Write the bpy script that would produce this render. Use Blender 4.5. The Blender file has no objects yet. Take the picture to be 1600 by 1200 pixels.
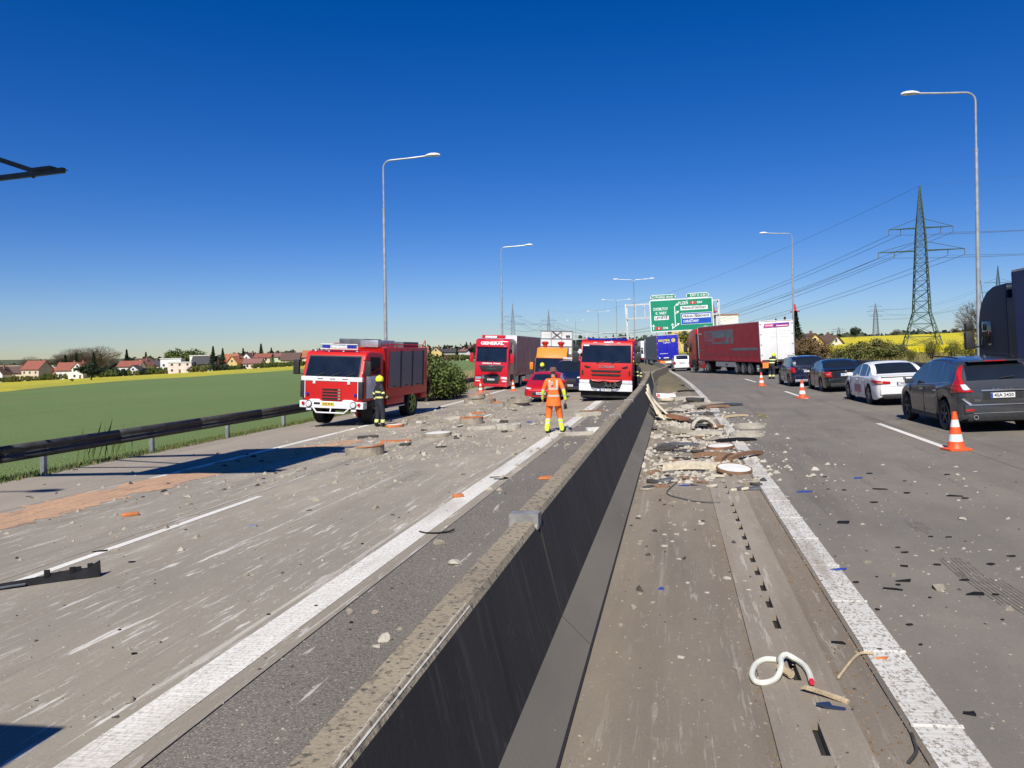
import bpy, bmesh, math, random
from mathutils import Vector, Matrix, noise
random.seed(7)
rnd = random.random
def U(a, b): return a + (b - a) * random.random()
SC = bpy.context.scene
COL = SC.collection
# ------------------------------------------------------------------ camera
F_PX, PP = 1240.0, (800.0, 550.8)
YAW, ROLL, CAM_H = math.radians(11.53), math.radians(0.86), 2.23
CP = Vector((0, 0, CAM_H))
FW = Vector((-math.sin(YAW), math.cos(YAW), 0)); RT0 = Vector((math.cos(YAW), math.sin(YAW), 0)); UP0 = Vector((0, 0, 1))
RT = RT0 * math.cos(ROLL) - UP0 * math.sin(ROLL); UPV = UP0 * math.cos(ROLL) + RT0 * math.sin(ROLL)
cd = bpy.data.cameras.new('camera'); cam = bpy.data.objects.new('camera', cd); COL.objects.link(cam)
cam.matrix_world = Matrix(((RT.x, UPV.x, -FW.x, CP.x), (RT.y, UPV.y, -FW.y, CP.y), (RT.z, UPV.z, -FW.z, CP.z), (0, 0, 0, 1)))
cd.sensor_width = 36; cd.lens = 36 * F_PX / 1600; cd.shift_y = (PP[1] - 600) / 1600; cd.clip_start = .1; cd.clip_end = 12000
SC.camera = cam
# ------------------------------------------------------------------ sky, sun, exposure
SUN_EL = math.radians(46); SUN_AZ = math.radians(182)
w = bpy.data.worlds.new('World'); SC.world = w; w.use_nodes = True
nt = w.node_tree; nt.nodes.clear()
sky = nt.nodes.new('ShaderNodeTexSky'); sky.sky_type = 'NISHITA'; sky.sun_disc = False
sky.sun_elevation = SUN_EL; sky.sun_rotation = SUN_AZ; sky.altitude = 300; sky.air_density = 1.0; sky.dust_density = .0; sky.ozone_density = 2.5
hs = nt.nodes.new('ShaderNodeHueSaturation'); hs.inputs['Saturation'].default_value = 1.48; hs.inputs['Hue'].default_value = .5045
bg = nt.nodes.new('ShaderNodeBackground'); bg.inputs['Strength'].default_value = .067
wo = nt.nodes.new('ShaderNodeOutputWorld')
nt.links.new(sky.outputs[0], hs.inputs['Color']); tint = nt.nodes.new('ShaderNodeMixRGB'); tint.blend_type = 'MULTIPLY'; tint.inputs[0].default_value = 1; tint.inputs[2].default_value = (.67, .78, 1.17, 1)
nt.links.new(hs.outputs[0], tint.inputs[1]); nt.links.new(tint.outputs[0], bg.inputs['Color']); nt.links.new(bg.outputs[0], wo.inputs['Surface'])
sd = bpy.data.lights.new('sun', 'SUN'); sd.energy = 5.0; sd.angle = math.radians(.53); sd.color = (1, .955, .88)
sun = bpy.data.objects.new('sun', sd); COL.objects.link(sun)
tosun = Vector((math.sin(SUN_AZ) * math.cos(SUN_EL), math.cos(SUN_AZ) * math.cos(SUN_EL), math.sin(SUN_EL)))
sun.rotation_euler = tosun.to_track_quat('Z', 'Y').to_euler(); sun.location = (0, -20, 60)
SC.view_settings.view_transform = 'Standard'; SC.view_settings.look = 'None'; SC.view_settings.exposure = .25; SC.view_settings.gamma = 1
SC.view_settings.use_curve_mapping = False
# ------------------------------------------------------------------ road geometry: s along, t across (right positive)
RAD, S0, KX = 1100.0, 20.0, .0374
def st(s, t, dz=0.0):
    if s <= S0: return Vector((t, s, KX * t + dz))
    p = (s - S0) / RAD
    return Vector((-RAD + (RAD + t) * math.cos(p), S0 + (RAD + t) * math.sin(p), KX * t + dz))
def head(s): return max(0.0, (s - S0) / RAD)
def to_st(x, y):
    if y <= S0: return y, x
    r = math.hypot(x + RAD, y - S0)
    return S0 + RAD * math.atan2(y - S0, x + RAD), r - RAD
def lerp_tab(tab, v):
    if v <= tab[0][0]: return tab[0][1]
    for (a, fa), (b, fb) in zip(tab, tab[1:]):
        if v <= b:
            k = (v - a) / (b - a); return fa + (fb - fa) * k
    return tab[-1][1]
LEFT_P = [(-700, -16), (-400, -12.5), (-250, -8.6), (-190, -6.3), (-124, -3.3), (-60, -1.8), (-25, -1.1), (-17.2, -.86), (-15.0, -.565)]
RIGHT_P = [(13.6, .508), (15, .55), (18, .45), (30, 1.0), (55, 1.5), (72, 2.0), (100, 4.2), (130, 6.3), (170, 7.0), (400, 8.0), (900, 6)]
def terr(x, y):
    s, t = to_st(x, y)
    if t < -15.0: z = lerp_tab(LEFT_P, t)
    elif t > 13.6: z = lerp_tab(RIGHT_P, t)
    else: z = KX * t
    return z
def pix_dir(px, py): return FW + RT * ((px - PP[0]) / F_PX) + UPV * ((PP[1] - py) / F_PX)
def pix_ground(px, py, zf=None, dmax=1500):
    """point of the ground seen along a sight line: where a thing stands"""
    d = pix_dir(px, py); a = 2.0; last = 2.0
    zf = zf or terr
    while a < dmax:
        p = CP + d * a
        if p.z < zf(p.x, p.y):
            lo, hi = last, a
            for _ in range(30):
                m = (lo + hi) / 2; q = CP + d * m
                if q.z < zf(q.x, q.y): hi = m
                else: lo = m
            return CP + d * hi
        last = a; a *= 1.01
    return CP + d * dmax
def at_depth(px, dep):
    """ground point in the direction of column px at a distance dep along the view axis"""
    d = FW + RT0 * ((px - PP[0]) / F_PX); p = d * dep
    return Vector((p.x, p.y, terr(p.x, p.y)))
def pst(px, py):
    p = pix_ground(px, py); return to_st(p.x, p.y)
# ------------------------------------------------------------------ materials
MATS = {}
def M(name, rgb, rough=.55, metal=0.0, var=.12, scale=6.0, bump=0.0, bscale=40.0, coat=0.0, emit=0.0, rgb2=None, stretch=None, spec=.5, lo=.35, hi=.65, detail=5):
    if name in MATS: return MATS[name]
    m = bpy.data.materials.new(name); m.use_nodes = True; n = m.node_tree; b = n.nodes['Principled BSDF']
    tc = n.nodes.new('ShaderNodeTexCoord'); nz = n.nodes.new('ShaderNodeTexNoise'); nz.inputs['Scale'].default_value = scale; nz.inputs['Detail'].default_value = detail
    src = tc.outputs['Object']
    if stretch:
        mp = n.nodes.new('ShaderNodeMapping'); mp.inputs['Scale'].default_value = stretch; n.links.new(src, mp.inputs[0]); src = mp.outputs[0]
    n.links.new(src, nz.inputs['Vector'])
    r = n.nodes.new('ShaderNodeValToRGB')
    c2 = rgb2 or tuple(min(1, c * (1 + var)) for c in rgb); c1 = rgb if rgb2 else tuple(c * (1 - var) for c in rgb)
    r.color_ramp.elements[0].color = (*c1, 1); r.color_ramp.elements[1].color = (*c2, 1); r.color_ramp.elements[0].position = lo; r.color_ramp.elements[1].position = hi
    n.links.new(nz.outputs['Fac'], r.inputs[0]); n.links.new(r.outputs[0], b.inputs['Base Color'])
    b.inputs['Roughness'].default_value = rough; b.inputs['Metallic'].default_value = metal; b.inputs['Coat Weight'].default_value = coat
    b.inputs['Specular IOR Level'].default_value = spec
    if bump:
        n2 = n.nodes.new('ShaderNodeTexNoise'); n2.inputs['Scale'].default_value = bscale; n2.inputs['Detail'].default_value = 4
        n.links.new(src, n2.inputs['Vector']); bp = n.nodes.new('ShaderNodeBump'); bp.inputs['Strength'].default_value = bump; bp.inputs['Distance'].default_value = .02
        n.links.new(n2.outputs['Fac'], bp.inputs['Height']); n.links.new(bp.outputs[0], b.inputs['Normal'])
    if emit: b.inputs['Emission Color'].default_value = (*rgb, 1); b.inputs['Emission Strength'].default_value = emit
    MATS[name] = m
    return m
class G:
    """tiny node-graph helper for the layered ground materials"""
    def __init__(s, name, rough=.85):
        s.m = bpy.data.materials.new(name); s.m.use_nodes = True; s.n = s.m.node_tree; s.b = s.n.nodes['Principled BSDF']; s.b.inputs['Roughness'].default_value = rough
        s.co = s.n.nodes.new('ShaderNodeTexCoord').outputs['Object']
        MATS[name] = s.m
    def noise(s, scale, stretch=(1, 1, 1), detail=5, rough=.55, loc=(0, 0, 0), rot=0):
        mp = s.n.nodes.new('ShaderNodeMapping'); mp.inputs['Scale'].default_value = stretch; mp.inputs['Location'].default_value = loc; mp.inputs['Rotation'].default_value = (0, 0, rot)
        s.n.links.new(s.co, mp.inputs[0])
        z = s.n.nodes.new('ShaderNodeTexNoise'); z.inputs['Scale'].default_value = scale; z.inputs['Detail'].default_value = detail; z.inputs['Roughness'].default_value = rough
        s.n.links.new(mp.outputs[0], z.inputs['Vector']); return z.outputs['Fac']
    def step(s, v, a, b, lo=0., hi=1.):
        r = s.n.nodes.new('ShaderNodeMapRange'); r.inputs[1].default_value = a; r.inputs[2].default_value = b; r.inputs[3].default_value = lo; r.inputs[4].default_value = hi
        s.n.links.new(v, r.inputs[0]); return r.outputs[0]
    def mul(s, a, b):
        r = s.n.nodes.new('ShaderNodeMath'); r.operation = 'MULTIPLY'
        for i, v in enumerate((a, b)):
            if isinstance(v, (int, float)): r.inputs[i].default_value = v
            else: s.n.links.new(v, r.inputs[i])
        return r.outputs[0]
    def axis(s, k):
        x = s.n.nodes.new('ShaderNodeSeparateXYZ'); s.n.links.new(s.co, x.inputs[0]); return x.outputs[k]
    def mix(s, f, a, b):
        x = s.n.nodes.new('ShaderNodeMixRGB')
        for i, v in enumerate((f, a, b)):
            if isinstance(v, (int, float)): x.inputs[i].default_value = v
            elif isinstance(v, tuple): x.inputs[i].default_value = (*v, 1)
            else: s.n.links.new(v, x.inputs[i])
        return x.outputs[0]
    def done(s, col, bump=None, strength=.3, dist=.01):
        s.n.links.new(col, s.b.inputs['Base Color'])
        if bump is not None:
            bp = s.n.nodes.new('ShaderNodeBump'); bp.inputs['Strength'].default_value = strength; bp.inputs['Distance'].default_value = dist
            s.n.links.new(bump, bp.inputs['Height']); s.n.links.new(bp.outputs[0], s.b.inputs['Normal'])
        return s.m
# ------------------------------------------------------------------ mesh helpers: a shape is (verts, faces)
def box(x0, x1, y0, y1, z0, z1):
    v = [(x, y, z) for z in (z0, z1) for y in (y0, y1) for x in (x0, x1)]
    return v, [(0, 2, 3, 1), (4, 5, 7, 6), (0, 1, 5, 4), (1, 3, 7, 5), (3, 2, 6, 7), (2, 0, 4, 6)]
def prism(poly, axis, a, b):
    """poly in the two other axes (cyclic order), extruded from a to b along axis"""
    n = len(poly)
    def P(u, v, k): return {'x': (k, u, v), 'y': (u, k, v), 'z': (u, v, k)}[axis]
    v = [P(p[0], p[1], a) for p in poly] + [P(p[0], p[1], b) for p in poly]
    f = [tuple(range(n)), tuple(range(2 * n - 1, n - 1, -1))] + [(i, n + i, n + (i + 1) % n, (i + 1) % n) for i in range(n)]
    return v, f
def slab(pts, th):
    """flat 3-D polygon with thickness along its normal"""
    p = [Vector(q) for q in pts]; nrm = (p[1] - p[0]).cross(p[2] - p[0]).normalized() * th; n = len(p)
    v = [tuple(q) for q in p] + [tuple(q + nrm) for q in p]
    return v, [tuple(range(n - 1, -1, -1)), tuple(range(n, 2 * n))] + [(i, (i + 1) % n, n + (i + 1) % n, n + i) for i in range(n)]
def cyl(p0, p1, r0, r1=None, n=12, caps=True):
    p0, p1 = Vector(p0), Vector(p1); r1 = r0 if r1 is None else r1
    d = (p1 - p0).normalized(); a = d.orthogonal().normalized(); b = d.cross(a)
    v = []; 
    for p, r in ((p0, r0), (p1, r1)):
        for i in range(n):
            c, s_ = math.cos(2 * math.pi * i / n), math.sin(2 * math.pi * i / n); v.append(tuple(p + (a * c + b * s_) * r))
    f = [(i, (i + 1) % n, n + (i + 1) % n, n + i) for i in range(n)]
    if caps: f += [tuple(range(n - 1, -1, -1)), tuple(range(n, 2 * n))]
    return v, f
def tube(pts, r, n=6, r_end=None):
    pts = [Vector(p) for p in pts]; v = []; f = []; m = len(pts); a = None
    for k, p in enumerate(pts):
        d = (pts[min(k + 1, m - 1)] - pts[max(k - 1, 0)]).normalized()
        a = d.orthogonal().normalized() if a is None else (a - d * a.dot(d)).normalized()
        b = d.cross(a); rr = r if r_end is None else r + (r_end - r) * k / (m - 1)
        for i in range(n): v.append(tuple(p + (a * math.cos(2 * math.pi * i / n) + b * math.sin(2 * math.pi * i / n)) * rr))
    for k in range(m - 1):
        for i in range(n): f.append((k * n + i, k * n + (i + 1) % n, (k + 1) * n + (i + 1) % n, (k + 1) * n + i))
    f += [tuple(range(n - 1, -1, -1)), tuple(range((m - 1) * n, m * n))]
    return v, f
def lathe(prof, n=20, axis='z', c=(0, 0, 0), close=False):
    v = []; f = []; m = len(prof)
    for i in range(n):
        a = 2 * math.pi * i / n
        for r, h in prof:
            q = (r * math.cos(a), r * math.sin(a), h)
            if axis == 'x': q = (h, r * math.cos(a), r * math.sin(a))
            if axis == 'y': q = (r * math.cos(a), h, r * math.sin(a))
            v.append((q[0] + c[0], q[1] + c[1], q[2] + c[2]))
    for i in range(n):
        j = (i + 1) % n
        for k in range(m if close else m - 1): f.append((i * m + k, j * m + k, j * m + (k + 1) % m, i * m + (k + 1) % m))
    return v, f
def sphere(c, r, sc=(1, 1, 1), n=10, m=7):
    return lathe([(r * sc[0] * math.sin(math.pi * k / m), -r * sc[2] * math.cos(math.pi * k / m)) for k in range(m + 1)], n, 'z', c)
def xf(shape, mat):
    return [tuple(mat @ Vector(p)) for p in shape[0]], shape[1]
def build(name, shapes, mat, parent=None, bev=0.0, smooth=False, seg=2, sharp=35, recalc=True):
    if isinstance(shapes, tuple): shapes = [shapes]
    v = []; f = []
    for a, b in shapes:
        o = len(v); v += [tuple(p) for p in a]; f += [tuple(i + o for i in q) for q in b]
    me = bpy.data.meshes.new(name); me.from_pydata(v, [], f)
    if recalc or bev:
        bm = bmesh.new(); bm.from_mesh(me)
        bmesh.ops.remove_doubles(bm, verts=bm.verts, dist=1e-5) if smooth else None
        if recalc: bmesh.ops.recalc_face_normals(bm, faces=bm.faces)
        if bev: bmesh.ops.bevel(bm, geom=[e for e in bm.edges if len(e.link_faces) == 2 and e.calc_face_angle(0) > .5], offset=bev, segments=seg, affect='EDGES', profile=.6, clamp_overlap=True)
        bm.to_mesh(me); bm.free()
    if smooth or bev:
        me.shade_smooth(); me.set_sharp_from_angle(angle=math.radians(sharp))
    o = bpy.data.objects.new(name, me); COL.objects.link(o)
    if mat is not None: me.materials.append(mat)
    if parent is not None: o.parent = parent
    return o
def tag(o, label=None, cat=None, group=None, kind=None):
    if label: o['label'] = label
    if cat: o['category'] = cat
    if group: o['group'] = group
    if kind: o['kind'] = kind
    return o
TILT = -math.atan(KX)
def thing(name, label, cat, loc=(0, 0, 0), rz=0.0, group=None, tilt=0.0):
    o = bpy.data.objects.new(name, None); COL.objects.link(o); o.empty_display_size = .3
    o.location = loc; o.rotation_euler = (0, tilt, rz)
    return tag(o, label, cat, group)
def on_road(name, label, cat, s, t, rz=0.0, group=None, dz=0.002):
    return thing(name, label, cat, st(s, t, dz), head(s) + rz, group, TILT)
def copy_tree(o, parent=None):
    c = o.copy(); COL.objects.link(c); c.parent = parent
    for ch in list(o.children): copy_tree(ch, c)
    return c
def text(name, body, size, mat, parent, loc, rot, width=None, align='CENTER', depth=.004, bold=0.0, sy=1.0):
    cu = bpy.data.curves.new(name, 'FONT'); cu.body = body; cu.size = size; cu.align_x = align; cu.align_y = 'CENTER'; cu.extrude = depth; cu.offset = bold; cu.resolution_u = 2
    tmp = bpy.data.objects.new('tmp', cu); COL.objects.link(tmp); dg = bpy.context.evaluated_depsgraph_get(); dg.update()
    me = bpy.data.meshes.new_from_object(tmp.evaluated_get(dg)); me.name = name
    bpy.data.objects.remove(tmp); bpy.data.curves.remove(cu)
    if width and me.vertices:
        xs = [v.co.x for v in me.vertices]; k = width / max(1e-6, max(xs) - min(xs))
        mid = (max(xs) + min(xs)) / 2 if align == 'CENTER' else min(xs)
        for v in me.vertices: v.co.x = (v.co.x - mid) * k; v.co.y *= sy
    me.materials.clear(); me.materials.append(mat)
    o = bpy.data.objects.new(name, me); COL.objects.link(o); o.parent = parent; o.location = loc; o.rotation_euler = rot
    return o
HP = math.pi / 2
# lettering orientation on a vehicle: rear face (seen from -y), front face (seen from +y), left side, right side
ROT_REAR, ROT_FRONT, ROT_LEFT, ROT_RIGHT = (HP, 0, 0), (HP, 0, math.pi), (HP, 0, -HP), (HP, 0, HP)
# ================================================================== ground materials
def concrete_mat(name, base, dusty, dark, scratch=0.0, dust_amt=.5, dust_s=(0, 400), brown=(.22, .17, .12), brown_amt=.35, white_s=(0, 30)):
    g = G(name, .88)
    c = g.mix(g.step(g.noise(.55, (1, .35, 1), 6), .35, .68), base, dark)
    c = g.mix(g.mul(g.step(g.noise(1.3, (1.6, .12, 1), 6, .6, (3, 1, 0)), .48, .72), brown_amt), c, brown)
    y = g.axis(1)
    mask = g.mul(g.step(y, dust_s[0] - 6, dust_s[0] + 4), g.step(y, dust_s[1] + 10, dust_s[1] - 4))
    c = g.mix(g.mul(mask, g.mul(g.step(g.noise(.42, (1, .7, 1), 7, .65, (9, 4, 0)), .38, .62), dust_amt)), c, dusty)
    if scratch:
        w1 = g.step(g.noise(1.0, (9, .75, 1), 6, .68, (0, 0, 0), .07), .595, .625)
        w2 = g.step(g.noise(1.0, (15, 2.3, 1), 6, .7, (5, 2, 0), -.16), .605, .64)
        w3 = g.step(g.noise(1.0, (5, .10, 1), 6, .62, (1, 7, 0), .02), .62, .655)
        w4 = g.step(g.noise(1.0, (24, 1.1, 1), 6, .7, (3, 9, 0), .14), .605, .64)
        w5 = g.step(g.noise(7.0, (1.2, .8, 1), 6, .75, (6, 1, 0)), .61, .65)
        fade = g.step(y, white_s[1], white_s[1] - 12)
        pm = g.mul(g.step(g.noise(.55, (1, .5, 1), 4, .6, (2, 2, 0)), .36, .58), fade)
        pm2 = g.mul(g.step(g.noise(.4, (1, .4, 1), 4, .6, (7, 5, 0)), .40, .62), fade)
        c = g.mix(g.mul(g.step(g.noise(1.0, (1.9, .05, 1), 4, .5, (4, 3, 0)), .5, .68), .5), c, dark)
        for ww, mm, am, cc in ((w3, fade, .7, (.56, .52, .45)), (w1, pm, .95, (.70, .67, .60)), (w2, pm2, .85, (.64, .61, .55)), (w4, pm, .8, (.60, .57, .50)), (w5, pm2, .55, (.55, .51, .44))): c = g.mix(g.mul(g.mul(ww, mm), scratch * am), c, cc)
    c = g.mix(g.mul(g.step(g.noise(2.6, (1, .45, 1), 7, .7, (1, 8, 0)), .46, .66), .38), c, dark)
    c = g.mix(g.mul(g.step(g.noise(.8, (2.2, .16, 1), 6, .65, (6, 2, 0)), .54, .68), .45), c, tuple(x * .62 for x in dark))
    c = g.mix(g.mul(g.step(g.noise(3.4, (1, .7, 1), 7, .75, (2, 6, 0)), .60, .70), .40), c, dusty)
    fine = g.noise(55, (1, 1, 1), 4)
    c = g.mix(g.mul(g.step(fine, .5, .75), .28), c, (.10, .09, .08))
    c = g.mix(g.mul(g.step(g.noise(23, (1, 1, 1), 3, .6, (4, 0, 0)), .66, .74), .5), c, (.42, .40, .36))
    return g.done(c, g.noise(70, (1, .5, 1), 4), .35, .006)
CONC_L = concrete_mat('concrete_left', (.30, .262, .20), (.42, .36, .27), (.235, .205, .16), .85, .78, (14, 46), (.25, .19, .135), .3, (0, 26))
CONC_SH = concrete_mat('concrete_shoulder', (.32, .275, .21), (.35, .295, .225), (.27, .23, .18), .12, .3)
CONC_R = concrete_mat('concrete_right', (.175, .155, .126), (.26, .222, .165), (.138, .124, .104), .0, .45, (3, 40), (.21, .165, .115), .45)
CONC_M = concrete_mat('concrete_median', (.23, .19, .137), (.35, .295, .225), (.17, .143, .11), .22, .62, (13, 34), (.175, .125, .08), .75)
CONC_STRIP = concrete_mat('concrete_strip', (.30, .255, .20), (.33, .29, .24), (.25, .215, .175), .25, .3)
CONC_DRAIN = concrete_mat('concrete_drain', (.31, .265, .205), (.36, .31, .24), (.22, .185, .14), .3, .4, (13, 34), (.20, .15, .10), .5)
def asphalt_mat():
    g = G('asphalt', .92)
    c = g.mix(g.step(g.noise(.8, (1, .5, 1), 5), .3, .7), (.135, .118, .096), (.18, .158, .128))
    c = g.mix(g.mul(g.step(g.noise(60, (1, 1, 1), 2, .6), .55, .66), .75), c, (.36, .33, .28))
    c = g.mix(g.mul(g.step(g.noise(36, (1, 1, 1), 3, .6, (2, 2, 0)), .52, .68), .6), c, (.035, .032, .03))
    c = g.mix(g.mul(g.step(g.noise(1.0, (7, .8, 1), 4, .6, (0, 3, 0), .15), .655, .69), .7), c, (.55, .52, .47))
    return g.done(c, g.noise(75, (1, 1, 1), 3), .8, .012)
ASPH = asphalt_mat()
def paint_mat(name, wear, under, tone=1.0):
    g = G(name, .7)
    c = g.mix(g.step(g.noise(2.2, (1, .4, 1), 5), .35, .7), tuple(x * tone for x in (.80, .77, .69)), tuple(x * tone for x in (.68, .65, .57)))
    c = g.mix(g.mul(g.step(g.noise(42, (1, .6, 1), 4, .65), .50, .62), wear), c, under)
    c = g.mix(g.mul(g.step(g.noise(1.1, (2.5, .25, 1), 5, .6, (3, 0, 0)), .52, .70), wear * .8), c, under)
    c = g.mix(g.mul(g.step(g.noise(.9, (1, .3, 1), 6, .65, (8, 5, 0)), .50, .62), .35), c, under)
    rid = g.step(g.noise(1, (1.2, 30, 1), 2), .4, .6)
    return g.done(c, rid, .25, .008)
PAINT_L = paint_mat('road_paint', .62, (.34, .295, .23), .92)
PAINT_R = paint_mat('road_paint_worn', 1.0, (.25, .21, .16), .78)
PAINT_D = paint_mat('road_paint_dash', .22, (.30, .27, .23))
JOINT = M('joint_filler', (.02, .018, .016), .95, var=.2)
def wheat_mat():
    g = G('young_wheat', .9)
    c = g.mix(g.step(g.noise(.045, (1, .5, 1), 6), .35, .65), (.13, .192, .046), (.15, .212, .056))
    c = g.mix(g.mul(g.step(g.noise(1.0, (.9, .02, 1), 4, .6), .45, .7), .5), c, (.108, .168, .038))
    c = g.mix(g.mul(g.step(g.noise(1.0, (.30, .008, 1), 4, .6, (7, 0, 0)), .60, .67), .7), c, (.14, .105, .055))
    c = g.mix(g.mul(g.step(g.noise(9, (1, 1, 1), 3), .5, .7), .45), c, (.098, .152, .033))
    return g.done(c, g.noise(14, (1, 1, 1), 4), 1.0, .12)
WHEAT = wheat_mat()
def rape_mat(nm, ca, cb, sc):
    g = G(nm, .9)
    c = g.mix(g.step(g.noise(sc, (1, .4, 1), 6), .35, .65), ca, cb)
    c = g.mix(g.mul(g.step(g.noise(1.1, (1, 1, 1), 6, .7), .46, .66), .75), c, (.34, .32, .02))
    return g.done(c, g.noise(2.2, (1, 1, 1), 6), 1.0, .5)
RAPE = rape_mat('rapeseed', (.74, .60, .008), (.60, .50, .012), .30); RAPE2 = rape_mat('rapeseed_strip', (.56, .47, .02), (.38, .36, .03), .12)
def soil_mat():
    g = G('rough_ground', .95)
    c = g.mix(g.step(g.noise(.02, (1, 1, 1), 6), .4, .6), (.075, .10, .03), (.11, .10, .05))
    c = g.mix(g.step(g.noise(1.5, (1, 1, 1), 6), .45, .65), c, (.06, .075, .025))
    return g.done(c, g.noise(4, (1, 1, 1), 5), .8, .2)
SOIL = soil_mat()
def verge_mat():
    g = G('verge_turf', .95)
    c = g.mix(g.step(g.noise(.9, (1, .5, 1), 6), .4, .6), (.075, .115, .025), (.125, .115, .055))
    c = g.mix(g.mul(g.step(g.noise(3.5, (1, .6, 1), 6), .52, .66), .7), c, (.19, .15, .09))
    return g.done(c, g.noise(9, (1, 1, 1), 5), 1, .1)
VERGE = verge_mat()
EARTH = M('bare_earth', (.16, .125, .075), .95, rgb2=(.11, .10, .055), scale=1.2, bump=.8, bscale=5)
# ================================================================== sheets
def sheet(name, t0, t1, s0, s1, mat, dz=0., nt_=1, ds=4.0, kind='structure', zf=None):
    ns = max(1, int((s1 - s0) / ds)); v = []; f = []
    for i in range(ns + 1):
        s = s0 + (s1 - s0) * i / ns
        for j in range(nt_ + 1):
            t = t0 + (t1 - t0) * j / nt_; p = st(s, t, dz)
            if zf: p.z = zf(s, t) + dz
            v.append(tuple(p))
    for i in range(ns):
        for j in range(nt_):
            a = i * (nt_ + 1) + j; f.append((a, a + 1, a + nt_ + 2, a + nt_ + 1))
    o = build(name, (v, f), mat, smooth=True, recalc=False)
    return tag(o, kind=kind) if kind else o
# far ground in x/y, dropped a little below the verges and fields that lie on it
def far_ground():
    def ax(lst): return sorted(set(lst))
    xs = ax([x for x in range(-60, 140, 10)] + [x for x in range(-400, -60, 20)] + [x for x in range(140, 420, 20)] + [-6000, -3000, -1600, -1000, -700, -550, -470, 520, 700, 1000, 1700, 3200, 6000])
    ys = ax([y for y in range(-60, 700, 20)] + [-3000, -1200, -500, -200, -100, 760, 900, 1150, 1500, 2200, 3500, 6500])
    v = []
    for y in ys:
        for x in xs:
            s, t = to_st(x, y); z = terr(x, y) - (.6 if -40 < t < 40 else .25)
            if x < -900: z = -16 + (-x - 900) * .004
            v.append((x, y, z))
    n = len(xs); f = [(j * n + i, j * n + i + 1, (j + 1) * n + i + 1, (j + 1) * n + i) for j in range(len(ys) - 1) for i in range(n - 1)]
    tag(build('ground', (v, f), SOIL, smooth=True, recalc=False), kind='structure')
far_ground()
zt = lambda s, t: terr(*st(s, t).xy)
sheet('grass_verge', -17.4, -14.95, -30, 420, VERGE, -.005, 4, 3, zf=lambda s, t: lerp_tab(LEFT_P, t))
sheet('grass_verge', 13.55, 34, -30, 420, VERGE, -.005, 8, 4, zf=lambda s, t: lerp_tab(RIGHT_P, t))
# fields, bounded as in the photograph: green wheat, a strip of flowering rape beyond, rape on the rise to the right
def field_from_edges(name, near, far, mat, dz, nn=40, mm=14):
    """near/far: polylines of (x, y) on the ground; surface follows the terrain"""
    def samp(pl, k):
        L = [0]
        for a, b in zip(pl, pl[1:]): L.append(L[-1] + math.dist(a, b))
        d = k * L[-1]
        for i in range(len(pl) - 1):
            if d <= L[i + 1] + 1e-9:
                q = (d - L[i]) / max(1e-9, L[i + 1] - L[i]); return pl[i][0] + (pl[i + 1][0] - pl[i][0]) * q, pl[i][1] + (pl[i + 1][1] - pl[i][1]) * q
        return pl[-1]
    v = []; f = []
    for i in range(nn + 1):
        a = samp(near, i / nn); b = samp(far, i / nn)
        for j in range(mm + 1):
            k = (j / mm) ** 1.6; x = a[0] + (b[0] - a[0]) * k; y = a[1] + (b[1] - a[1]) * k
            v.append((x, y, terr(x, y) + (dz if j else -.4)))
    for i in range(nn):
        for j in range(mm):
            q = i * (mm + 1) + j; f.append((q, q + 1, q + mm + 2, q + mm + 1))
    return tag(build(name, (v, f), mat, smooth=True), kind='structure')
edge_near = [tuple(st(s, -17.3).xy) for s in (-30, 0, 10, 20, 40, 70, 110, 160, 220, 300, 380)]
pg = lambda x, y: tuple(pix_ground(x, y).xy)
boundary = [(-330, 40), pg(-60, 618), pg(0, 613), pg(60, 606), pg(120, 601), pg(180, 596), pg(240, 592), pg(300, 589), pg(360, 584.5), pg(420, 581), pg(470, 577), pg(560, 570.5), pg(650, 565), pg(745, 559), tuple(st(430, -45).xy)]
field_from_edges('wheat_field', edge_near, boundary, WHEAT, .02, 60, 24)
beyond = [(-420, 60), pg(-60, 597), pg(0, 595), pg(60, 592), pg(120, 588), pg(180, 584.5), pg(240, 581.5), pg(300, 579.5), pg(360, 577), pg(420, 574.5), pg(475, 572), pg(560, 568.6)]
field_from_edges('rapeseed_field', boundary[:12], beyond, RAPE2, .35, 44, 6)
r_near = [tuple(st(s, 33).xy) for s in (-30, 20, 60, 110, 170, 230, 300)]
r_far = [tuple(st(s, t).xy) for s, t in ((-30, 175), (30, 170), (90, 165), (150, 160), (230, 150), (330, 140), (400, 128))]
field_from_edges('rapeseed_field', r_near, r_far, RAPE, .55, 50, 26)
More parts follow.
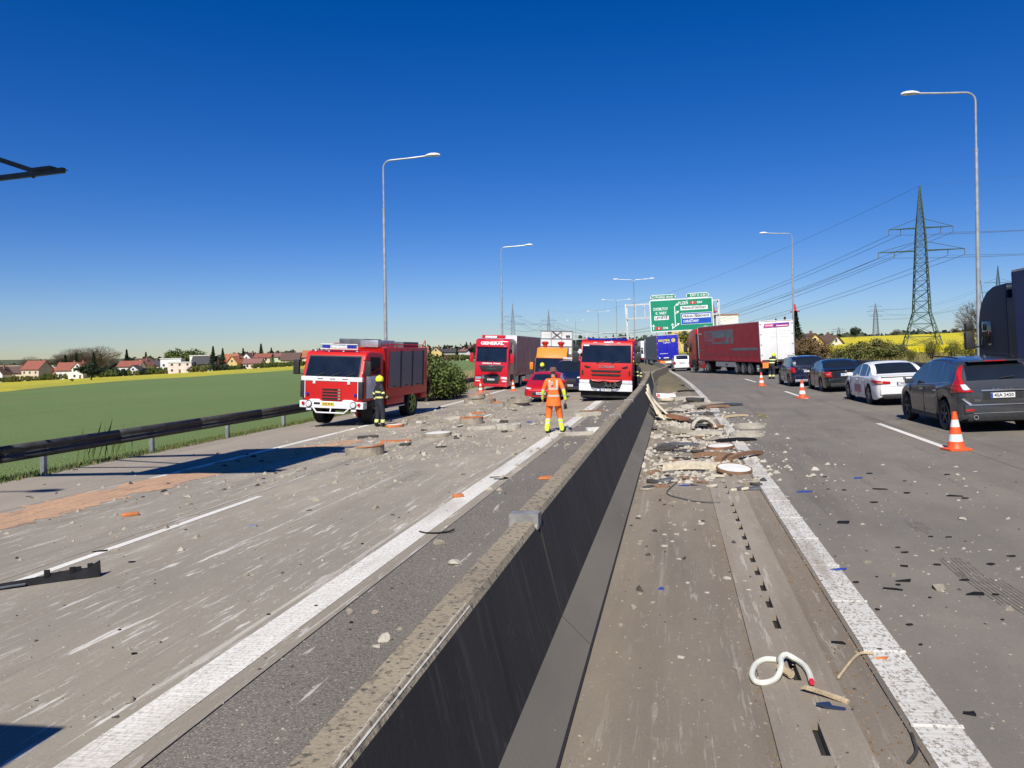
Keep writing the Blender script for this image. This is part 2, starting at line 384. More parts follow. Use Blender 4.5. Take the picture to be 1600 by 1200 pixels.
# ================================================================== carriageways: concrete slabs over a dark bed
bed = sheet('road_bed', -15.05, 13.65, -30, 66, JOINT, -.07, 2, 3)
sheet('road', -15.05, 13.65, 66, 420, CONC_R, 0, 10, 6)
left_road = thing('road', 'left', 'x'); right_road = thing('road', 'right', 'x')
for o in (left_road, right_road):
    for k in ('label', 'category'): del o[k]
    o['kind'] = 'structure'
def slabs(parent, t0, t1, s0, s1, step, mat, gap=.012, off=0., name='concrete_slab', skew=0.):
    s = s0 + off
    while s < s1:
        e = min(s + step, s1); v = []; n = 2
        for z in (-.075, 0.):
            for k in range(n + 1):
                for t in (t0 + gap / 2, t1 - gap / 2):
                    ss = s + gap / 2 + (e - s - gap) * k / n + skew * t
                    v.append(tuple(st(ss, t, z)))
        m = 2 * (n + 1); f = []
        for k in range(n):
            a = 2 * k; f += [(m + a, m + a + 1, m + a + 3, m + a + 2), (a, a + 2, m + a + 2, m + a), (a + 1, m + a + 1, m + a + 3, a + 3)]
        f += [(0, m, m + 1, 1), (2 * n, 2 * n + 1, m + 2 * n + 1, m + 2 * n)]
        build(name, (v, f), mat, parent, recalc=True); s = e
slabs(left_road, -15.05, -11.62, -15.13, 66, 5, CONC_SH)
slabs(left_road, -11.62, -7.55, -15.13, 66, 5, CONC_L)
slabs(left_road, -7.55, -3.02, -15.13, 66, 5, CONC_L)
slabs(left_road, -3.02, -.9, -15.13, 66, 40, ASPH, .02, name='asphalt_strip')
slabs(right_road, -.9, .525, -16.46, 66, 5, CONC_M, .005)
slabs(right_road, 1.015, 1.27, -16.46, 66, 5, CONC_M, .005)
slabs(right_road, 1.27, 5.52, -16.46, 66, 5, CONC_R)
slabs(right_road, 5.52, 9.3, -16.46, 66, 5, CONC_R)
slabs(right_road, 9.3, 13.65, -16.46, 66, 5, CONC_SH)
# slot drain: concrete channel stones with open slots
s = -14.
while s < 46:
    e = s + 1.0; g_ = .003
    sl = [(s + .06, s + .06 + U(.34, .41)), (s + .54, s + .54 + U(.34, .41))]
    def q(sa, sb, ta, tb, za, zb):
        v = [tuple(st(a, b, z)) for z in (-.06,) for a in (sa, sb) for b in (ta, tb)]
        v += [tuple(st(sa, ta, za)), tuple(st(sa, tb, zb)), tuple(st(sb, ta, za)), tuple(st(sb, tb, zb))]
        return v, [(4, 5, 7, 6), (0, 4, 6, 2), (1, 3, 7, 5), (0, 1, 5, 4), (2, 6, 7, 3)]
    sh = [q(s + g_, e - g_, .525, .75, .012, -.006), q(s + g_, e - g_, .80, 1.014, -.006, .012)]
    sl = [x for x in sl if rnd() > .08]
    prev = s + g_
    for a, b in sl: sh.append(q(prev, a, .75, .80, -.006, -.006)); prev = b
    sh.append(q(prev, e - g_, .75, .80, -.006, -.006))
    build('channel_stone', sh, CONC_DRAIN, right_road); s = e
# ================================================================== painted markings
def line(t0, t1, s0, s1, mat, dz=.004): return sheet('road_marking', t0, t1, s0, s1, mat, dz, 1, 2)
line(-3.55, -3.20, -15, 300, PAINT_L)
line(-11.4, -11.15, 15.5, 300, PAINT_D)
line(1.31, 1.57, -15, 300, PAINT_R)
line(9.18, 9.43, -15, 300, PAINT_D)
for k in range(-1, 14): line(-7.36, -7.22, 7 + 18.7 * k, 13 + 18.7 * k, PAINT_D)
for k in range(-1, 14): line(5.22, 5.36, 17.0 + 16.6 * k, 22.6 + 16.6 * k, PAINT_D)
# thin transverse rumble ridges on the wide right-hand line, each 2.2 m
for k in range(22):
    ss = 2.6 + 1.15 * k; v = [tuple(st(ss + a, t, z)) for a, z in ((0, .005), (.03, .014), (.06, .005)) for t in (1.30, 1.58)]
    tag(build('road_marking', (v, [(0, 1, 3, 2), (2, 3, 5, 4)]), PAINT_R), kind='structure')
# earth between the two barriers beyond the split
def mound(s, t):
    k = min(1, max(0, (s - 52) / 6)) * min(1, max(0, (1.15 - t) / .5)) * min(1, max(0, (t + 3.0) / .5)); return KX * t + .35 * k + .1 * k * noise.noise((s * .5, t * 1.3, 0))
sheet('earth_median', -3.0, 1.15, 51, 380, EARTH, .006, 12, 1.2, zf=mound)
tag(build('earth_mound', lathe([(1.15, -.05), (.95, .10), (.6, .26), (.3, .33), (0, .35)], 18), EARTH, smooth=True), kind='structure').location = st(44.5, .12)
# ================================================================== concrete barrier
def barrier_mat():
    g = G('barrier_concrete', .9)
    c = g.mix(g.step(g.noise(1.2, (1, 1, 1), 6), .35, .7), (.25, .205, .14), (.32, .265, .18))
    c = g.mix(g.mul(g.step(g.noise(30, (1, 1, 1), 4, .6), .54, .64), .85), c, (.050, .043, .036))
    c = g.mix(g.mul(g.step(g.noise(11, (1, .5, 1), 4, .6, (4, 0, 0)), .57, .68), .6), c, (.07, .06, .05))
    return g.done(c, g.noise(45, (1, 1, 1), 4), .7, .01)
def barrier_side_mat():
    g = G('barrier_face_shaded', .85)
    c = g.mix(g.step(g.noise(1.0, (1, 1.3, .35), 6), .35, .7), (.020, .0185, .0165), (.038, .034, .029))  # near-black base paints the shade of this side into the concrete; stains follow
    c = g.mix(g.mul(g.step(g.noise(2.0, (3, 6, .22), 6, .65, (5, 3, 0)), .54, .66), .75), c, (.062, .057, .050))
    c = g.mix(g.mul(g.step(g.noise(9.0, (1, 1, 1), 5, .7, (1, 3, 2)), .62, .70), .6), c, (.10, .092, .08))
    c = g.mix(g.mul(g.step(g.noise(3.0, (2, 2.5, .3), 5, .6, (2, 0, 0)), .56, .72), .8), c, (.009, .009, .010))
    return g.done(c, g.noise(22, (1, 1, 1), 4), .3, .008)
def barrier_foot_mat():
    g = G('barrier_foot', .85)
    c = g.mix(g.step(g.noise(.7, (1, .4, 1), 6), .35, .7), (.19, .168, .13), (.125, .112, .09))
    c = g.mix(g.mul(g.step(g.noise(6.0, (1, 1, 1), 4, .6, (2, 0, 0)), .70, .73), .8), c, (.5, .48, .44))
    return g.done(c, g.noise(30, (1, 1, 1), 4), .3, .006)
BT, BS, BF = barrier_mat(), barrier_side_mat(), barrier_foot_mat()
CHIP = M('fresh_chip', (.52, .49, .43), .9, var=.2, scale=20)
bar = thing('concrete_barrier', 'long concrete safety barrier with lichen-spotted top between the carriageways', 'barrier', st(0, -1.12))
bar.rotation_euler = (0, 0, 0)
def barrier_seg(s0, s1, h, tc=-1.12, both=True, chip=False):
    prof = [(.48, 0), (.48, .07), (.27, .28), (.10, h - .035), (.075, h), (-.075, h), (-.10, h - .035), (-.27, .28), (-.48, .07), (-.48, 0)]
    n = max(1, int((s1 - s0) / 2.4)); v = []; f = []; mi = []
    base = Vector(bar.location)
    for k in range(n + 1):
        s = s0 + .006 + (s1 - s0 - .012) * k / n
        for t, z in prof: v.append(tuple(st(s, tc + t * 1.0, z) - base))
    m = len(prof)
    for k in range(n):
        for j in range(m - 1):
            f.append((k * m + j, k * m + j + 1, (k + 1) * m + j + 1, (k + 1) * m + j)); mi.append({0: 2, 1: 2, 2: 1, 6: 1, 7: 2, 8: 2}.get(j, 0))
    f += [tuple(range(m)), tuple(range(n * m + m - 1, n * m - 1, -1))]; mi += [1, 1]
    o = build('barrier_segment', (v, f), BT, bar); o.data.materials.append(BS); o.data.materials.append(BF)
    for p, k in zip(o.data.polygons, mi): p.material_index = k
    return o
joints = [-9, -3.2, 5.9, 10.6, 15.3, 20.0, 24.7, 29.4, 34.1, 38.8, 43.5, 48.2]
hts = [1.0, 1.0, 1.05, 1.05, 1.05, 1.06, 1.05, 1.05, 1.06, 1.05, 1.05]
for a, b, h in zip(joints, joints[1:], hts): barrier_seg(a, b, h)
base = Vector(bar.location)
for a in (5.9, 15.3, 20.0, 29.4, 38.8):
    h = 1.05
    v = [tuple(st(a + d, -1.12 + t, z) - base) for d in (-.075, .06) for t, z in ((.112, h - .10), (.112, h + .012), (-.112, h + .012), (-.112, h - .10))]
    build('joint_plate', (v, [(0, 1, 2, 3), (7, 6, 5, 4), (0, 4, 5, 1), (1, 5, 6, 2), (2, 6, 7, 3), (3, 7, 4, 0)]), M('joint_steel', (.30, .29, .27), .55, .3, .25, 9), bar)
# torn mortar drip and chipped arris
v = [tuple(st(s_, -1.12 + .105, z) - base) for s_, z in ((5.80, .98), (5.86, .98), (5.87, .80), (5.84, .72), (5.81, .82))]
build('mortar_drip', slab(v, .02), CHIP, bar)
def chips(s0, s1, n):
    sh = []
    for k in range(n):
        s = s0 + (s1 - s0) * k / n; L = (s1 - s0) / n * 1.02; w_ = .016 + .010 * noise.noise((k * .45, 0, 0)) + U(-.003, .003)
        sh.append(slab([st(s, -1.12 + .078 - w_, 1.0015) - base, st(s + L, -1.12 + .078 - w_, 1.0015) - base, st(s + L, -1.12 + .089, .985) - base, st(s, -1.12 + .089, .985) - base], .002))
    build('chipped_arris', sh, CHIP, bar)
chips(2.3, 3.9, 30)
# two barriers beyond the split
def split_t(s, side): k = min(1, max(0, (s - 48.2) / 26)); k = k * k * (3 - 2 * k); return -1.12 + side * 1.75 * k
bar2 = {}
for side, lab in ((-1, 'concrete barrier curving along the left carriageway beyond the split'), (1, 'concrete barrier beyond the split beside the blocked trucks')):
    th = thing('concrete_barrier', lab, 'barrier', st(50, -1.12)); b0 = Vector(th.location); s = 48.2; first = True
    while s < 300:
        e = s + 6; v = []; f = []; prof = [(.28, 0), (.28, .07), (.2, .28), (.1, .85), (-.1, .85), (-.2, .28), (-.28, .07), (-.28, 0)]
        for sv in (s + .006, (s + e) / 2, e - .006):
            for t, z in prof: v.append(tuple(st(sv, split_t(sv, side) + t + (.1 * side if s < 50 else 0), z) - b0))
        m = 8
        for k in range(2):
            for j in range(m - 1): f.append((k * m + j, k * m + j + 1, (k + 1) * m + j + 1, (k + 1) * m + j))
        f += [tuple(range(m)), tuple(range(3 * m - 1, 2 * m - 1, -1))]
        o = build('barrier_segment', (v, f), BT, th); s = e
# ================================================================== steel guardrails
STEEL = M('galvanised_steel', (.30, .31, .31), .5, .55, .2, 5); STEEL_D = M('shaded_rail', (.055, .054, .053), .55, .35, .3, 3)  # rail tone darkened to stand for its shaded side; posts keep plain steel
def guardrail(label, t, s0, s1, first, face, step=4.0, postmat=None):
    th = thing('guardrail', label, 'guardrail', st((s0 + s1) / 2, t)); b0 = Vector(th.location)
    prof = [(.0, .80), (.035, .795), (.08, .73), (.08, .68), (.015, .62), (.015, .58), (.08, .52), (.08, .47), (.035, .41), (0, .405)]
    s = s0
    while s < s1:
        e = min(s + 4.0, s1); v = []; f = []
        for sv in (s, e + .04):
            for d, z in prof: v.append(tuple(st(sv, t + face * (.06 + d), z) - b0))
        m = len(prof); f = [(j, j + 1, m + j + 1, m + j) for j in range(m - 1)]
        o = build('rail', (v, f), STEEL_D, th, smooth=True); md = o.modifiers.new('thick', 'SOLIDIFY'); md.thickness = .006; s = e
    s = first
    while s < s1:
        v = [tuple(st(s + a, t + b, z) - b0) for z in (-.35, .76) for a in (-.055, .055) for b in (-.06, .06)]
        build('post', (v, [(0, 2, 3, 1), (4, 5, 7, 6), (0, 1, 5, 4), (1, 3, 7, 5), (3, 2, 6, 7), (2, 0, 4, 6)]), STEEL, th)
        build('bolt', xf(cyl((0, 0, 0), (0, face * .02, 0), .022, n=8), Matrix.Translation(st(s, t + face * .10, .60) - b0) @ Matrix.Rotation(-HP, 4, 'Z')), STEEL, th)
        s += step
guardrail('dark steel guardrail with pale posts along the wheat field', -15.4, -12.4, 120, -12.4 + .0, 1, 4.2)
guardrail('steel guardrail behind the queue of stopped cars', 14.1, -10, 118, -10, -1)

# dark tyre marks and scrapes on the right lane
TYRE_MARK = M('tyre_mark', (.155, .135, .11), .9, 0, .25, 9)
for (ps, n, wd) in ((((1512, 892), (1620, 965)), 9, .34), (((1480, 870), (1530, 915)), 7, .26), (((1418, 812), (1452, 836)), 6, .2)):
    A, B = st(*pst(*ps[0]), .003), st(*pst(*ps[1]), .003); d = (B - A); sd_ = Vector((d.y, -d.x, 0)).normalized()
    for k in range(n):
        o_ = sd_ * (k / n - .5) * wd; a0, a1 = sorted((U(0, .3), U(.7, 1))); w_ = sd_ * U(.006, .013); z = sd_.x * 0
        P0, P1 = A + d * a0 + o_, A + d * a1 + o_
        v = []
        for p in (P0 - w_, P0 + w_, P1 + w_ * .4, P1 - w_ * .4): s_, t_ = to_st(p.x, p.y); v.append(tuple(st(s_, t_, .003 + .0002 * k)))
        tag(build('tyre_mark', (v, [(0, 1, 2, 3)]), TYRE_MARK, recalc=False), kind='structure')
# ================================================================== vehicle materials
def paint(name, rgb, rough=.28, var=.05, coat=.6, dirt=.25, metal=0.):
    g = G(name, rough); z = g.axis(2)
    c = g.mix(g.step(g.noise(1.2, (1, 1, 1), 5), .35, .65), tuple(c_ * (1 - var) for c_ in rgb), tuple(min(1, c_ * (1 + var)) for c_ in rgb))
    c = g.mix(g.mul(g.mul(g.step(z, 1.0, .15), g.step(g.noise(5, (1, 1, 1.6), 5), .42, .7)), dirt), c, (.17, .15, .125))
    g.b.inputs['Coat Weight'].default_value = coat; g.b.inputs['Coat Roughness'].default_value = .08; g.b.inputs['Metallic'].default_value = metal
    return g.done(c)
GLASS = M('dark_glass', (.012, .016, .020), .04, 0, .1, 3, spec=.8)
GLASS_B = M('screen_glass', (.010, .014, .020), .05, 0, .25, 2, spec=.8)
TYRE = M('tyre_rubber', (.018, .018, .018), .85, 0, .3, 12)
RIM = M('alloy_rim', (.32, .33, .34), .35, .7, .15, 8); RIM_D = M('dark_rim', (.07, .07, .075), .4, .5, .2, 8)
BLACK = M('black_plastic', (.018, .018, .019), .6, 0, .25, 9); BLACK2 = M('underbody', (.012, .012, .012), .9, 0, .3, 6)
CHROME = M('bright_metal', (.62, .62, .63), .22, .85, .1, 6); ALU = M('aluminium', (.5, .5, .5), .38, .7, .15, 4)
LAMP_R = M('red_lamp', (.45, .012, .012), .15, 0, .15, 14, coat=.5); LAMP_W = M('clear_lamp', (.72, .73, .74), .12, .15, .2, 16, coat=.5)
LAMP_B = M('blue_lamp', (.012, .018, .30), .15, 0, .2, 10, coat=.5); LAMP_O = M('amber_lamp', (.75, .25, .02), .2, 0, .1, 10)
WHITE = paint('white_paint', (.74, .74, .73), .35, .03, .4, .2); PLATE = M('plate_white', (.72, .72, .70), .4, 0, .06, 10); PLATE_Y = M('plate_yellow', (.70, .55, .10), .4, 0, .06, 10)
INK = M('black_ink', (.015, .015, .016), .5, 0, .1, 10); EUBLUE = M('plate_blue', (.02, .06, .35), .4, 0, .1, 10)
def wheel(parent, x, y, r, wd, rim=None, side=1, spokes=5, hub=True, tyre=None, n=24):
    """side = +1 when the outer face looks to +x"""
    x0, x1 = (x - wd / 2, x + wd / 2)
    t = build('tyre', lathe([(r * .66, -wd / 2 + .01), (r * .94, -wd / 2), (r, -wd / 2 + .035), (r, wd / 2 - .035), (r * .94, wd / 2), (r * .66, wd / 2 - .01), (r * .62, 0)], n, 'x', (0, 0, 0), True), tyre or TYRE, None, smooth=True, sharp=40)
    w_ = bpy.data.objects.new('wheel', t.data); COL.objects.link(w_); bpy.data.objects.remove(t); w_.parent = parent; w_.location = (x, y, r)
    so = side * (wd / 2 - .03); sh = [lathe([(r * .66, so + side * .02), (r * .58, so), (r * .56, so - side * .05)], 20, 'x')]
    sh.append(lathe([(0, so + side * .005), (r * .14, so), (r * .16, so - side * .03)], 12, 'x'))
    for k in range(spokes):
        a = 2 * math.pi * k / spokes + .3; d = Vector((0, math.cos(a), math.sin(a))); p = Vector((0, -math.sin(a), math.cos(a)))
        q = [d * r * .10 + p * r * .09, d * r * .60 + p * r * .055, d * r * .60 - p * r * .055, d * r * .10 - p * r * .09]
        sh.append(slab([(so - side * .015 + v_.x, v_.y, v_.z) for v_ in q], .02))
    build('rim', sh, rim or RIM, w_)
    build('brake_disc', lathe([(0, so - side * .06), (r * .6, so - side * .06)], 16, 'x'), BLACK2, w_)
    return w_
def interp(tab, y):
    """smooth interpolation through (y, value) pairs"""
    if y <= tab[0][0]: return tab[0][1]
    for i in range(len(tab) - 1):
        a, fa = tab[i]; b, fb = tab[i + 1]
        if y <= b:
            k = (y - a) / (b - a); m0 = (fb - tab[i - 1][1]) / (b - tab[i - 1][0]) if i else (fb - fa) / (b - a)
            m1 = (tab[i + 2][1] - fa) / (tab[i + 2][0] - a) if i + 2 < len(tab) else (fb - fa) / (b - a)
            h = b - a; return (2 * k ** 3 - 3 * k ** 2 + 1) * fa + (k ** 3 - 2 * k ** 2 + k) * h * m0 + (-2 * k ** 3 + 3 * k ** 2) * fb + (k ** 3 - k ** 2) * h * m1
    return tab[-1][1]
th_bvh = {}
def wrap(th, name, quads, mat, c, front=False, off=.008, nu=10, nv=4):
    """lamp lens that follows the body skin: quads of (azimuth in degrees from straight back/ahead, height)"""
    bv = th_bvh[th.name]; sh = []; c = Vector(c); sg = 1 if front else -1
    for q in quads:
        v = []; ok = True
        for i in range(nu + 1):
            for j in range(nv + 1):
                a, b = i / nu, j / nv; az = (q[0][0] * (1 - a) + q[1][0] * a) * (1 - b) + (q[3][0] * (1 - a) + q[2][0] * a) * b; z = (q[0][1] * (1 - a) + q[1][1] * a) * (1 - b) + (q[3][1] * (1 - a) + q[2][1] * a) * b
                d = Vector((math.sin(math.radians(az)), sg * math.cos(math.radians(az)), 0)); o = Vector((c.x, c.y, z))
                h = bv.ray_cast(o + d * 4, -d)[0]
                if h is None: h = o + d * .9
                v.append(tuple(h + d * off))
        n = nv + 1; sh.append((v, [(i * n + j, i * n + j + 1, (i + 1) * n + j + 1, (i + 1) * n + j) for i in range(nu) for j in range(nv)]))
    o = build(name, sh, mat, th, smooth=True); md = o.modifiers.new('thick', 'SOLIDIFY'); md.thickness = .012; md.offset = 0
    return o
def car_body(th, L, W, top, belt, axles, wr, mat, wins, screens, hwtab, sill=.24, tumble=.30, pil=.0, lower=None, rearcap=.0):
    """wins: list of (y0, y1) side panes; screens: list of (name, y0, y1) glass across the top silhouette. y forward, rear at -L/2."""
    ys = set(-L / 2 + L * k / 64 for k in range(65))
    for a, b in wins: ys |= {a, b}
    for n_, a, b in screens: ys |= {a, b}
    for ax in axles:
        for k in range(-6, 7): ys.add(ax + (wr + .06) * math.sin(k * math.pi / 12))
    ys = sorted(y for y in ys if -L / 2 - 1e-6 <= y <= L / 2 + 1e-6)
    yy = [ys[0]]
    for y in ys[1:]:
        if y - yy[-1] > .012 or any(abs(y - e) < 1e-6 for w_ in wins for e in w_): yy.append(y)
    ys = yy; rings = []
    for y in ys:
        hw = interp(hwtab, y) * W / 2; zt_ = interp(top, y); zb = min(interp(belt, y), zt_ - .015)
        e = min(1, (L / 2 - abs(y)) / .25); zs = sill + (1 - e) * .10
        for ax in axles:
            d = abs(y - ax); ra = wr + .065
            if d < ra: zs = max(zs, wr + math.sqrt(ra * ra - d * d))
        zs = min(zs, zb - .05); g_ = zt_ - zb
        x4 = hw * .945; zg = zb + g_ * .84; x5 = x4 - (zg - zb) * tumble; x6 = x5 - min(.09, g_ * .5 + .02); z6 = zt_ - min(.05, g_ * .12) - .006
        p = [(hw * .95, zs), (hw * .985, zs + (zb - zs) * .12), (hw, zs + (zb - zs) * .45), (hw * .992, zs + (zb - zs) * .80), (hw * .975, zb - .03 if zb - .03 > zs + (zb - zs) * .81 else zs + (zb - zs) * .9), (x4, zb), (x5, zg), (x6, z6), (x6 * .9, z6 + (zt_ - z6) * .5), (x6 * .5, zt_ - .004), (0, zt_)]
        rings.append(p)
    nr = len(rings[0]); m = 2 * nr - 1; verts = []
    for y, p in zip(ys, rings):
        for x, z in p: verts.append((x, y, z))
        for x, z in reversed(p[:-1]): verts.append((-x, y, z))
    groups = {'body': []}
    for i in range(len(ys) - 1):
        ym = (ys[i] + ys[i + 1]) / 2
        for j in range(m - 1):
            q = (i * m + j, i * m + j + 1, (i + 1) * m + j + 1, (i + 1) * m + j); jj = j if j < nr - 1 else m - 2 - j; key = 'body'
            if jj == 5:
                for k, (a, b) in enumerate(wins):
                    if a < ym < b and rings[i][6][1] - rings[i][5][1] > .05: key = ('side_window', k, j < nr - 1)
            elif jj >= 8 - (1 if pil else 0):
                for n_, a, b in screens:
                    if a < ym < b: key = (n_, 0, 0)
            groups.setdefault(key, []).append(q)
    for i, s_ in ((0, 1), (len(ys) - 1, -1)):
        # end caps as horizontal strips
        for j in range(nr - 1):
            a, b, c, d = i * m + j, i * m + j + 1, i * m + (m - 1 - j) - 1, i * m + (m - 1 - j)
            groups['body'].append((a, d, c, b) if b != c else (a, d, b))
    from mathutils.bvhtree import BVHTree
    th_bvh[th.name] = BVHTree.FromPolygons(verts, [q for fs in groups.values() for q in fs])
    body = None
    for key, fs in groups.items():
        used = sorted({k for q in fs for k in q}); mp = {k: n_ for n_, k in enumerate(used)}
        v = [verts[k] for k in used]; f = [tuple(mp[k] for k in q) for q in fs]
        nm = key if isinstance(key, str) else key[0]
        o = build(nm, (v, f), mat if key == 'body' else GLASS, th, smooth=True, sharp=32 if key == 'body' else 60)
        if key == 'body': body = o
    # dark wheel houses and floor
    sh = [box(-W * .40, W * .40, -L / 2 + .25, L / 2 - .25, sill - .02, sill + .35)]
    build('underbody', sh, BLACK2, th)
    for ax in axles:
        for s_ in (-1, 1):
            build('wheel_arch', lathe([(wr + .075, -.14), (wr + .075, .0)], 20, 'x', (s_ * (interp(hwtab, ax) * W / 2 * .94) - s_ * .0, ax, wr)), BLACK2, th) if False else None
    return body
def plate(th, x, y, z, txt, w_=.5, h=.11, rear=True, col=None, eu=True, tilt=0):
    s_ = -1 if rear else 1
    p = build('number_plate', box(x - w_ / 2, x + w_ / 2, y, y + s_ * .012, z - h / 2, z + h / 2), col or PLATE, th)
    if eu: build('plate_band', box(x + (-w_ / 2 if rear else w_ / 2 - .045), x + (-w_ / 2 + .045 if rear else w_ / 2), y + s_ * .0125, y + s_ * .014, z - h / 2 + .004, z + h / 2 - .004), EUBLUE, p)
    if txt: text('plate_number', txt, h * .85, INK, p, (x + (.02 if eu else 0) * (1 if rear else -1), y + s_ * .0145, z), ROT_REAR if rear else ROT_FRONT, w_ * .8, depth=.001, bold=.002)
    return p
def mirror_pair(th, W, y, z, mat, sz=(.19, .09, .13)):
    for s_ in (-1, 1):
        build('wing_mirror', [box(s_ * (W / 2 - .02), s_ * (W / 2 + sz[0]), y - sz[1] / 2, y + sz[1] / 2, z, z + sz[2])], mat, th, bev=.03)
def handles(th, W, ys, z, mat):
    for y in ys:
        for s_ in (-1, 1): build('door_handle', box(s_ * (W / 2 - .03), s_ * (W / 2 + .012), y - .09, y + .09, z - .014, z + .014), mat, th, bev=.008)
def door_gaps(th, W, ys, z0, z1, hwtab):
    for y in ys:
        for s_ in (-1, 1):
            x = interp(hwtab, y) * W / 2
            build('door_gap', box(s_ * (x - .03), s_ * (x + .0025), y - .005, y + .005, z0, z1), BLACK2, th)
HW = [(-.5, .80), (-.485, .905), (-.44, .965), (-.34, .995), (0, 1), (.3, .985), (.40, .95), (.455, .88), (.485, .77), (.5, .62)]
def hwt(L, tab=HW): return [(a * L, b) for a, b in tab]
GREY_M = paint('graphite_metallic', (.060, .064, .070), .26, .06, .7, .2, .35)
DKBLUE = paint('midnight_blue', (.010, .014, .040), .26, .06, .8, .15, .1)
DKGREEN = paint('near_black_green', (.012, .016, .018), .26, .06, .8, .2, .1)
RED_CAR = paint('crimson_paint', (.48, .006, .012), .35, .06, .15, .15, .1)
SILVER = paint('silver_paint', (.55, .56, .57), .3, .03, .6, .15, .2)
# ------------------------------------------------------------------ grey estate-backed SUV
def suv():
    L, W, wr = 4.62, 1.89, .365
    th = on_road('parked_car', 'dark grey sport utility car with tall red tail lights beside a traffic cone', 'car', 21.95, 7.17, .03)
    top = [(-2.31, .98), (-2.24, 1.06), (-2.10, 1.26), (-1.93, 1.50), (-1.78, 1.615), (-1.4, 1.66), (-.6, 1.70), (.0, 1.69), (.45, 1.60), (1.0, 1.27), (1.25, 1.12), (1.8, 1.03), (2.15, .90), (2.31, .72)]
    belt = [(-2.31, .97), (-2.0, 1.16), (-1.2, 1.10), (.6, 1.00), (1.3, .98), (2.31, .7)]
    b = car_body(th, L, W, top, belt, (-1.37, 1.40), wr, GREY_M, [(-1.72, -1.12), (-1.03, -.12), (-.04, .98)], [('windscreen', .48, 1.2), ('rear_window', -2.15, -1.86)], hwt(L))
    for s_ in (-1, 1):
        for y in (-1.37, 1.40): wheel(th, s_ * (W / 2 - .13), y, wr, .235, RIM_D, s_, 5)
    # rear: tail lights climb the pillars
    for s_ in (-1, 1):
        lamp = wrap(th, 'tail_light', [[(s_ * 29, .93), (s_ * 58, .91), (s_ * 56, 1.05), (s_ * 37, 1.06)], [(s_ * 37, 1.06), (s_ * 55, 1.05), (s_ * 51, 1.22), (s_ * 43.5, 1.24)], [(s_ * 43.5, 1.24), (s_ * 51, 1.22), (s_ * 50.5, 1.52), (s_ * 47.5, 1.53)]], LAMP_R, (0, -1.3, 0))
        wrap(th, 'reversing_lens', [[(s_ * 33, .99), (s_ * 39, .97), (s_ * 43, 1.10), (s_ * 38.5, 1.11)]], LAMP_W, (0, -1.3, 0), off=.016, nu=4).parent = lamp
        build('exhaust_tip', lathe([(.052, -2.36), (.052, -2.2), (.038, -2.2), (.038, -2.36)], 16, 'y', (s_ * .58, 0, .36), True), CHROME, th, smooth=True)
        build('rear_reflector', box(s_ * .60, s_ * .78, -2.338, -2.29, .50, .55), LAMP_R, th, bev=.008)
        build('bumper_trim', slab([(s_ * .80, -2.30, .80), (s_ * .84, -2.285, .78), (s_ * .70, -2.338, .655), (s_ * .64, -2.345, .655)], .012 * s_), CHROME, th)
    bm_ = build('rear_bumper', box(-.80, .80, -2.335, -2.2, .44, .66), GREY_M, th, bev=.04, seg=3)
    build('bumper_ledge', box(-.72, .72, -2.352, -2.30, .628, .65), CHROME, bm_, bev=.006)
    build('diffuser', box(-.74, .74, -2.32, -2.15, .27, .45), BLACK, th, bev=.03)
    build('lower_trim', box(-.62, .62, -2.332, -2.28, .445, .465), ALU, th, bev=.006)
    tg = build('tailgate', box(-.66, .66, -2.322, -2.25, .67, 1.0), GREY_M, th, bev=.03)
    build('chrome_strip', box(-.44, .44, -2.345, -2.32, .945, .975), CHROME, tg, bev=.006)
    build('plate_recess', box(-.40, .40, -2.328, -2.318, .76, .925), BLACK, tg)
    plate(th, 0.0, -2.330, .845, '4SA 2420', .5, .115)
    text('badge', 'V  O  L  V  O', .05, CHROME, tg, (0, -2.326, 1.00 - .012), ROT_REAR, .42, depth=.002)
    text('badge', 'XC60', .06, CHROME, tg, (-.52, -2.326, .74), ROT_REAR, .13, depth=.002)
    build('roof_spoiler', box(-.56, .56, -1.98, -1.72, 1.595, 1.63), GREY_M, th, bev=.014)
    build('brake_light', box(-.22, .22, -1.992, -1.97, 1.602, 1.622), LAMP_R, th)
    build('rear_wiper', tube([(0, -2.17, 1.21), (.12, -2.155, 1.235), (.34, -2.135, 1.25)], .011), BLACK, th)
    for s_ in (-1, 1): build('roof_rail', tube([(s_ * .60, -1.5, 1.68), (s_ * .62, -1.1, 1.715), (s_ * .62, .0, 1.725), (s_ * .60, .3, 1.68)], .018), BLACK, th)
    mirror_pair(th, W, .72, 1.03, GREY_M); handles(th, W, (-.85, .1), .92, CHROME); door_gaps(th, W, (-1.05, -.06, 1.02), .36, .98, hwt(L))
    build('sill_trim', [box(s_ * (W / 2 - .06), s_ * (W / 2 - .004), -.95, .95, .24, .34) for s_ in (-1, 1)], BLACK, th)
    build('window_trim', [tube([(s_ * .895, -1.75, 1.145), (s_ * .898, -1.0, 1.095), (s_ * .9, .6, 1.005), (s_ * .89, .98, .995)], .010, 5) for s_ in (-1, 1)], CHROME, th)
    build('antenna_fin', slab([(-.02, -1.5, 1.66), (-.02, -1.3, 1.67), (-.02, -1.46, 1.74)], .04), GREY_M, th)
suv()
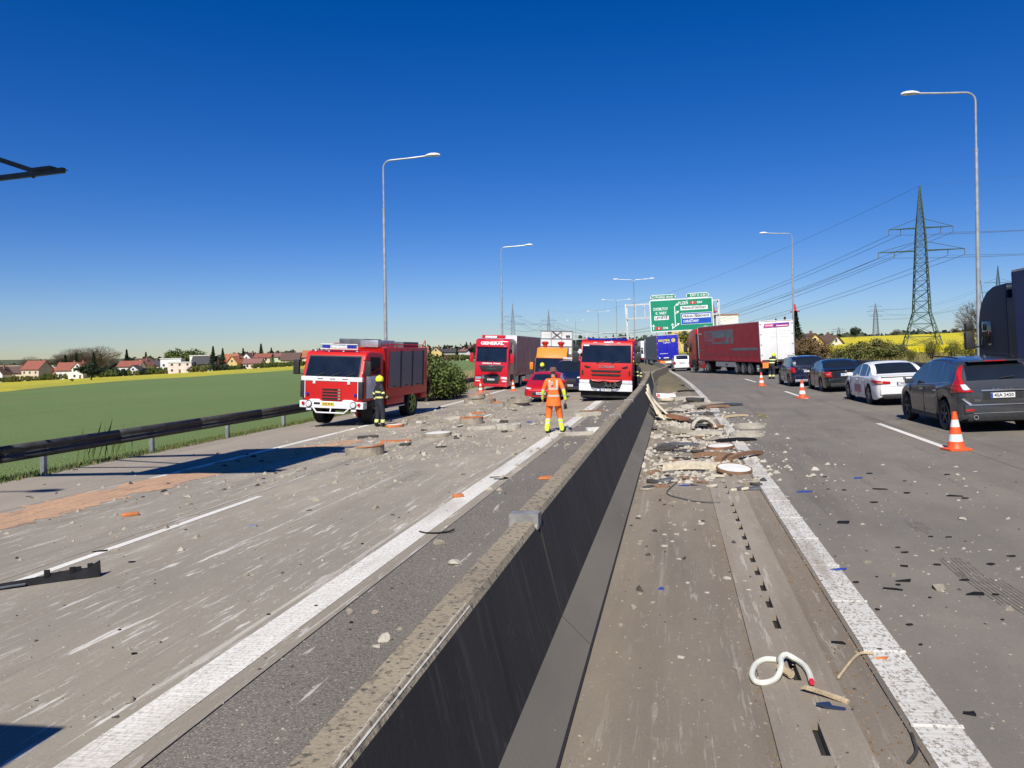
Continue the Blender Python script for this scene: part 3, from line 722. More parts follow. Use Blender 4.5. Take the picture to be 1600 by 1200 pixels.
# ------------------------------------------------------------------ saloons and the others
def saloon(label, s, t, rz, mat, L, W, H, wr, lampkind, platetxt, group=None, rimm=None, trunk=.98, name='parked_car', dirt=None):
    th = on_road(name, label, 'car', s, t, rz, group)
    h = H; r = -L / 2
    top = [(r, trunk - .10), (r + .05, trunk - .02), (r + .25, trunk + .03), (r + .62, trunk + .06), (r + 1.1, h - .13), (r + 1.55, h - .01), (r + 2.05, h), (r + 2.5, h - .03), (r + 2.9, h - .15), (r + 3.45, 1.03), (r + 3.8, .97), (L / 2 - .25, .84), (L / 2, .60)]
    belt = [(r, trunk - .12), (r + .5, trunk), (r + 1.4, .96), (r + 3.2, .91), (L / 2, .58)]
    ax = (r + 1.05, L / 2 - .92); tab = hwt(L)
    car_body(th, L, W, top, belt, ax, wr, mat, [(r + 1.02, r + 1.35), (r + 1.42, r + 2.22), (r + 2.30, r + 3.25)], [('windscreen', r + 2.72, r + 3.40), ('rear_window', r + .66, r + 1.32)], tab, .20, .34)
    for s_ in (-1, 1):
        for y in ax: wheel(th, s_ * (W / 2 - .12), y, wr, .215, rimm or RIM, s_, 5 if lampkind == 'wide' else 7)
        if lampkind == 'wide': q = [[(s_ * 24, trunk - .25), (s_ * 45, trunk - .26), (s_ * 46, trunk - .12), (s_ * 24, trunk - .17)], [(s_ * 45, trunk - .26), (s_ * 66, trunk - .17), (s_ * 65, trunk - .11), (s_ * 46, trunk - .12)]]
        else: q = [[(s_ * 30, trunk - .34), (s_ * 58, trunk - .33), (s_ * 57, trunk - .09), (s_ * 31, trunk - .10)]]
        lamp = wrap(th, 'tail_light', q, LAMP_R, (0, r + 1.0, 0))
        wrap(th, 'indicator_lens', [[(s_ * 34, trunk - .23), (s_ * 44, trunk - .225), (s_ * 44, trunk - .19), (s_ * 34, trunk - .19)]], M('lamp_pink', (.55, .25, .22), .2, 0, .1, 10), (0, r + 1.0, 0), off=.015, nu=4).parent = lamp
    bm_ = build('rear_bumper', box(-W / 2 + .14, W / 2 - .14, r - .03, r + .18, .36, trunk - .36), mat, th, bev=.05, seg=3)
    build('bumper_insert', box(-W / 2 + .22, W / 2 - .22, r - .038, r + .1, .24, .40), BLACK, bm_, bev=.03)
    build('trunk_gap', [box(-.64, .64, r - .003, r + .02, trunk - .355, trunk - .347)], BLACK2, th)
    plate(th, 0, r - .014, trunk - .235, platetxt, .5, .115)
    build('trunk_emblem', lathe([(0, r - .02), (.05, r - .018), (.055, r + .02)], 12, 'y', (0, 0, trunk - .09)), CHROME, th)
    mirror_pair(th, W, r + 3.05, .93, mat); handles(th, W, (r + 1.55, r + 2.45), .82, mat if lampkind == 'wide' else BLACK); door_gaps(th, W, (r + 1.40, r + 2.27, r + 3.35), .30, .90, tab)
    build('lip', box(-W / 2 + .2, W / 2 - .2, r + .0, r + .16, trunk - .012, trunk + .008), mat, th, bev=.006)
    return th
kia = saloon('white saloon with red wrap-around tail lights in the stopped queue', 30.75, 7.5, .02, WHITE, 4.84, 1.83, 1.455, .335, 'wide', '7AD 5142')
for s_ in (-1, 1): build('lower_valance', box(s_ * .35, s_ * .72, -2.455, -2.3, .27, .37), BLACK, kia, bev=.02)
build('door_print', [box(-.924, -.915, -.55, .35, .38, .66)], M('door_print', (.10, .16, .32), .4, 0, .3, 5, rgb2=(.45, .08, .06), lo=.5, hi=.52), kia)
sed = saloon('black saloon with square red tail lights and white plate', 39.2, 7.52, .01, DKGREEN, 4.60, 1.78, 1.43, .315, 'tall', '2S1 3875', trunk=1.0)
# dark blue estate with upright tail
def estate(label, s, t, rz, mat, L=4.50, W=1.75, H=1.56, wr=.31, lamp='low', rails=True, ptxt='3SC 4810', name='parked_car', group=None, van=False):
    th = on_road(name, label, 'car', s, t, rz, group); r = -L / 2
    top = [(r, 1.0), (r + .06, 1.08), (r + .18, 1.36), (r + .30, H - .07), (r + .55, H - .01), (r + 1.6, H + .02), (r + 2.3, H), (r + 2.75, H - .09), (r + 3.35, 1.08), (r + 3.7, 1.0), (L / 2 - .2, .84), (L / 2, .62)]
    if van: top = [(r, 1.05), (r + .05, 1.12), (r + .13, 1.40), (r + .24, H - .06), (r + .5, H), (r + 1.6, H + .02), (r + 2.5, H - .02), (r + 2.95, H - .16), (r + 3.55, 1.12), (r + 3.85, 1.02), (L / 2 - .15, .84), (L / 2, .62)]
    belt = [(r, .98), (r + .5, 1.02), (r + 3.1, .94), (L / 2, .6)]; tab = hwt(L); ax = (r + .85, L / 2 - .82)
    car_body(th, L, W, top, belt, ax, wr, mat, [(r + .42, r + 1.12), (r + 1.2, r + 2.02), (r + 2.10, r + 3.1)], [('windscreen', r + 2.62, r + 3.35), ('rear_window', r + .07, r + .27)], tab, .23, .2)
    for s_ in (-1, 1):
        for y in ax: wheel(th, s_ * (W / 2 - .11), y, wr, .2, RIM, s_, 6)
        wrap(th, 'tail_light', [[(s_ * 31, .70), (s_ * 54, .72), (s_ * 53, 1.04), (s_ * 34, .98)]], LAMP_R, (0, r + 1.0, 0))
        if rails: build('roof_rail', tube([(s_ * .56, r + .5, H), (s_ * .58, r + .7, H + .05), (s_ * .58, r + 2.2, H + .055), (s_ * .56, r + 2.4, H + .0)], .016), BLACK, th)
    bm_ = build('rear_bumper', box(-W / 2 + .13, W / 2 - .13, r - .04, r + .18, .34, .62), mat, th, bev=.05, seg=3)
    build('bumper_insert', box(-W / 2 + .2, W / 2 - .2, r - .046, r + .1, .25, .37), BLACK if mat is not DKBLUE else ALU, bm_, bev=.02)
    plate(th, .0, r - .012, .80, ptxt, .5, .115)
    build('tailgate_trim', box(-.32, .32, r - .012, r + .03, .885, .905), CHROME, th, bev=.004)
    build('rear_wiper', tube([(0, r + .045, 1.10), (.3, r + .065, 1.14)], .01), BLACK, th)
    mirror_pair(th, W, r + 2.95, .95, mat); handles(th, W, (r + 1.3, r + 2.2), .84, BLACK); door_gaps(th, W, (r + 1.16, r + 2.06, r + 3.15), .32, .93, tab)
    return th
logan = estate('dark blue estate car with roof rails nearest the red curtain trailer', 45.1, 7.0, .01, DKBLUE)
touran = estate('small white people carrier stopped between the red tractor and blue trailer', 83.6, 2.55, .0, WHITE, 4.4, 1.79, 1.62, .31, rails=False, ptxt='5AE 1020', van=True)
# red hatchback facing the camera
def front_car(label, s, t, rz, mat, L, W, H, wr, name='parked_car', cat='car', tall=False, lightbar=False):
    th = on_road(name, label, cat, s, t, math.pi + rz); r = -L / 2; f = L / 2
    if not tall:
        top = [(r, .95), (r + .05, 1.02), (r + .35, 1.24), (r + .75, H - .05), (r + 1.4, H), (r + 2.0, H - .03), (r + 2.45, H - .16), (r + 3.15, 1.03), (r + 3.4, .96), (f - .35, .83), (f - .1, .70), (f, .56)]
        belt = [(r, .90), (r + .5, 1.0), (r + 2.9, .90), (f, .54)]; wins = [(r + .55, r + .95), (r + 1.02, r + 1.8), (r + 1.88, r + 2.85)]; scr = [('windscreen', r + 2.3, r + 3.12), ('rear_window', r + .1, r + .6)]; ax = (r + .85, f - .93)
    else:
        top = [(r, 1.3), (r + .06, H - .12), (r + .25, H), (r + 1.2, H + .03), (r + 2.9, H), (r + 3.25, H - .10), (r + 4.0, 1.22), (r + 4.25, 1.14), (f - .2, 1.0), (f, .8)]
        belt = [(r, 1.1), (r + 3.6, 1.06), (f, .74)]; wins = [(r + .35, r + 1.6), (r + 1.7, r + 2.7), (r + 2.8, r + 3.75)]; scr = [('windscreen', r + 3.15, r + 3.98)]; ax = (r + .95, f - .9)
    tab = hwt(L, [(-.5, .86), (-.47, .95), (-.4, .99), (0, 1), (.35, .98), (.42, .95), (.465, .89), (.488, .80), (.5, .70)])
    car_body(th, L, W, top, belt, ax, wr, mat, wins, scr, tab, .2, .32 if not tall else .14)
    for s_ in (-1, 1):
        for y in ax: wheel(th, s_ * (W / 2 - .12), y, wr, .21, RIM_D, s_, 5)
        zh = .66 if not tall else .92
        wrap(th, 'headlight', [[(s_ * 25, zh - .03), (s_ * 47, zh - .02), (s_ * 52, zh + .08), (s_ * 26, zh + .03)]], LAMP_W, (0, f - 1.1, 0), True)
    build('grille', box(-.42, .42, f - .06, f + .012, .32 if not tall else .55, .50 if not tall else .84), BLACK, th, bev=.03)
    bm_ = build('front_bumper', box(-W / 2 + .22, W / 2 - .22, f - .2, f + .006, .26, .40), mat if not tall else BLACK, th, bev=.04)
    build('air_dam', box(-W / 2 + .3, W / 2 - .3, f - .12, f + .012, .20, .27), BLACK, th, bev=.02)
    plate(th, 0, f + .012, .44, '1AM 6307', .5, .11, rear=False)
    mirror_pair(th, W, f - 1.5 if not tall else f - 1.15, .95 if not tall else 1.12, mat); door_gaps(th, W, (wins[0][1] + .04, wins[1][1] + .04, wins[2][1] + .05), .30, .9, tab)
    if lightbar:
        lb = build('light_bar', box(-.62, .62, r + 2.55, r + 2.8, H + .05, H + .16), LAMP_W, th, bev=.03)
        build('red_dome', box(-.62, .05, r + 2.54, r + 2.81, H + .055, H + .165), LAMP_R, lb, bev=.03)
    return th
front_car('crimson hatchback behind the worker in orange, facing the debris', 40.6, -6.3, .0, RED_CAR, 4.25, 1.78, 1.44, .31)
front_car('dark blue rescue van with red and white light bar on its roof', 49.6, -5.85, .0, DKBLUE, 4.9, 1.92, 1.92, .34, 'rescue_van', 'van', True, True)
# ================================================================== heavy vehicles (local: y forward, front at y = 0)
RED_F = paint('fire_red', (.52, .012, .010), .45, .05, .08, .15); RED_M = paint('haulier_red', (.52, .010, .022), .28, .05, .6, .2); RED_D = paint('tractor_red', (.42, .008, .012), .3, .06, .5, .2)
NAVY = paint('navy_cab', (.004, .010, .028), .5, .08, .0, .0); NAVY.node_tree.nodes['Principled BSDF'].inputs['Specular IOR Level'].default_value = .35; ORANGE = paint('service_orange', (.72, .22, .01), .4, .05, .3, .2)
SHUT = M('shutter_grey', (.19, .20, .21), .5, .3, .12, 3, stretch=(1, 1, 14)); DGREY = M('chassis_grey', (.05, .05, .052), .6, .2, .25, 7)
CURT_R = M('curtain_red', (.32, .014, .020), .5, 0, .12, 1.2, bump=.15, bscale=3); CURT_M = M('curtain_maroon', (.50, .23, .18), .55, 0, .15, 1.0, bump=.15, bscale=3)
CURT_N = M('curtain_navy', (.012, .018, .11), .5, 0, .15, 1.0, bump=.15, bscale=3); CURT_B = M('door_blue', (.010, .012, .36), .45, 0, .06, 2); CURT_G = M('curtain_slate', (.12, .13, .145), .55, 0, .15, 1)
DOORW = M('trailer_door_white', (.74, .73, .70), .4, 0, .05, 1.5); PRINT_G = M('curtain_print_grey', (.13, .15, .165), .55, 0, .12, 2)
WTXT = M('white_lettering', (.78, .78, .76), .5, 0, .05, 8); YTXT = M('yellow_lettering', (.80, .62, .05), .5, 0, .06, 8); RTXT = M('red_lettering', (.60, .02, .05), .5, 0, .06, 8)
SEATC = M('cab_seat', (.04, .04, .045), .8, 0, .2, 6)
def tyre_pair(th, y, r, W, wd=.30, rim=None, twin=False, spokes=8):
    for s_ in (-1, 1):
        wheel(th, s_ * (W / 2 - wd / 2 - .02), y, r, wd, rim or RIM, s_, spokes)
        if twin: wheel(th, s_ * (W / 2 - wd * 1.5 - .06), y, r, wd, BLACK2, s_, 4)
def truck_mirror(th, x, y, z0, z1, mat, s_):
    a = build('wing_mirror', box(x, x + s_ * .24, y - .08, y + .06, z0, z1), mat, th, bev=.04)
    build('mirror_arm', [tube([(x + s_ * .12, y, z1 - .03), (x - s_ * .12, y - .15, z1 + .04)], .02), tube([(x + s_ * .12, y, z0 + .04), (x - s_ * .12, y - .15, z0 + .02)], .02)], BLACK, a)
def glass_quad(th, name, pts, mat=None, th_=.012): return build(name, slab(pts, th_), mat or GLASS_B, th)
# ------------------------------------------------------------------ old cab-over fire engine by the guardrail
def old_engine():
    W = 2.46; th = on_road('fire_engine', 'old red and white fire engine with roll-up lockers on the shoulder beside the wheat field', 'fire engine', 27.75, -12.55, math.pi - .045)
    prof = [(0, .98), (.03, 1.9), (-.10, 2.12), (-.30, 2.70), (-.42, 2.82), (-.8, 2.87), (-1.75, 2.84), (-1.95, 2.70), (-1.98, .98)]
    cab = build('cab', prism(prof, 'x', -W / 2, W / 2), RED_F, th, bev=.09, seg=3)
    # broad windscreen, slightly wrapped
    glass_quad(th, 'windscreen', [(W / 2 - .17, .035, 1.93), (-W / 2 + .17, .035, 1.93), (-W / 2 + .20, -.262, 2.64), (W / 2 - .20, -.262, 2.64)][::-1], th_=.02)
    build('window_frame', slab([(W / 2 - .13, .024, 1.90), (-W / 2 + .13, .024, 1.90), (-W / 2 + .165, -.288, 2.685), (W / 2 - .165, -.288, 2.685)][::-1], .02), BLACK, th)
    band = build('white_band', box(-W / 2 - .006, W / 2 + .006, -.10, .052, 1.73, 1.90), WHITE, th, bev=.02)
    for x in (-.55, -.05, .45): build('air_slot', box(x - .11, x + .11, .045, .056, 1.80, 1.83), BLACK, band)
    for s_ in (-1, 1):
        build('band_tab', box(s_ * .70 - .05, s_ * .70 + .05, .035, .056, 1.63, 1.735), WHITE, band)
        build('corner_deflector', box(s_ * (W / 2 - .14), s_ * (W / 2 + .03), -.12, .075, 1.10, 1.72), BLACK, th, bev=.03)
        build('deflector_edge', box(s_ * (W / 2 - .17), s_ * (W / 2 - .145), .03, .06, 1.08, 1.74), WHITE, th)
        build('door_panel', box(s_ * (W / 2 - .01), s_ * (W / 2 + .012), -1.72, -.35, 1.10, 1.93), paint('door_white', (.55, .57, .62), .35) if s_ == -1 else MATS['door_white'], th, bev=.01)
        build('side_window', prism([(-.42, 1.99), (-1.60, 1.99), (-1.60, 2.62), (-.66, 2.66)], 'x', s_ * (W / 2 + .002), s_ * (W / 2 + .014)), GLASS, th)
        build('door_handle', box(s_ * (W / 2 + .01), s_ * (W / 2 + .035), -1.60, -1.42, 1.66, 1.70), BLACK, th)
        build('wheel_arch', box(s_ * (W / 2 - .42), s_ * (W / 2 + .015), -2.05, -.75, .78, 1.02), BLACK, th, bev=.04)
        truck_mirror(th, s_ * (W / 2 + .10), .02, 1.95, 2.50, BLACK, s_)
        build('headlight', lathe([(0, .10), (.085, .098), (.10, .085), (.11, .04)], 16, 'y', (s_ * (W / 2 - .33), .02, .86)), LAMP_W, th, smooth=True); build('headlight_bezel', lathe([(.108, .062), (.135, .062), (.135, .045), (.108, .045)], 18, 'y', (s_ * (W / 2 - .33), .0, .86), True), BLACK, th)
        build('indicator', lathe([(0, .075), (.06, .072), (.065, .04)], 14, 'y', (s_ * (W / 2 - .10), .02, .885)), LAMP_R, th, smooth=True)
        build('fog_light', box(s_ * (W / 2 - .42), s_ * (W / 2 - .22), -.02, .06, .62, .70), LAMP_W, th, bev=.015)
        build('blue_strobe', lathe([(0, .085), (.05, .08), (.06, .04)], 12, 'y', (s_ * (W / 2 - .26), -.01, 1.24)), LAMP_B, th, smooth=True)
    gr = build('grille', box(-.38, .38, -.02, .038, 1.02, 1.48), RED_F, th)
    for k in range(4): build('grille_slot', box(-.37, .37, .036, .044, 1.04 + .112 * k, 1.115 + .112 * k), BLACK2, gr); build('slot_bracket', box(-.37, -.27, .043, .05, 1.05 + .112 * k, 1.105 + .112 * k), M('bronze_bracket', (.34, .24, .18), .5, .2, .2, 8), gr)
    bp = build('bumper', prism([(-W / 2 - .06, .72), (W / 2 + .06, .72), (W / 2 + .06, .98), (W / 2 - .28, .98), (W / 2 - .40, 1.05), (.5, 1.05), (.42, .98), (-.42, .98), (-.5, 1.05), (-W / 2 + .40, 1.05), (-W / 2 + .28, .98), (-W / 2 - .06, .98)], 'y', -.30, .05), WHITE, th, bev=.02)
    build('bull_bar', [tube([(-.72, .06, .72), (-.56, .12, .56), (.56, .12, .56), (.72, .06, .72)], .03), tube([(0, .12, .56), (0, .06, .73)], .025)], WHITE, bp)
    plate(th, .12, .052, .88, 'AAE 43-81', .52, .13, rear=False, col=PLATE_Y, eu=False)
    build('winch_slot', box(.44, .70, .045, .056, .85, .93), BLACK, bp)
    # roof light bar on a white frame
    lb = build('light_bar', box(-.80, .62, -.52, -.38, 2.96, 3.08), LAMP_W, th, bev=.015)
    build('bar_frame', [tube([(-.84, -.36, 2.93), (.66, -.36, 2.93), (.66, -.36, 3.11), (-.84, -.36, 3.11), (-.84, -.36, 2.93)], .018), tube([(-.40, -.36, 2.93), (-.40, -.36, 3.11)], .015), tube([(.25, -.36, 2.93), (.25, -.36, 3.11)], .015)], WHITE, lb)
    for a, b in ((-.79, -.42), (.27, .61)): build('blue_dome', box(a, b, -.525, -.365, 2.97, 3.07), LAMP_B, lb)
    for x in (-.8, -.25, .35, .9): build('marker_lamp', box(x - .035, x + .035, -.47, -.40, 2.83, 2.89), LAMP_W, th, bev=.01)
    for x in (-.6, 0, .6): build('wiper', tube([(x, .075, 1.92), (x - .35, .03, 2.06)], .012), BLACK, th)
    # rescue body
    bd = build('body', box(-W / 2, W / 2, -7.0, -2.25, 1.02, 3.02), RED_F, th, bev=.03)
    build('body_front_rake', prism([(-2.25, 3.0), (-2.24, 2.1), (-1.95, 3.0)], 'x', -W / 2 + .005, W / 2 - .005), RED_F, th)
    for s_ in (-1, 1):
        for k in range(3):
            y1 = -2.55 - 1.32 * k; o = build('locker_shutter', box(s_ * (W / 2 - .02), s_ * (W / 2 + .006), y1 - 1.18, y1, 1.40, 2.86), SHUT, th)
            build('shutter_slat', [box(s_ * (W / 2 + .005), s_ * (W / 2 + .010), y1 - 1.17, y1 - .01, 1.44 + .075 * q, 1.495 + .075 * q) for q in range(19)], SHUT, o)
            build('shutter_handle', box(s_ * (W / 2 + .006), s_ * (W / 2 + .03), y1 - .75, y1 - .4, 1.42, 1.45), BLACK, o)
        for k in range(4): build('locker_pillar', box(s_ * (W / 2 - .01), s_ * (W / 2 + .016), -2.54 - 1.32 * k, -2.38 - 1.32 * k, 1.36, 2.9), BLACK if k else RED_F, th)
        build('skirt', box(s_ * (W / 2 - .35), s_ * (W / 2 + .003), -4.2, -2.35, .72, 1.03), RED_F, th, bev=.02)
        build('skirt', box(s_ * (W / 2 - .35), s_ * (W / 2 + .003), -7.0, -6.25, .78, 1.03), RED_F, th, bev=.02)
        build('mudguard', lathe([(.76, -.34), (.76, .0), (.72, .01), (.72, -.34)], 24, 'x', (s_ * (W / 2 - .0) + (0 if s_ > 0 else .335), -5.25, .62), True), RED_D, th) if s_ > 0 else None
        build('step_rail', tube([(s_ * (W / 2 - .03), -4.3, .62), (s_ * (W / 2 - .03), -2.5, .62)], .035), ALU, th)
        build('roof_rail', [tube([(s_ * (W / 2 - .08), -2.4, 3.14), (s_ * (W / 2 - .08), -6.6, 3.14), (s_ * (W / 2 - .08), -6.85, 3.35), (s_ * (W / 2 - .08), -6.95, 3.0)], .02)] + [tube([(s_ * (W / 2 - .08), y, 3.0), (s_ * (W / 2 - .08), y, 3.14)], .018) for y in (-2.5, -3.5, -4.5, -5.5, -6.5)], RED_F, th)
    build('roof_box', box(-1.0, -.25, -3.6, -1.9, 3.02, 3.30), ALU, th, bev=.01)
    build('roof_box', box(-.15, .95, -4.2, -2.5, 3.02, 3.34), M('roof_case', (.10, .115, .13), .5, .2, .2, 4), th, bev=.01)
    build('roof_box', box(-1.0, .95, -6.4, -4.6, 3.02, 3.26), MATS['roof_case'], th, bev=.01)
    build('chassis', [box(-.42, .42, -6.9, -.4, .60, .95), box(-1.0, 1.0, -4.2, -2.6, .55, .95)], BLACK2, th)
    for y in (-1.42, -5.25):
        for s_ in (-1, 1):
            w_ = wheel(th, s_ * (W / 2 - .22), y, .62, .42, RIM_D if y > -3 else M('hub_green', (.22, .36, .06), .5, 0, .15, 6), s_, 6)
        build('axle', cyl((-1, y, .62), (1, y, .62), .12), BLACK2, th)
    text('door_lettering', 'HASIČI', .17, LAMP_B, th, (W / 2 + .0145, -1.0, 1.76), ROT_RIGHT, .75, depth=.001)
    build('steering_wheel', lathe([(.22, -.015), (.24, 0), (.22, .015), (.20, 0)], 16, 'z', (.55, -.45, 1.95), True), BLACK, th)
    return th
old_engine()
# ------------------------------------------------------------------ modern fire engine astride the white line
def new_engine():
    W = 2.46; th = on_road('fire_engine', 'modern red fire engine with white bumper corners and torn grille astride the white line', 'fire engine', 37.55, -3.06, math.pi + .0)
    prof = [(0, .95), (.02, 1.78), (-.22, 2.64), (-.32, 2.80), (-.55, 2.86), (-2.0, 2.86), (-2.05, .95)]
    build('cab', prism(prof, 'x', -W / 2, W / 2), RED_F, th, bev=.08, seg=3)
    glass_quad(th, 'windscreen', [(W / 2 - .07, .024, 1.80), (-W / 2 + .07, .024, 1.80), (-W / 2 + .10, -.226, 2.66), (W / 2 - .10, -.226, 2.66)][::-1], th_=.02)
    build('lower_skirt', box(-W / 2 + .05, W / 2 - .05, -.5, -.12, .14, .47), BLACK2, th)
    build('light_bar', box(-.95, .95, -.75, -.45, 2.86, 2.95), LAMP_B, th, bev=.03)
    text('visor_lettering', 'HASIČI', .13, WTXT, th, (-.08, -.252, 2.755), (HP - .55, 0, math.pi), .42, depth=.012, bold=.004)
    for x in (.55, -.55): build('marker_lamp', box(x - .08, x + .08, -.29, -.235, 2.72, 2.755), LAMP_W, th)
    build('visor_sticker', box(W / 2 - .40, W / 2 - .13, -.205, -.19, 2.57, 2.64), WTXT, th)
    text('maker_lettering', 'SCANIA', .155, CHROME, th, (-.02, .035, 1.60), ROT_FRONT, .72, depth=.006, bold=.004)
    for k, (z, hw) in enumerate(((1.40, .66), (1.22, .64))):
        g_ = build('grille_slot', prism([(-hw, z - .045), (hw, z - .045), (hw + .06, z + .045), (-hw - .06, z + .045)], 'y', .012, .032), BLACK2, th)
        build('slot_trim', box(-hw, hw, .03, .042, z - .012, z + .012), DGREY, g_)
    for s_ in (-1, 1):
        build('air_intake', prism([(s_ * .72, 1.58), (s_ * 1.02, 1.66), (s_ * 1.0, 1.56), (s_ * .80, 1.52)], 'y', .012, .03), BLACK2, th)
        build('corner_slot', box(s_ * 1.10 - .035, s_ * 1.10 + .035, .0, .028, 1.20, 1.42), BLACK2, th)
        b = build('bumper_corner', prism([(s_ * (W / 2 + .02), .46), (s_ * .50, .46), (s_ * .66, .56), (s_ * .74, .80), (s_ * (W / 2 + .02), .80)], 'y', -.40, .10), WHITE, th, bev=.03)
        build('headlight', box(s_ * .76, s_ * (W / 2 + .01), -.30, .09, .81, .98), LAMP_W, b, bev=.03)
        build('side_window', prism([(-.30, 1.85), (-1.55, 1.85), (-1.55, 2.60), (-.42, 2.60)], 'x', s_ * (W / 2 + .002), s_ * (W / 2 + .014)), GLASS, th)
        build('mirror_housing', box(s_ * (W / 2 + .08), s_ * (W / 2 + .36), -.10, .10, 1.78, 2.28), BLACK, th, bev=.05)
        build('mirror_housing', box(s_ * (W / 2 + .06), s_ * (W / 2 + .34), -.06, .12, 2.32, 2.62), BLACK, th, bev=.05)
        build('mirror_arm', tube([(s_ * (W / 2 - .02), -.12, 2.55), (s_ * (W / 2 + .15), 0, 2.6), (s_ * (W / 2 + .16), 0, 1.9)], .022), BLACK, th)
        build('round_mirror', lathe([(0, .13), (.10, .12), (.12, .08)], 14, 'y', (s_ * (W / 2 + .02), -.02, 2.30)), LAMP_W, th) if s_ > 0 else None
        build('step_well', box(s_ * (W / 2 - .3), s_ * (W / 2), -.9, -.25, .45, .96), BLACK, th, bev=.03)
    bl = build('bumper_centre', prism([(-.56, .46), (.56, .46), (.70, .62), (.30, .56), (-.30, .56), (-.70, .62)], 'y', -.2, .09), M('scraped_steel', (.30, .32, .35), .5, .3, .35, 7), th, bev=.01)
    build('radiator_gap', box(-.74, .74, -.25, .03, .56, 1.02), BLACK2, th)
    build('torn_panel', [slab([(-.72, .05, .98), (.72, .05, 1.0), (.62, .08, .93), (.3, .10, .90), (.1, .06, .94), (-.2, .11, .88), (-.55, .07, .91)], .02)], RED_F, th)
    for k in range(7):
        a = U(-.5, .5); build('broken_hose', tube([(a, .05, U(.85, .95)), (a + U(-.2, .2), .12, U(.7, .8)), (a + U(-.3, .3), .08, U(.58, .68))], .022), M('hose_dark', (.06, .06, .062), .6, 0, .3, 8), th)
    plate(th, 0, .10, .52, '5AB 7720', .5, .11, rear=False)
    build('bumper_sticker', lathe([(0, .102), (.05, .10)], 10, 'y', (.34, 0, .51)), WTXT, th)
    for x in (-.25, .45): build('wiper', tube([(x, .05, 1.78), (x - .45, .01, 1.90)], .012), BLACK, th)
    bd = build('body', box(-W / 2, W / 2, -7.6, -2.2, 1.05, 2.95), RED_F, th, bev=.04)
    for s_ in (-1, 1):
        for k in range(3): build('locker_shutter', box(s_ * (W / 2 - .02), s_ * (W / 2 + .008), -3.55 - 1.3 * k, -2.4 - 1.3 * k, 1.15, 2.7), SHUT, th)
        build('skirt', box(s_ * (W / 2 - .3), s_ * (W / 2 + .004), -4.9, -2.4, .55, 1.06), RED_F, th, bev=.02)
    build('chassis', box(-1.0, 1.0, -7.4, -.25, .45, .95), BLACK2, th)
    build('front_axle', box(-1.1, 1.1, -1.6, -.3, .30, .6), BLACK2, th)
    tyre_pair(th, -1.40, .50, W, .32); tyre_pair(th, -5.4, .50, W, .30, twin=True)
    return th
new_engine()
# ------------------------------------------------------------------ articulated lorries
def trailer(th, y0, L, W, H, curtain, door, floor=1.15, frame=None, axles=3, r=.48, lattice=False):
    """front wall at y0, runs back to y0 - L"""
    y1 = y0 - L; fm = frame or WHITE
    build('trailer_roof', box(-W / 2, W / 2, y1, y0, H - .07, H), M('roof_sheet', (.62, .62, .60), .5, 0, .1, 2), th, bev=.02)
    build('front_wall', box(-W / 2 + .01, W / 2 - .01, y0 - .06, y0 - .003, floor, H - .07), fm, th)
    for s_ in (-1, 1):
        build('side_curtain', [box(s_ * (W / 2 - .03), s_ * (W / 2 - .004), y1 + .08, y0 - .08, floor + .02, H - .07)], curtain, th)
        build('side_rail', box(s_ * (W / 2 - .06), s_ * (W / 2 + .004), y1, y0, floor - .16, floor + .02), curtain, th, bev=.01)
        n_ = int(L / .62)
        for k in range(n_): build('curtain_strap', box(s_ * (W / 2 - .005), s_ * (W / 2 + .005), y1 + .3 + .62 * k, y1 + .345 + .62 * k, floor - .05, floor + .36), DGREY if k % 2 else curtain, th)
        for y in (y0 - .04, y1 + .04): build('corner_post', box(s_ * (W / 2 - .08), s_ * (W / 2 + .003), y - .05, y + .05, floor - .1, H - .06), fm, th, bev=.01)
        build('underrun_guard', box(s_ * (W / 2 - .06), s_ * (W / 2 - .02), y1 + 5.0, y0 - 4.2, .55, .95), ALU, th)
    build('floor_frame', [box(-W / 2 + .03, W / 2 - .03, y1 + .02, y0 - .02, floor - .18, floor)] + [box(s_ * .5 - .06, s_ * .5 + .06, y1 + .1, y0 - .6, floor - .42, floor - .17) for s_ in (-1, 1)], DGREY, th)
    dl = []
    for s_ in (-1, 1):
        d_ = build('rear_door', box(s_ * .012, s_ * (W / 2 - .05), y1 - .012, y1 + .05, floor - .02, H - .09), door, th, bev=.006)
        build('lock_bar', [tube([(s_ * x, y1 - .03, floor), (s_ * x, y1 - .03, H - .15)], .016, 6) for x in (.28, .82)], door, d_)
        build('door_hinge', [box(s_ * (W / 2 - .14), s_ * (W / 2 - .03), y1 - .022, y1, floor + .3 + .75 * k, floor + .38 + .75 * k) for k in range(4)], ALU, d_); dl.append(d_)
        build('tail_light', box(s_ * .72, s_ * (W / 2 - .03), y1 - .03, y1 + .05, .88, 1.0), LAMP_R, th, bev=.01)
        build('mudflap', box(s_ * .75, s_ * (W / 2 - .03), y1 + .42, y1 + .44, .25, .85), BLACK, th)
    build('rear_bumper', box(-W / 2 + .05, W / 2 - .05, y1 - .01, y1 + .1, .48, .62), DGREY, th, bev=.01)
    ay = [y1 + 2.2 + 1.31 * k for k in range(axles)]
    for y in ay: tyre_pair(th, y, r, W, .38, RIM, spokes=9)
    for s_ in (-1, 1): build('landing_leg', box(s_ * .7 - .06, s_ * .7 + .06, y0 - 3.6, y0 - 3.45, .28, floor - .15), DGREY, th)
    return y1, dl
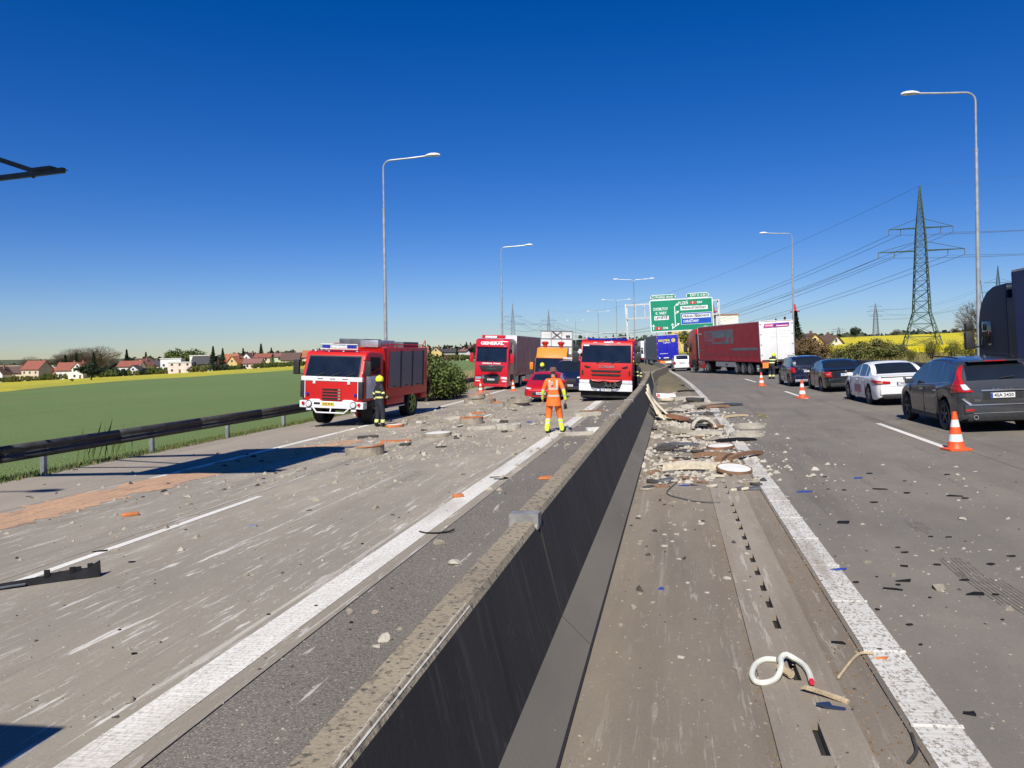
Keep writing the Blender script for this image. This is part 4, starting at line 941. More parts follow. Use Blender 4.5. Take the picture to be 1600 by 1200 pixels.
def artic_man():
    W = 2.48; th = on_road('articulated_lorry', 'red lorry with white lettering above its windscreen parked against the guardrail', 'truck', 56.0, -12.35, math.pi - .03)
    prof = [(0, .25), (.06, .55), (.06, 1.15), (.02, 2.0), (-.16, 3.14), (-.22, 3.55), (-.40, 3.66), (-.9, 3.72), (-2.2, 3.74), (-2.25, .95), (-1.9, .45), (-1.0, .30)]
    build('cab', prism(prof, 'x', -W / 2, W / 2), RED_M, th, bev=.09, seg=3)
    glass_quad(th, 'windscreen', [(W / 2 - .12, .035, 2.05), (-W / 2 + .12, .035, 2.05), (-W / 2 + .15, -.135, 3.12), (W / 2 - .15, -.135, 3.12)][::-1], th_=.02)
    build('sun_visor', box(-W / 2 + .10, W / 2 - .10, -.16, -.02, 3.10, 3.20), RED_M, th, bev=.03)
    text('fleet_lettering', 'GENERAL', .30, WTXT, th, (0, -.165, 3.37), ROT_FRONT, 1.72, depth=.025, bold=.016)
    build('roof_sign', box(-.85, .85, -.72, -.5, 3.74, 3.98), RED_M, th, bev=.03)
    build('sign_plate', box(-.25, .60, -.505, -.494, 3.78, 3.92), WTXT, th)
    text('grille_lettering', 'GENERAL TRANS', .12, WTXT, th, (0, .046, 1.93), ROT_FRONT, 1.35, depth=.003, bold=.006)
    gr = build('grille', prism([(-.90, 1.78), (-.72, 1.34), (.72, 1.34), (.90, 1.78)], 'y', .02, .075), BLACK, th, bev=.015)
    build('chrome_brow', slab([(-.98, .085, 1.80), (-.25, .085, 1.78), (0, .085, 1.68), (.25, .085, 1.78), (.98, .085, 1.80), (.98, .085, 1.82), (-.98, .085, 1.82)], .01), CHROME, gr)
    text('maker_lettering', 'MAN', .12, CHROME, gr, (0, .08, 1.55), ROT_FRONT, .62, depth=.006)
    lg = build('lower_grille', prism([(-.68, 1.13), (-.55, .50), (.55, .50), (.68, 1.13)], 'y', .03, .085), BLACK, th, bev=.015)
    build('grille_bar', [box(-.6, .6, .083, .09, z, z + .02) for z in (.88, 1.0)], CHROME, lg)
    plate(th, 0, .088, .78, '4A6 3310', .52, .11, rear=False, eu=False); build('permit_plate', box(.48, .66, .085, .093, .84, 1.08), ALU, th)
    for s_ in (-1, 1):
        build('headlight', prism([(s_ * .70, .98), (s_ * 1.16, .98), (s_ * 1.18, .80), (s_ * .74, .82)], 'y', -.1, .075), LAMP_W, th, bev=.02)
        build('fog_light', box(s_ * .80, s_ * 1.14, -.1, .07, .62, .72), LAMP_W, th, bev=.02)
        truck_mirror(th, s_ * (W / 2 + .12), -.02, 1.98, 2.66, RED_M, s_)
        build('side_window', prism([(-.22, 2.1), (-1.2, 2.1), (-1.2, 2.95), (-.34, 2.95)], 'x', s_ * (W / 2 + .002), s_ * (W / 2 + .014)), GLASS, th)
        build('side_fairing', box(s_ * (W / 2 - .05), s_ * (W / 2 + .004), -2.7, -2.2, .9, 3.6), RED_D, th, bev=.02)
        build('wheel_arch', box(s_ * (W / 2 - .40), s_ * (W / 2 + .01), -1.95, -.75, .62, 1.16), BLACK, th, bev=.05)
        build('fuel_tank', box(s_ * .75, s_ * (W / 2 - .02), -4.1, -2.6, .42, 1.0), ALU, th, bev=.08)
    build('bumper', box(-W / 2 + .02, W / 2 - .02, -.3, .07, .26, .48), RED_M, th, bev=.06)
    build('chassis', box(-.45, .45, -6.2, -.3, .55, .95), BLACK2, th); build('front_axle', box(-1.0, 1.0, -1.6, -.6, .3, .62), BLACK2, th)
    tyre_pair(th, -1.45, .5, W, .32); tyre_pair(th, -5.1, .5, W, .3, twin=True)
    for x in (-.3, .4): build('wiper', tube([(x, .06, 2.05), (x - .5, .03, 2.14)], .012), BLACK, th)
    trailer(th, -2.85, 13.5, 2.53, 4.02, CURT_M, DOORW)
    for k in range(6):
        y = -4.6 - 1.15 * k
        for s_ in (1,): build('curtain_print', box(s_ * 1.262, s_ * 1.2655, y - .55, y, 2.4, 3.4), M('curtain_print_rose', (.40, .27, .24), .55, 0, .15, 2), th)
    return th
artic_man()
def tractor_rear(th, W, mat, H, yf, cabL=2.25, mirrors=True):
    """cab whose front is at y = yf; rounded nose and roof"""
    prof = [(yf, .45), (yf + .02, 1.3), (yf - .03, 2.0), (yf - .09, H - 1.15), (yf - .20, H - .78), (yf - .42, H - .45), (yf - .80, H - .18), (yf - 1.3, H - .04), (yf - cabL + .1, H), (yf - cabL, H - .1), (yf - cabL, 1.05), (yf - 2.0, .85)]
    build('cab', prism(prof, 'x', -W / 2, W / 2), mat, th, bev=.12, seg=4)
    glass_quad(th, 'windscreen', [(W / 2 - .12, yf + .0, 1.95), (-W / 2 + .12, yf + .0, 1.95), (-W / 2 + .18, yf - .10, H - 1.1), (W / 2 - .18, yf - .10, H - 1.1)][::-1], th_=.03)
    for s_ in (-1, 1):
        build('side_window', prism([(yf - .28, 1.86), (yf - 1.02, 1.86), (yf - 1.10, 1.98), (yf - 1.10, 2.62), (yf - .42, 2.62)], 'x', s_ * (W / 2 + .003), s_ * (W / 2 + .016)), GLASS, th, bev=.004)
        build('door_line', [box(s_ * (W / 2 + .0), s_ * (W / 2 + .004), yf - 1.26, yf - 1.245, 1.0, 2.8)], BLACK2, th)
        build('door_trim', [box(s_ * (W / 2), s_ * (W / 2 + .012), yf - 1.2, yf - .25, 1.45 + .12 * k, 1.47 + .12 * k) for k in range(3)], DGREY, th)
        build('wheel_arch', box(s_ * (W / 2 - .40), s_ * (W / 2 + .01), yf - 2.0, yf - .8, .55, 1.12), BLACK, th, bev=.05)
        build('side_fairing', box(s_ * (W / 2 - .06), s_ * (W / 2 - .002), yf - cabL - .55, yf - cabL + .02, .95, H - .45), BLACK, th, bev=.03)
        build('tank_cover', box(s_ * .7, s_ * (W / 2 - .02), yf - 4.4, yf - 2.6, .30, 1.0), mat, th, bev=.05)
        if mirrors:
            m_ = build('mirror_housing', box(s_ * (W / 2 + .10), s_ * (W / 2 + .38), yf - .05, yf + .16, 1.75, 2.32), BLACK, th, bev=.05)
            build('wide_mirror', box(s_ * (W / 2 + .10), s_ * (W / 2 + .36), yf - .05, yf + .16, 2.36, 2.62), BLACK, m_, bev=.07)
            build('mirror_arm', tube([(s_ * (W / 2 - .04), yf - .2, 1.85), (s_ * (W / 2 + .15), yf + .03, 1.8)], .025), BLACK, m_)
    build('bumper', box(-W / 2 + .02, W / 2 - .02, yf - .4, yf + .06, .3, .75), mat, th, bev=.06)
    build('chassis', box(-.45, .45, yf - 6.3, yf - .4, .5, .95), BLACK2, th)
    tyre_pair(th, yf - 1.42, .5, W, .32, RIM, spokes=9); tyre_pair(th, yf - 5.05, .5, W, .3, RIM, True, 9)
# jack-knifed red lorry blocking the right carriageway: trailer rear at local y = 0, x centred
def artic_red():
    W = 2.55; th = on_road('articulated_lorry', 'red curtain-sided lorry with white rear doors standing across the lanes', 'truck', 60.3, 8.2, .262)
    y1, doors = trailer(th, 13.6, 13.6, W, 4.0, CURT_R, DOORW, 1.15, DOORW)
    # grey name panel, bands and print on the left curtain
    x = -W / 2 - .0015
    pn = build('curtain_panel', box(x - .004, x, 5.2, 11.8, 2.42, 3.55), PRINT_G, th)
    build('curtain_panel', box(x - .007, x - .004, 9.9, 11.7, 2.47, 3.38), CURT_R, pn)
    text('curtain_lettering', 'DGS', .9, PRINT_G, pn, (x - .0085, 10.8, 2.92), ROT_LEFT, 1.55, depth=.001, bold=.02)
    text('curtain_lettering', 'beemri', .72, CURT_R, pn, (x - .0055, 8.2, 2.80), ROT_LEFT, 3.0, depth=.001, bold=.03)
    text('curtain_lettering', 'CZ', .45, CURT_R, pn, (x - .0055, 5.9, 2.66), ROT_LEFT, .7, depth=.001, bold=.02)
    build('curtain_stripe', box(x - .004, x, .5, 5.6, 1.86, 2.06), PRINT_G, th)
    build('curtain_stripe', box(x - .004, x, .15, 13.4, 1.55, 1.57), PRINT_G, th)
    build('curtain_stripe', box(x - .004, x, 12.4, 13.2, 1.86, 1.96), PRINT_G, th)
    build('curtain_stripe', box(x - .004, x, 12.6, 13.2, 3.32, 3.38), WTXT, th)
    build('underrun_badge', box(-W / 2 + .012, -W / 2 + .02, 6.6, 7.2, .68, .78), INK, th)
    # rear door banner
    bn = build('door_banner', prism([(-.98, 3.48), (.92, 3.52), (1.0, 3.80), (-.90, 3.76)], 'y', -.05, -.048), M('banner_violet', (.13, .03, .32), .45, 0, .1, 3), th)
    build('banner_red', prism([(-.94, 3.50), (-.22, 3.51), (-.15, 3.75), (-.87, 3.74)], 'y', -.053, -.051), M('banner_pink', (.62, .03, .16), .45, 0, .1, 3), bn)
    build('banner_red', prism([(-.08, 3.515), (.88, 3.53), (.93, 3.68), (-.05, 3.66)], 'y', -.053, -.051), MATS['banner_pink'], bn)
    text('banner_lettering', 'DGS', .17, WTXT, bn, (-.55, -.055, 3.625), ROT_REAR, .55, depth=.001, bold=.006)
    text('banner_lettering', 'beemri', .15, WTXT, bn, (.42, -.055, 3.60), ROT_REAR, .82, depth=.001, bold=.006)
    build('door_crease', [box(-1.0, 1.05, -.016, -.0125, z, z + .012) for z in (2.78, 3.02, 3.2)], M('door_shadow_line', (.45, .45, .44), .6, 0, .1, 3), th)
    build('hazard_board', box(-1.18, -.62, -.06, -.03, .55, .95), M('hazard_orange', (.78, .26, .04), .5, 0, .1, 8), th)
    tractor_rear(th, 2.48, RED_D, 3.85, 16.6)
    text('tank_lettering', 'DGS', .28, PRINT_G, th, (-1.226, 13.1, .62), ROT_LEFT, .8, depth=.002)
    return th
artic_red()
# blue-backed trailer in the queue
def artic_blue():
    W = 2.55; th = on_road('articulated_lorry', 'lorry with bright blue rear doors and yellow lettering beyond the small white people carrier', 'truck', 95.5, 1.95, .06)
    trailer(th, 13.6, 13.6, W, 4.0, CURT_G, CURT_B, 1.15, M('frame_violet', (.10, .02, .16), .5, 0, .1, 3))
    text('door_lettering', 'KRUTRA', .36, YTXT, th, (-.35, -.05, 3.30), ROT_REAR, 1.35, depth=.002, bold=.012)
    text('door_lettering', 'logistics', .18, WTXT, th, (-.05, -.05, 3.05), ROT_REAR, .8, depth=.002, bold=.004)
    e = build('round_emblem', lathe([(0, -.052), (.22, -.05), (.22, -.02)], 24, 'y', (.72, 0, 3.30)), YTXT, th); build('emblem_ring', lathe([(.09, -.056), (.13, -.056), (.13, -.05), (.09, -.05)], 20, 'y', (.72, 0, 3.30), True), CURT_B, e)
    text('door_lettering', 'www.krutra.cz', .16, WTXT, th, (-.45, -.05, 1.78), ROT_REAR, .95, depth=.002, bold=.004)
    build('marking_strip', [box(-1.05, -.9, -.05, -.03, 1.22, 1.36), box(-.5, .1, -.05, -.03, 1.22, 1.32)], WTXT, th)
    build('hazard_board', box(-.95, -.35, -.04, -.02, .60, .92), MATS['hazard_orange'], th); build('hazard_board', box(-.33, .4, -.04, -.02, .62, .90), WTXT, th)
    tractor_rear(th, 2.48, WHITE, 3.75, 16.6)
artic_blue()
# further lorries and cars of the queue, growing small with distance
def far_lorry(label, s, t, curt, door, cab, H=3.9, L=12.0):
    th = on_road('articulated_lorry', label, 'truck', s, t, 0)
    build('trailer_body', box(-1.27, 1.27, 0, L, 1.1, H), curt, th, bev=.03); build('rear_door', box(-1.2, 1.2, -.02, .0, 1.15, H - .08), door, th)
    build('chassis', box(-1.0, 1.0, .1, L + 1, .45, 1.1), BLACK2, th); build('cab', box(-1.24, 1.24, L + .6, L + 2.8, .5, 3.6), cab, th, bev=.1)
    for y in (2.2, 3.5, 4.8, L + 1.6):
        for s_ in (-1, 1): build('wheel', lathe([(0, -.15), (.46, -.15), (.48, -.1), (.48, .1), (.46, .15), (0, .15)], 14, 'x', (s_ * 1.05, y, .48)), TYRE, th)
    for s_ in (-1, 1): build('tail_light', box(s_ * .75, s_ * 1.2, -.04, .0, .85, 1.0), LAMP_R, th)
far_lorry('white box lorry ahead of the blue-backed trailer', 122, 1.2, DOORW, DOORW, WHITE, 3.7, 8)
far_lorry('small white lorry far along the queue beneath the road sign', 176, 2.6, DOORW, DOORW, RED_M, 3.8)
far_lorry('distant lorry with red rear far along the queue', 205, 6.6, CURT_R, RED_M, WHITE, 3.9)
for s, t, m_, l_ in ((146, 1.6, DKBLUE, 'far black car in the queue under the gantry'), (158, 4.2, SILVER, 'far silver car in the queue beyond the gantry'), (190, 2.2, DKGREEN, 'farthest dark car in the queue')):
    estate(l_, s, t, 0, m_, rails=False, ptxt='')
# dark lorry at the right edge
def artic_navy():
    W = 2.48; th = on_road('articulated_lorry', 'dark navy lorry cab with blue trailer standing on the hard shoulder', 'truck', 28.3, 11.05, .02)
    tractor_rear(th, W, NAVY, 3.72, 0.0)
    trailer(th, -2.75, 13.6, 2.55, 4.05, CURT_N, CURT_N, 1.15, NAVY)
    build('side_band', box(-1.2785, -1.274, -16, -3.0, 1.42, 1.47), PRINT_G, th); build('antenna', tube([(-1.15, -.35, 3.3), (-1.18, -.30, 3.95)], .008, 5), BLACK, th)
    build('air_line', [tube([(-.6 + .15 * k, -2.3, 3.0), (-.5 + .15 * k, -2.5, 2.2), (-.6 + .15 * k, -2.7, 2.6)], .02) for k in range(3)], ALU, th)
artic_navy()
# orange service lorry with folded warning board
def service_truck():
    W = 2.2; th = on_road('service_lorry', 'orange road service lorry carrying a raised white warning board behind the crimson hatchback', 'truck', 53.4, -7.75, math.pi)
    prof = [(0, .5), (.05, .95), (.02, 1.1), (-.30, 2.08), (-.5, 2.15), (-1.9, 2.17), (-1.95, .6)]
    build('cab', prism(prof, 'x', -W / 2, W / 2), ORANGE, th, bev=.08, seg=3)
    glass_quad(th, 'windscreen', [(W / 2 - .03, .026, 1.12), (-W / 2 + .03, .026, 1.12), (-W / 2 + .04, -.29, 2.09), (W / 2 - .04, -.29, 2.09)][::-1], th_=.02)
    build('wind_deflector', prism([(-.35, 2.12), (-.85, 2.80), (-1.8, 2.84), (-1.8, 2.14)], 'x', -W / 2 + .05, W / 2 - .05), ORANGE, th, bev=.05)
    for s_ in (-1, 1):
        b = build('beacon', lathe([(0, .42), (.20, .38), (.26, .27), (.16, .16), (.12, 0)], 14, 'z', (s_ * .55, -1.2, 2.84)), LAMP_R, th, smooth=True)
        build('headlight', box(s_ * .6, s_ * 1.0, -.1, .06, .75, .95), LAMP_W, th, bev=.03); truck_mirror(th, s_ * (W / 2 + .1), -.1, 1.3, 1.8, ORANGE, s_)
        build('side_window', prism([(-.35, 1.5), (-1.4, 1.5), (-1.4, 2.0), (-.65, 2.02)], 'x', s_ * (W / 2 + .002), s_ * (W / 2 + .014)), GLASS, th)
    build('grille', box(-.6, .6, .03, .06, .7, 1.05), BLACK, th, bev=.02); build('bumper', box(-W / 2, W / 2, -.3, .08, .4, .66), BLACK, th, bev=.04)
    build('bed', box(-W / 2, W / 2, -6.0, -2.05, .9, 1.6), ORANGE, th, bev=.02); build('chassis', box(-.9, .9, -5.8, -.2, .4, .92), BLACK2, th)
    bd = build('warning_board', box(-1.15, 1.15, -3.2, -3.12, 2.35, 4.05), M('board_back', (.66, .66, .63), .5, .1, .1, 2), th)
    build('board_frame', [box(-1.15, 1.15, -3.12, -3.07, z, z + .05) for z in (2.35, 2.9, 3.45, 4.0)] + [box(x, x + .05, -3.12, -3.07, 2.35, 4.05) for x in (-1.15, -.4, .35, 1.1)], ALU, bd)
    build('board_brace', [tube([(-.35, -3.04, 3.5), (.3, -3.04, 4.0)], .025), tube([(.3, -3.04, 3.5), (-.35, -3.04, 4.0)], .025)], DGREY, bd)
    build('board_lamp', [cyl((x, -3.07, 3.66), (x, -3.0, 3.66), .07) for x in (-.75, -.9)], BLACK, bd)
    build('mast', [box(s_ * .5 - .05, s_ * .5 + .05, -3.35, -3.2, 1.6, 3.8) for s_ in (-1, 1)], DGREY, th)
    tyre_pair(th, -1.2, .42, W, .26); tyre_pair(th, -4.6, .42, W, .26, twin=True)
service_truck()
# ================================================================== street lamps
GALV = M('lamp_column_steel', (.42, .43, .43), .45, .45, .15, 3); LHEAD = M('lamp_head_white', (.72, .72, .70), .35, 0, .06, 4); LENS = M('lamp_lens', (.55, .56, .55), .15, 0, .1, 8)
def lamp_meshes(H=14.0, arm=3.1):
    col = [cyl((0, 0, -.4), (0, 0, H * .80), .115, .075, 12)]
    rad = .45; ap = [(0, 0, H * .80 - .05), (0, 0, H - rad)] + [(rad - rad * math.cos(a * HP / 5), 0, H - rad + rad * math.sin(a * HP / 5)) for a in range(1, 6)] + [(arm * .5, 0, H + .05), (arm - .5, 0, H + .12)]
    hd = []
    for k, (y, w_, h) in enumerate(((-.0, .06, .05), (.12, .12, .10), (.35, .19, .15), (.62, .19, .14), (.8, .12, .09), (.86, .03, .03))):
        hd.append([(arm - .58 + y, w_ * math.cos(2 * math.pi * i / 12), H + .13 + (h * math.sin(2 * math.pi * i / 12) if math.sin(2 * math.pi * i / 12) > 0 else .05 * math.sin(2 * math.pi * i / 12))) for i in range(12)])
    v = [p for r_ in hd for p in r_]; f = [(k * 12 + i, k * 12 + (i + 1) % 12, (k + 1) * 12 + (i + 1) % 12, (k + 1) * 12 + i) for k in range(5) for i in range(12)] + [tuple(range(12)), tuple(range(60, 72))]
    return col, ap, (v, f), arm, H
col_, arm_, head_, ARM, LH = lamp_meshes()
def street_lamp(label, pos, rz, double=False, group=None):
    th = thing('street_lamp', label, 'street lamp', pos, rz, group)
    build('column', col_, GALV, th, smooth=True); build('column_collar', cyl((0, 0, LH * .80 - .1), (0, 0, LH * .80 + .06), .085, n=12), GALV, th)
    build('base_door', box(.10, .122, -.05, .05, .6, 1.1), DGREY, th)
    for s_ in ((1, -1) if double else (1,)):
        mm = Matrix.Scale(-1, 4, (1, 0, 0)) if s_ < 0 else Matrix.Identity(4)
        build('arm', xf(tube(arm_, .05, 8), mm), GALV, th, smooth=True); h = build('lamp_head', xf(head_, mm), LHEAD, th, smooth=True)
        build('lens', xf(lathe([(0, -.055), (.12, -.05), (.15, -.02)], 14, 'z', (ARM - .13, 0, LH + .13)), mm), LENS, h)
    return th
def lamp_at(label, s, t, face, double=False, group=None):
    p = st(s, t); p.z = KX * t - .1 if abs(t) < 10 else terr(p.x, p.y)
    street_lamp(label, p, head(s) + (0 if face > 0 else math.pi), double, group)
lamp_at('tall steel street lamp behind the guardrail, opposite the sign gantry post', .7, -16.2, 1)
lamp_at('tall steel street lamp rising behind the old fire engine', 43.4, -15.9, 1)
lamp_at('tall steel street lamp rising behind the lorry lettered above its windscreen', 82.5, -15.9, 1)
lamp_at('tall steel street lamp behind the dark navy lorry', 42.0, 14.75, -1)
lamp_at('tall steel street lamp beside the white rear doors of the red trailer', 88.5, 14.75, -1)
for s_, l_ in ((132, 'twin-armed street lamp in the earth median before the sign gantry'), (184, 'twin-armed street lamp in the median, first one beyond the sign gantry'), (236, 'twin-armed street lamp in the median, second one beyond the sign gantry'), (300, 'twin-armed street lamp in the median, third one beyond the sign gantry'), (372, 'twin-armed street lamp in the median, farthest one')):
    lamp_at(l_, s_, -.6, 1, True)
# ================================================================== overhead sign gantry
GREEN = M('sign_green', (.004, .24, .125), .45, 0, .06, .6); SBLUE = M('sign_blue', (.008, .075, .42), .45, 0, .06, .6); SWHITE = M('sign_white', (.76, .78, .76), .45, 0, .04, .6); SRED = M('sign_red', (.55, .03, .035), .45, 0, .06, 1); GSTEEL = M('gantry_steel', (.58, .58, .56), .5, .3, .1, 1.5)
def gantry():
    s = 142.0; th = on_road('sign_gantry', 'white steel gantry carrying a large green motorway direction sign', 'gantry', s, 7.55, 0, dz=-.1)
    th.rotation_euler = (0, TILT, head(s)); x0, x1, zb, zt_ = -8.6, 7.4, 8.0, 10.4
    for x in (x0, x1): build('gantry_post', box(x - .2, x + .2, -.2, .2, -.4, zt_ + .15), GSTEEL, th, bev=.02)
    for z in (zb, zt_):
        for y in (-.35, .35): build('chord', box(x0, x1, y - .09, y + .09, z - .12, z + .12), GSTEEL, th)
    for k in range(11):
        x = x0 + (x1 - x0) * k / 10
        for y in (-.35, .35): build('lattice_strut', box(x - .06, x + .06, y - .06, y + .06, zb, zt_), GSTEEL, th)
    sx0, sx1, sz0, sz1 = -4.55, 6.35, 5.35, 11.0; y = -.72
    bd = build('sign_panel', prism([(sx0 + .2, sz0), (sx1 - .2, sz0), (sx1, sz0 + .2), (sx1, sz1 - .2), (sx1 - .2, sz1), (sx0 + .2, sz1), (sx0, sz1 - .2), (sx0, sz0 + .2)], 'y', y, y + .12), SWHITE, th)
    build('sign_field', box(sx0 + .16, sx1 - .16, y - .012, y, sz0 + .16, sz1 - .16), GREEN, bd)
    yt = y - .026
    for a, b, t_, w_ in ((-4.35, .0, 'Pražský okruh', 3.0), (1.85, 6.1 - .35, 'EXIT 21 A-B-C', 3.0)):
        p = build('top_plate', prism([(a + .25, sz1 + .02), (b - .25, sz1 + .02), (b, sz1 + .3), (b, sz1 + .62), (b - .25, sz1 + .88), (a + .25, sz1 + .88), (a, sz1 + .62), (a, sz1 + .3)], 'y', y, y + .1), SWHITE, th)
        build('plate_field', box(a + .12, b - .12, y - .012, y, sz1 + .13, sz1 + .77), GREEN, p)
        text('sign_lettering', t_, .55, SWHITE, p, ((a + b) / 2 + .25, yt, sz1 + .45), ROT_REAR, w_, depth=.01, bold=.012)
        if a < 0: build('ring_symbol', lathe([(.17, yt - .01), (.24, yt - .01), (.24, yt + .01), (.17, yt + .01)], 18, 'y', (a + .48, 0, sz1 + .45), True), SWHITE, p)
    def tx(t_, size, x, z, w_, m_=SWHITE, par=bd, yy=None): return text('sign_lettering', t_, size, m_, par, (x, yt if yy is None else yy, z), ROT_REAR, w_, depth=.01, bold=.014)
    tx('CHOMUTOV', .72, -2.7, 9.35, 2.55); tx('K. VARY', .66, -2.6, 8.62, 1.9)
    def panel(x0_, x1_, z0_, z1_, m_, par=bd, yy=y - .02): return build('sign_panel_small', box(x0_, x1_, yy - .012, yy, z0_, z1_), m_, par)
    p = panel(-3.85, -1.35, 7.45, 8.15, SWHITE); tx('LETIŠTĚ', .55, -2.6, 7.8, 2.1, INK, p, y - .04)
    p = panel(-3.65, -2.6, 5.75, 6.25, SRED); tx('6', .45, -3.12, 6.0, .25, SWHITE, p, y - .04)
    tx('E48', .5, -1.95, 6.0, .8)
    tx('PLZEŇ', .72, 1.0 + .25, 10.2, 1.65); p = panel(2.45, 3.35, 9.97, 10.45, SRED); tx('5', .45, 2.9, 10.2, .25, SWHITE, p, y - .04); tx('E50', .5, 4.1, 10.2, .85)
    p = panel(.75, 5.45, 8.95, 9.65, SWHITE); tx('PRAHA-STODŮLKY', .52, 3.1, 9.3, 4.2, INK, p, y - .04)
    p = panel(.75, 6.05, 6.45, 8.45, SWHITE); b2 = build('sign_panel_small', box(.82, 5.98, y - .045, y - .032, 6.52, 8.38), SBLUE, bd)
    p = build('sign_panel_small', box(1.0, 5.85, y - .056, y - .045, 7.5, 8.2), SWHITE, bd); tx('PRAHA-TŘEBONICE', .52, 3.4, 7.85, 4.4, INK, p, y - .064); tx('CHRÁŠŤANY', .62, 2.45, 6.98, 2.7, SWHITE, b2, y - .056)
    tx('500 m', .48, 5.2, 5.85, 1.25)
    def arrow(pts): build('sign_arrow', slab([(x, y - .03, z) for x, z in pts], .012), SWHITE, bd)
    def up_arrow(x, z0, z1): build('sign_arrow', [box(x - .08, x + .08, y - .034, y - .014, z0, z1 - .25), prism([(x - .26, z1 - .35), (x + .26, z1 - .35), (x, z1 + .08)], 'y', y - .034, y - .014)], SWHITE, bd)
    up_arrow(-4.0 - .05, 5.75, 6.7); up_arrow(-.75, 5.75, 6.75)
    build('sign_arrow', [box(-.32, -.18, y - .034, y - .014, 6.3, 9.7), prism([(-.32, 9.6), (-.18, 9.55), (.1, 9.95), (.03, 10.08)], 'y', y - .034, y - .014), prism([(-.75, 6.0), (-.2, 6.35), (-.2, 6.2), (-.7, 5.85)], 'y', y - .034, y - .014)], SWHITE, bd)
    for z in (10.05, 8.75, 6.6):
        build('sign_arrow', [prism([(-.2, z - .42), (.2, z - .16), (.14, z - .05), (-.25, z - .25)], 'y', y - .034, y - .014), prism([(.0, z + .13), (.5, z + .12), (.28, z - .28)], 'y', y - .034, y - .014)], SWHITE, bd)
    for x in (-3.6, -2.0, 1.5, 4.2):
        l_ = build('sign_lamp', lathe([(0, -.16), (.17, -.12), (.19, .1), (0, .16)], 10, 'z', (x, -1.5, 4.75)), BLACK, th)
        build('lamp_bracket', tube([(x, -1.5, 4.8), (x, -.4, 5.0), (x, -.4, 8.0)], .035, 5), DGREY, th)
    build('lamp_rail', tube([(-4.2, -1.5, 4.78), (5.2, -1.5, 4.78)], .03, 5), DGREY, th)
gantry()
# second gantry far behind, seen as a thin frame
def far_gantry():
    th = on_road('sign_gantry', 'slender white gantry frame far behind the green sign', 'gantry', 262, 0, 0)
    for x in (-15.5, -1.2, 14.5): build('gantry_post', box(x - .2, x + .2, -.2, .2, -.4, 8.2), GSTEEL, th)
    for z in (6.4, 8.0): build('chord', box(-15.5, 14.5, -.1, .1, z - .12, z + .12), GSTEEL, th)
far_gantry()
# cantilever sign over the left carriageway: only the tip of its lamp arm enters the picture, its panel throws the shadow
def cantilever():
    th = thing('sign_gantry', 'dark steel cantilever arm with diagonal strut reaching out over the left carriageway', 'gantry', (-17.0, 9.6, -.9), 0); o = Vector(th.location)
    L_ = lambda p: Vector(p) - o; DK = M('dark_girder', (.045, .048, .052), .5, .4, .2, 4)
    build('gantry_post', box(-.28, .28, -.28, .28, -.3, 13.2), DK, th, bev=.02)
    for z in (8.0, 11.5): build('chord', [box(.2, 8.2, -.75, -.53, z, z + .25), box(-.1, .1, -.6, -.2, z, z + .25)], DK, th)
    pn = build('sign_panel', box(4.3, 7.9, -.5, -.42, 7.7, 12.7), M('panel_back', (.25, .26, .27), .5, .4, .1, 2), th)
    build('panel_rib', [box(4.35 + 1.1 * k, 4.43 + 1.1 * k, -.56, -.5, 7.75, 12.8) for k in range(4)], DK, pn)
    tip = L_((-9.98, 11.55, 5.40)); root = L_((-16.9, 12.25, 5.30))
    ax = (tip - root).normalized()
    def beam(a, b, w_, h): 
        a, b = Vector(a), Vector(b); d = (b - a).normalized(); sd_ = d.cross(Vector((0, 0, 1))).normalized() * w_ / 2; u = Vector((0, 0, h / 2))
        v = [tuple(p + x * sd_ + z * u) for p in (a, b) for x, z in ((-1, -1), (1, -1), (1, 1), (-1, 1))]
        return v, [(0, 1, 2, 3), (7, 6, 5, 4), (0, 4, 5, 1), (1, 5, 6, 2), (2, 6, 7, 3), (3, 7, 4, 0)]
    build('lamp_arm', beam(root, tip, .07, .085), DK, th)
    build('arm_tip', [beam(tip - ax * .02, tip + ax * .05, .075, .012)], DK, th)
    j = root + (tip - root) * .915
    build('arm_strut', beam(L_((-16.9, 11.9, 7.6)), j + Vector((0, 0, .03)), .06, .085), DK, th)
    lp = build('arm_lamp', beam(tip - ax * .62 + Vector((0, 0, .062)), tip - ax * .23 + Vector((0, 0, .062)), .14, .05), DK, th)
    build('arm_bolt', sphere(tuple(tip - ax * .66 - Vector((0, 0, .045))), .03), DK, th)
    build('arm_bracket', [box(-.05, .05, .2, 2.75, 6.12, 6.28), box(-.05, .05, .2, 2.4, 8.4, 8.55)], DK, th)
cantilever()
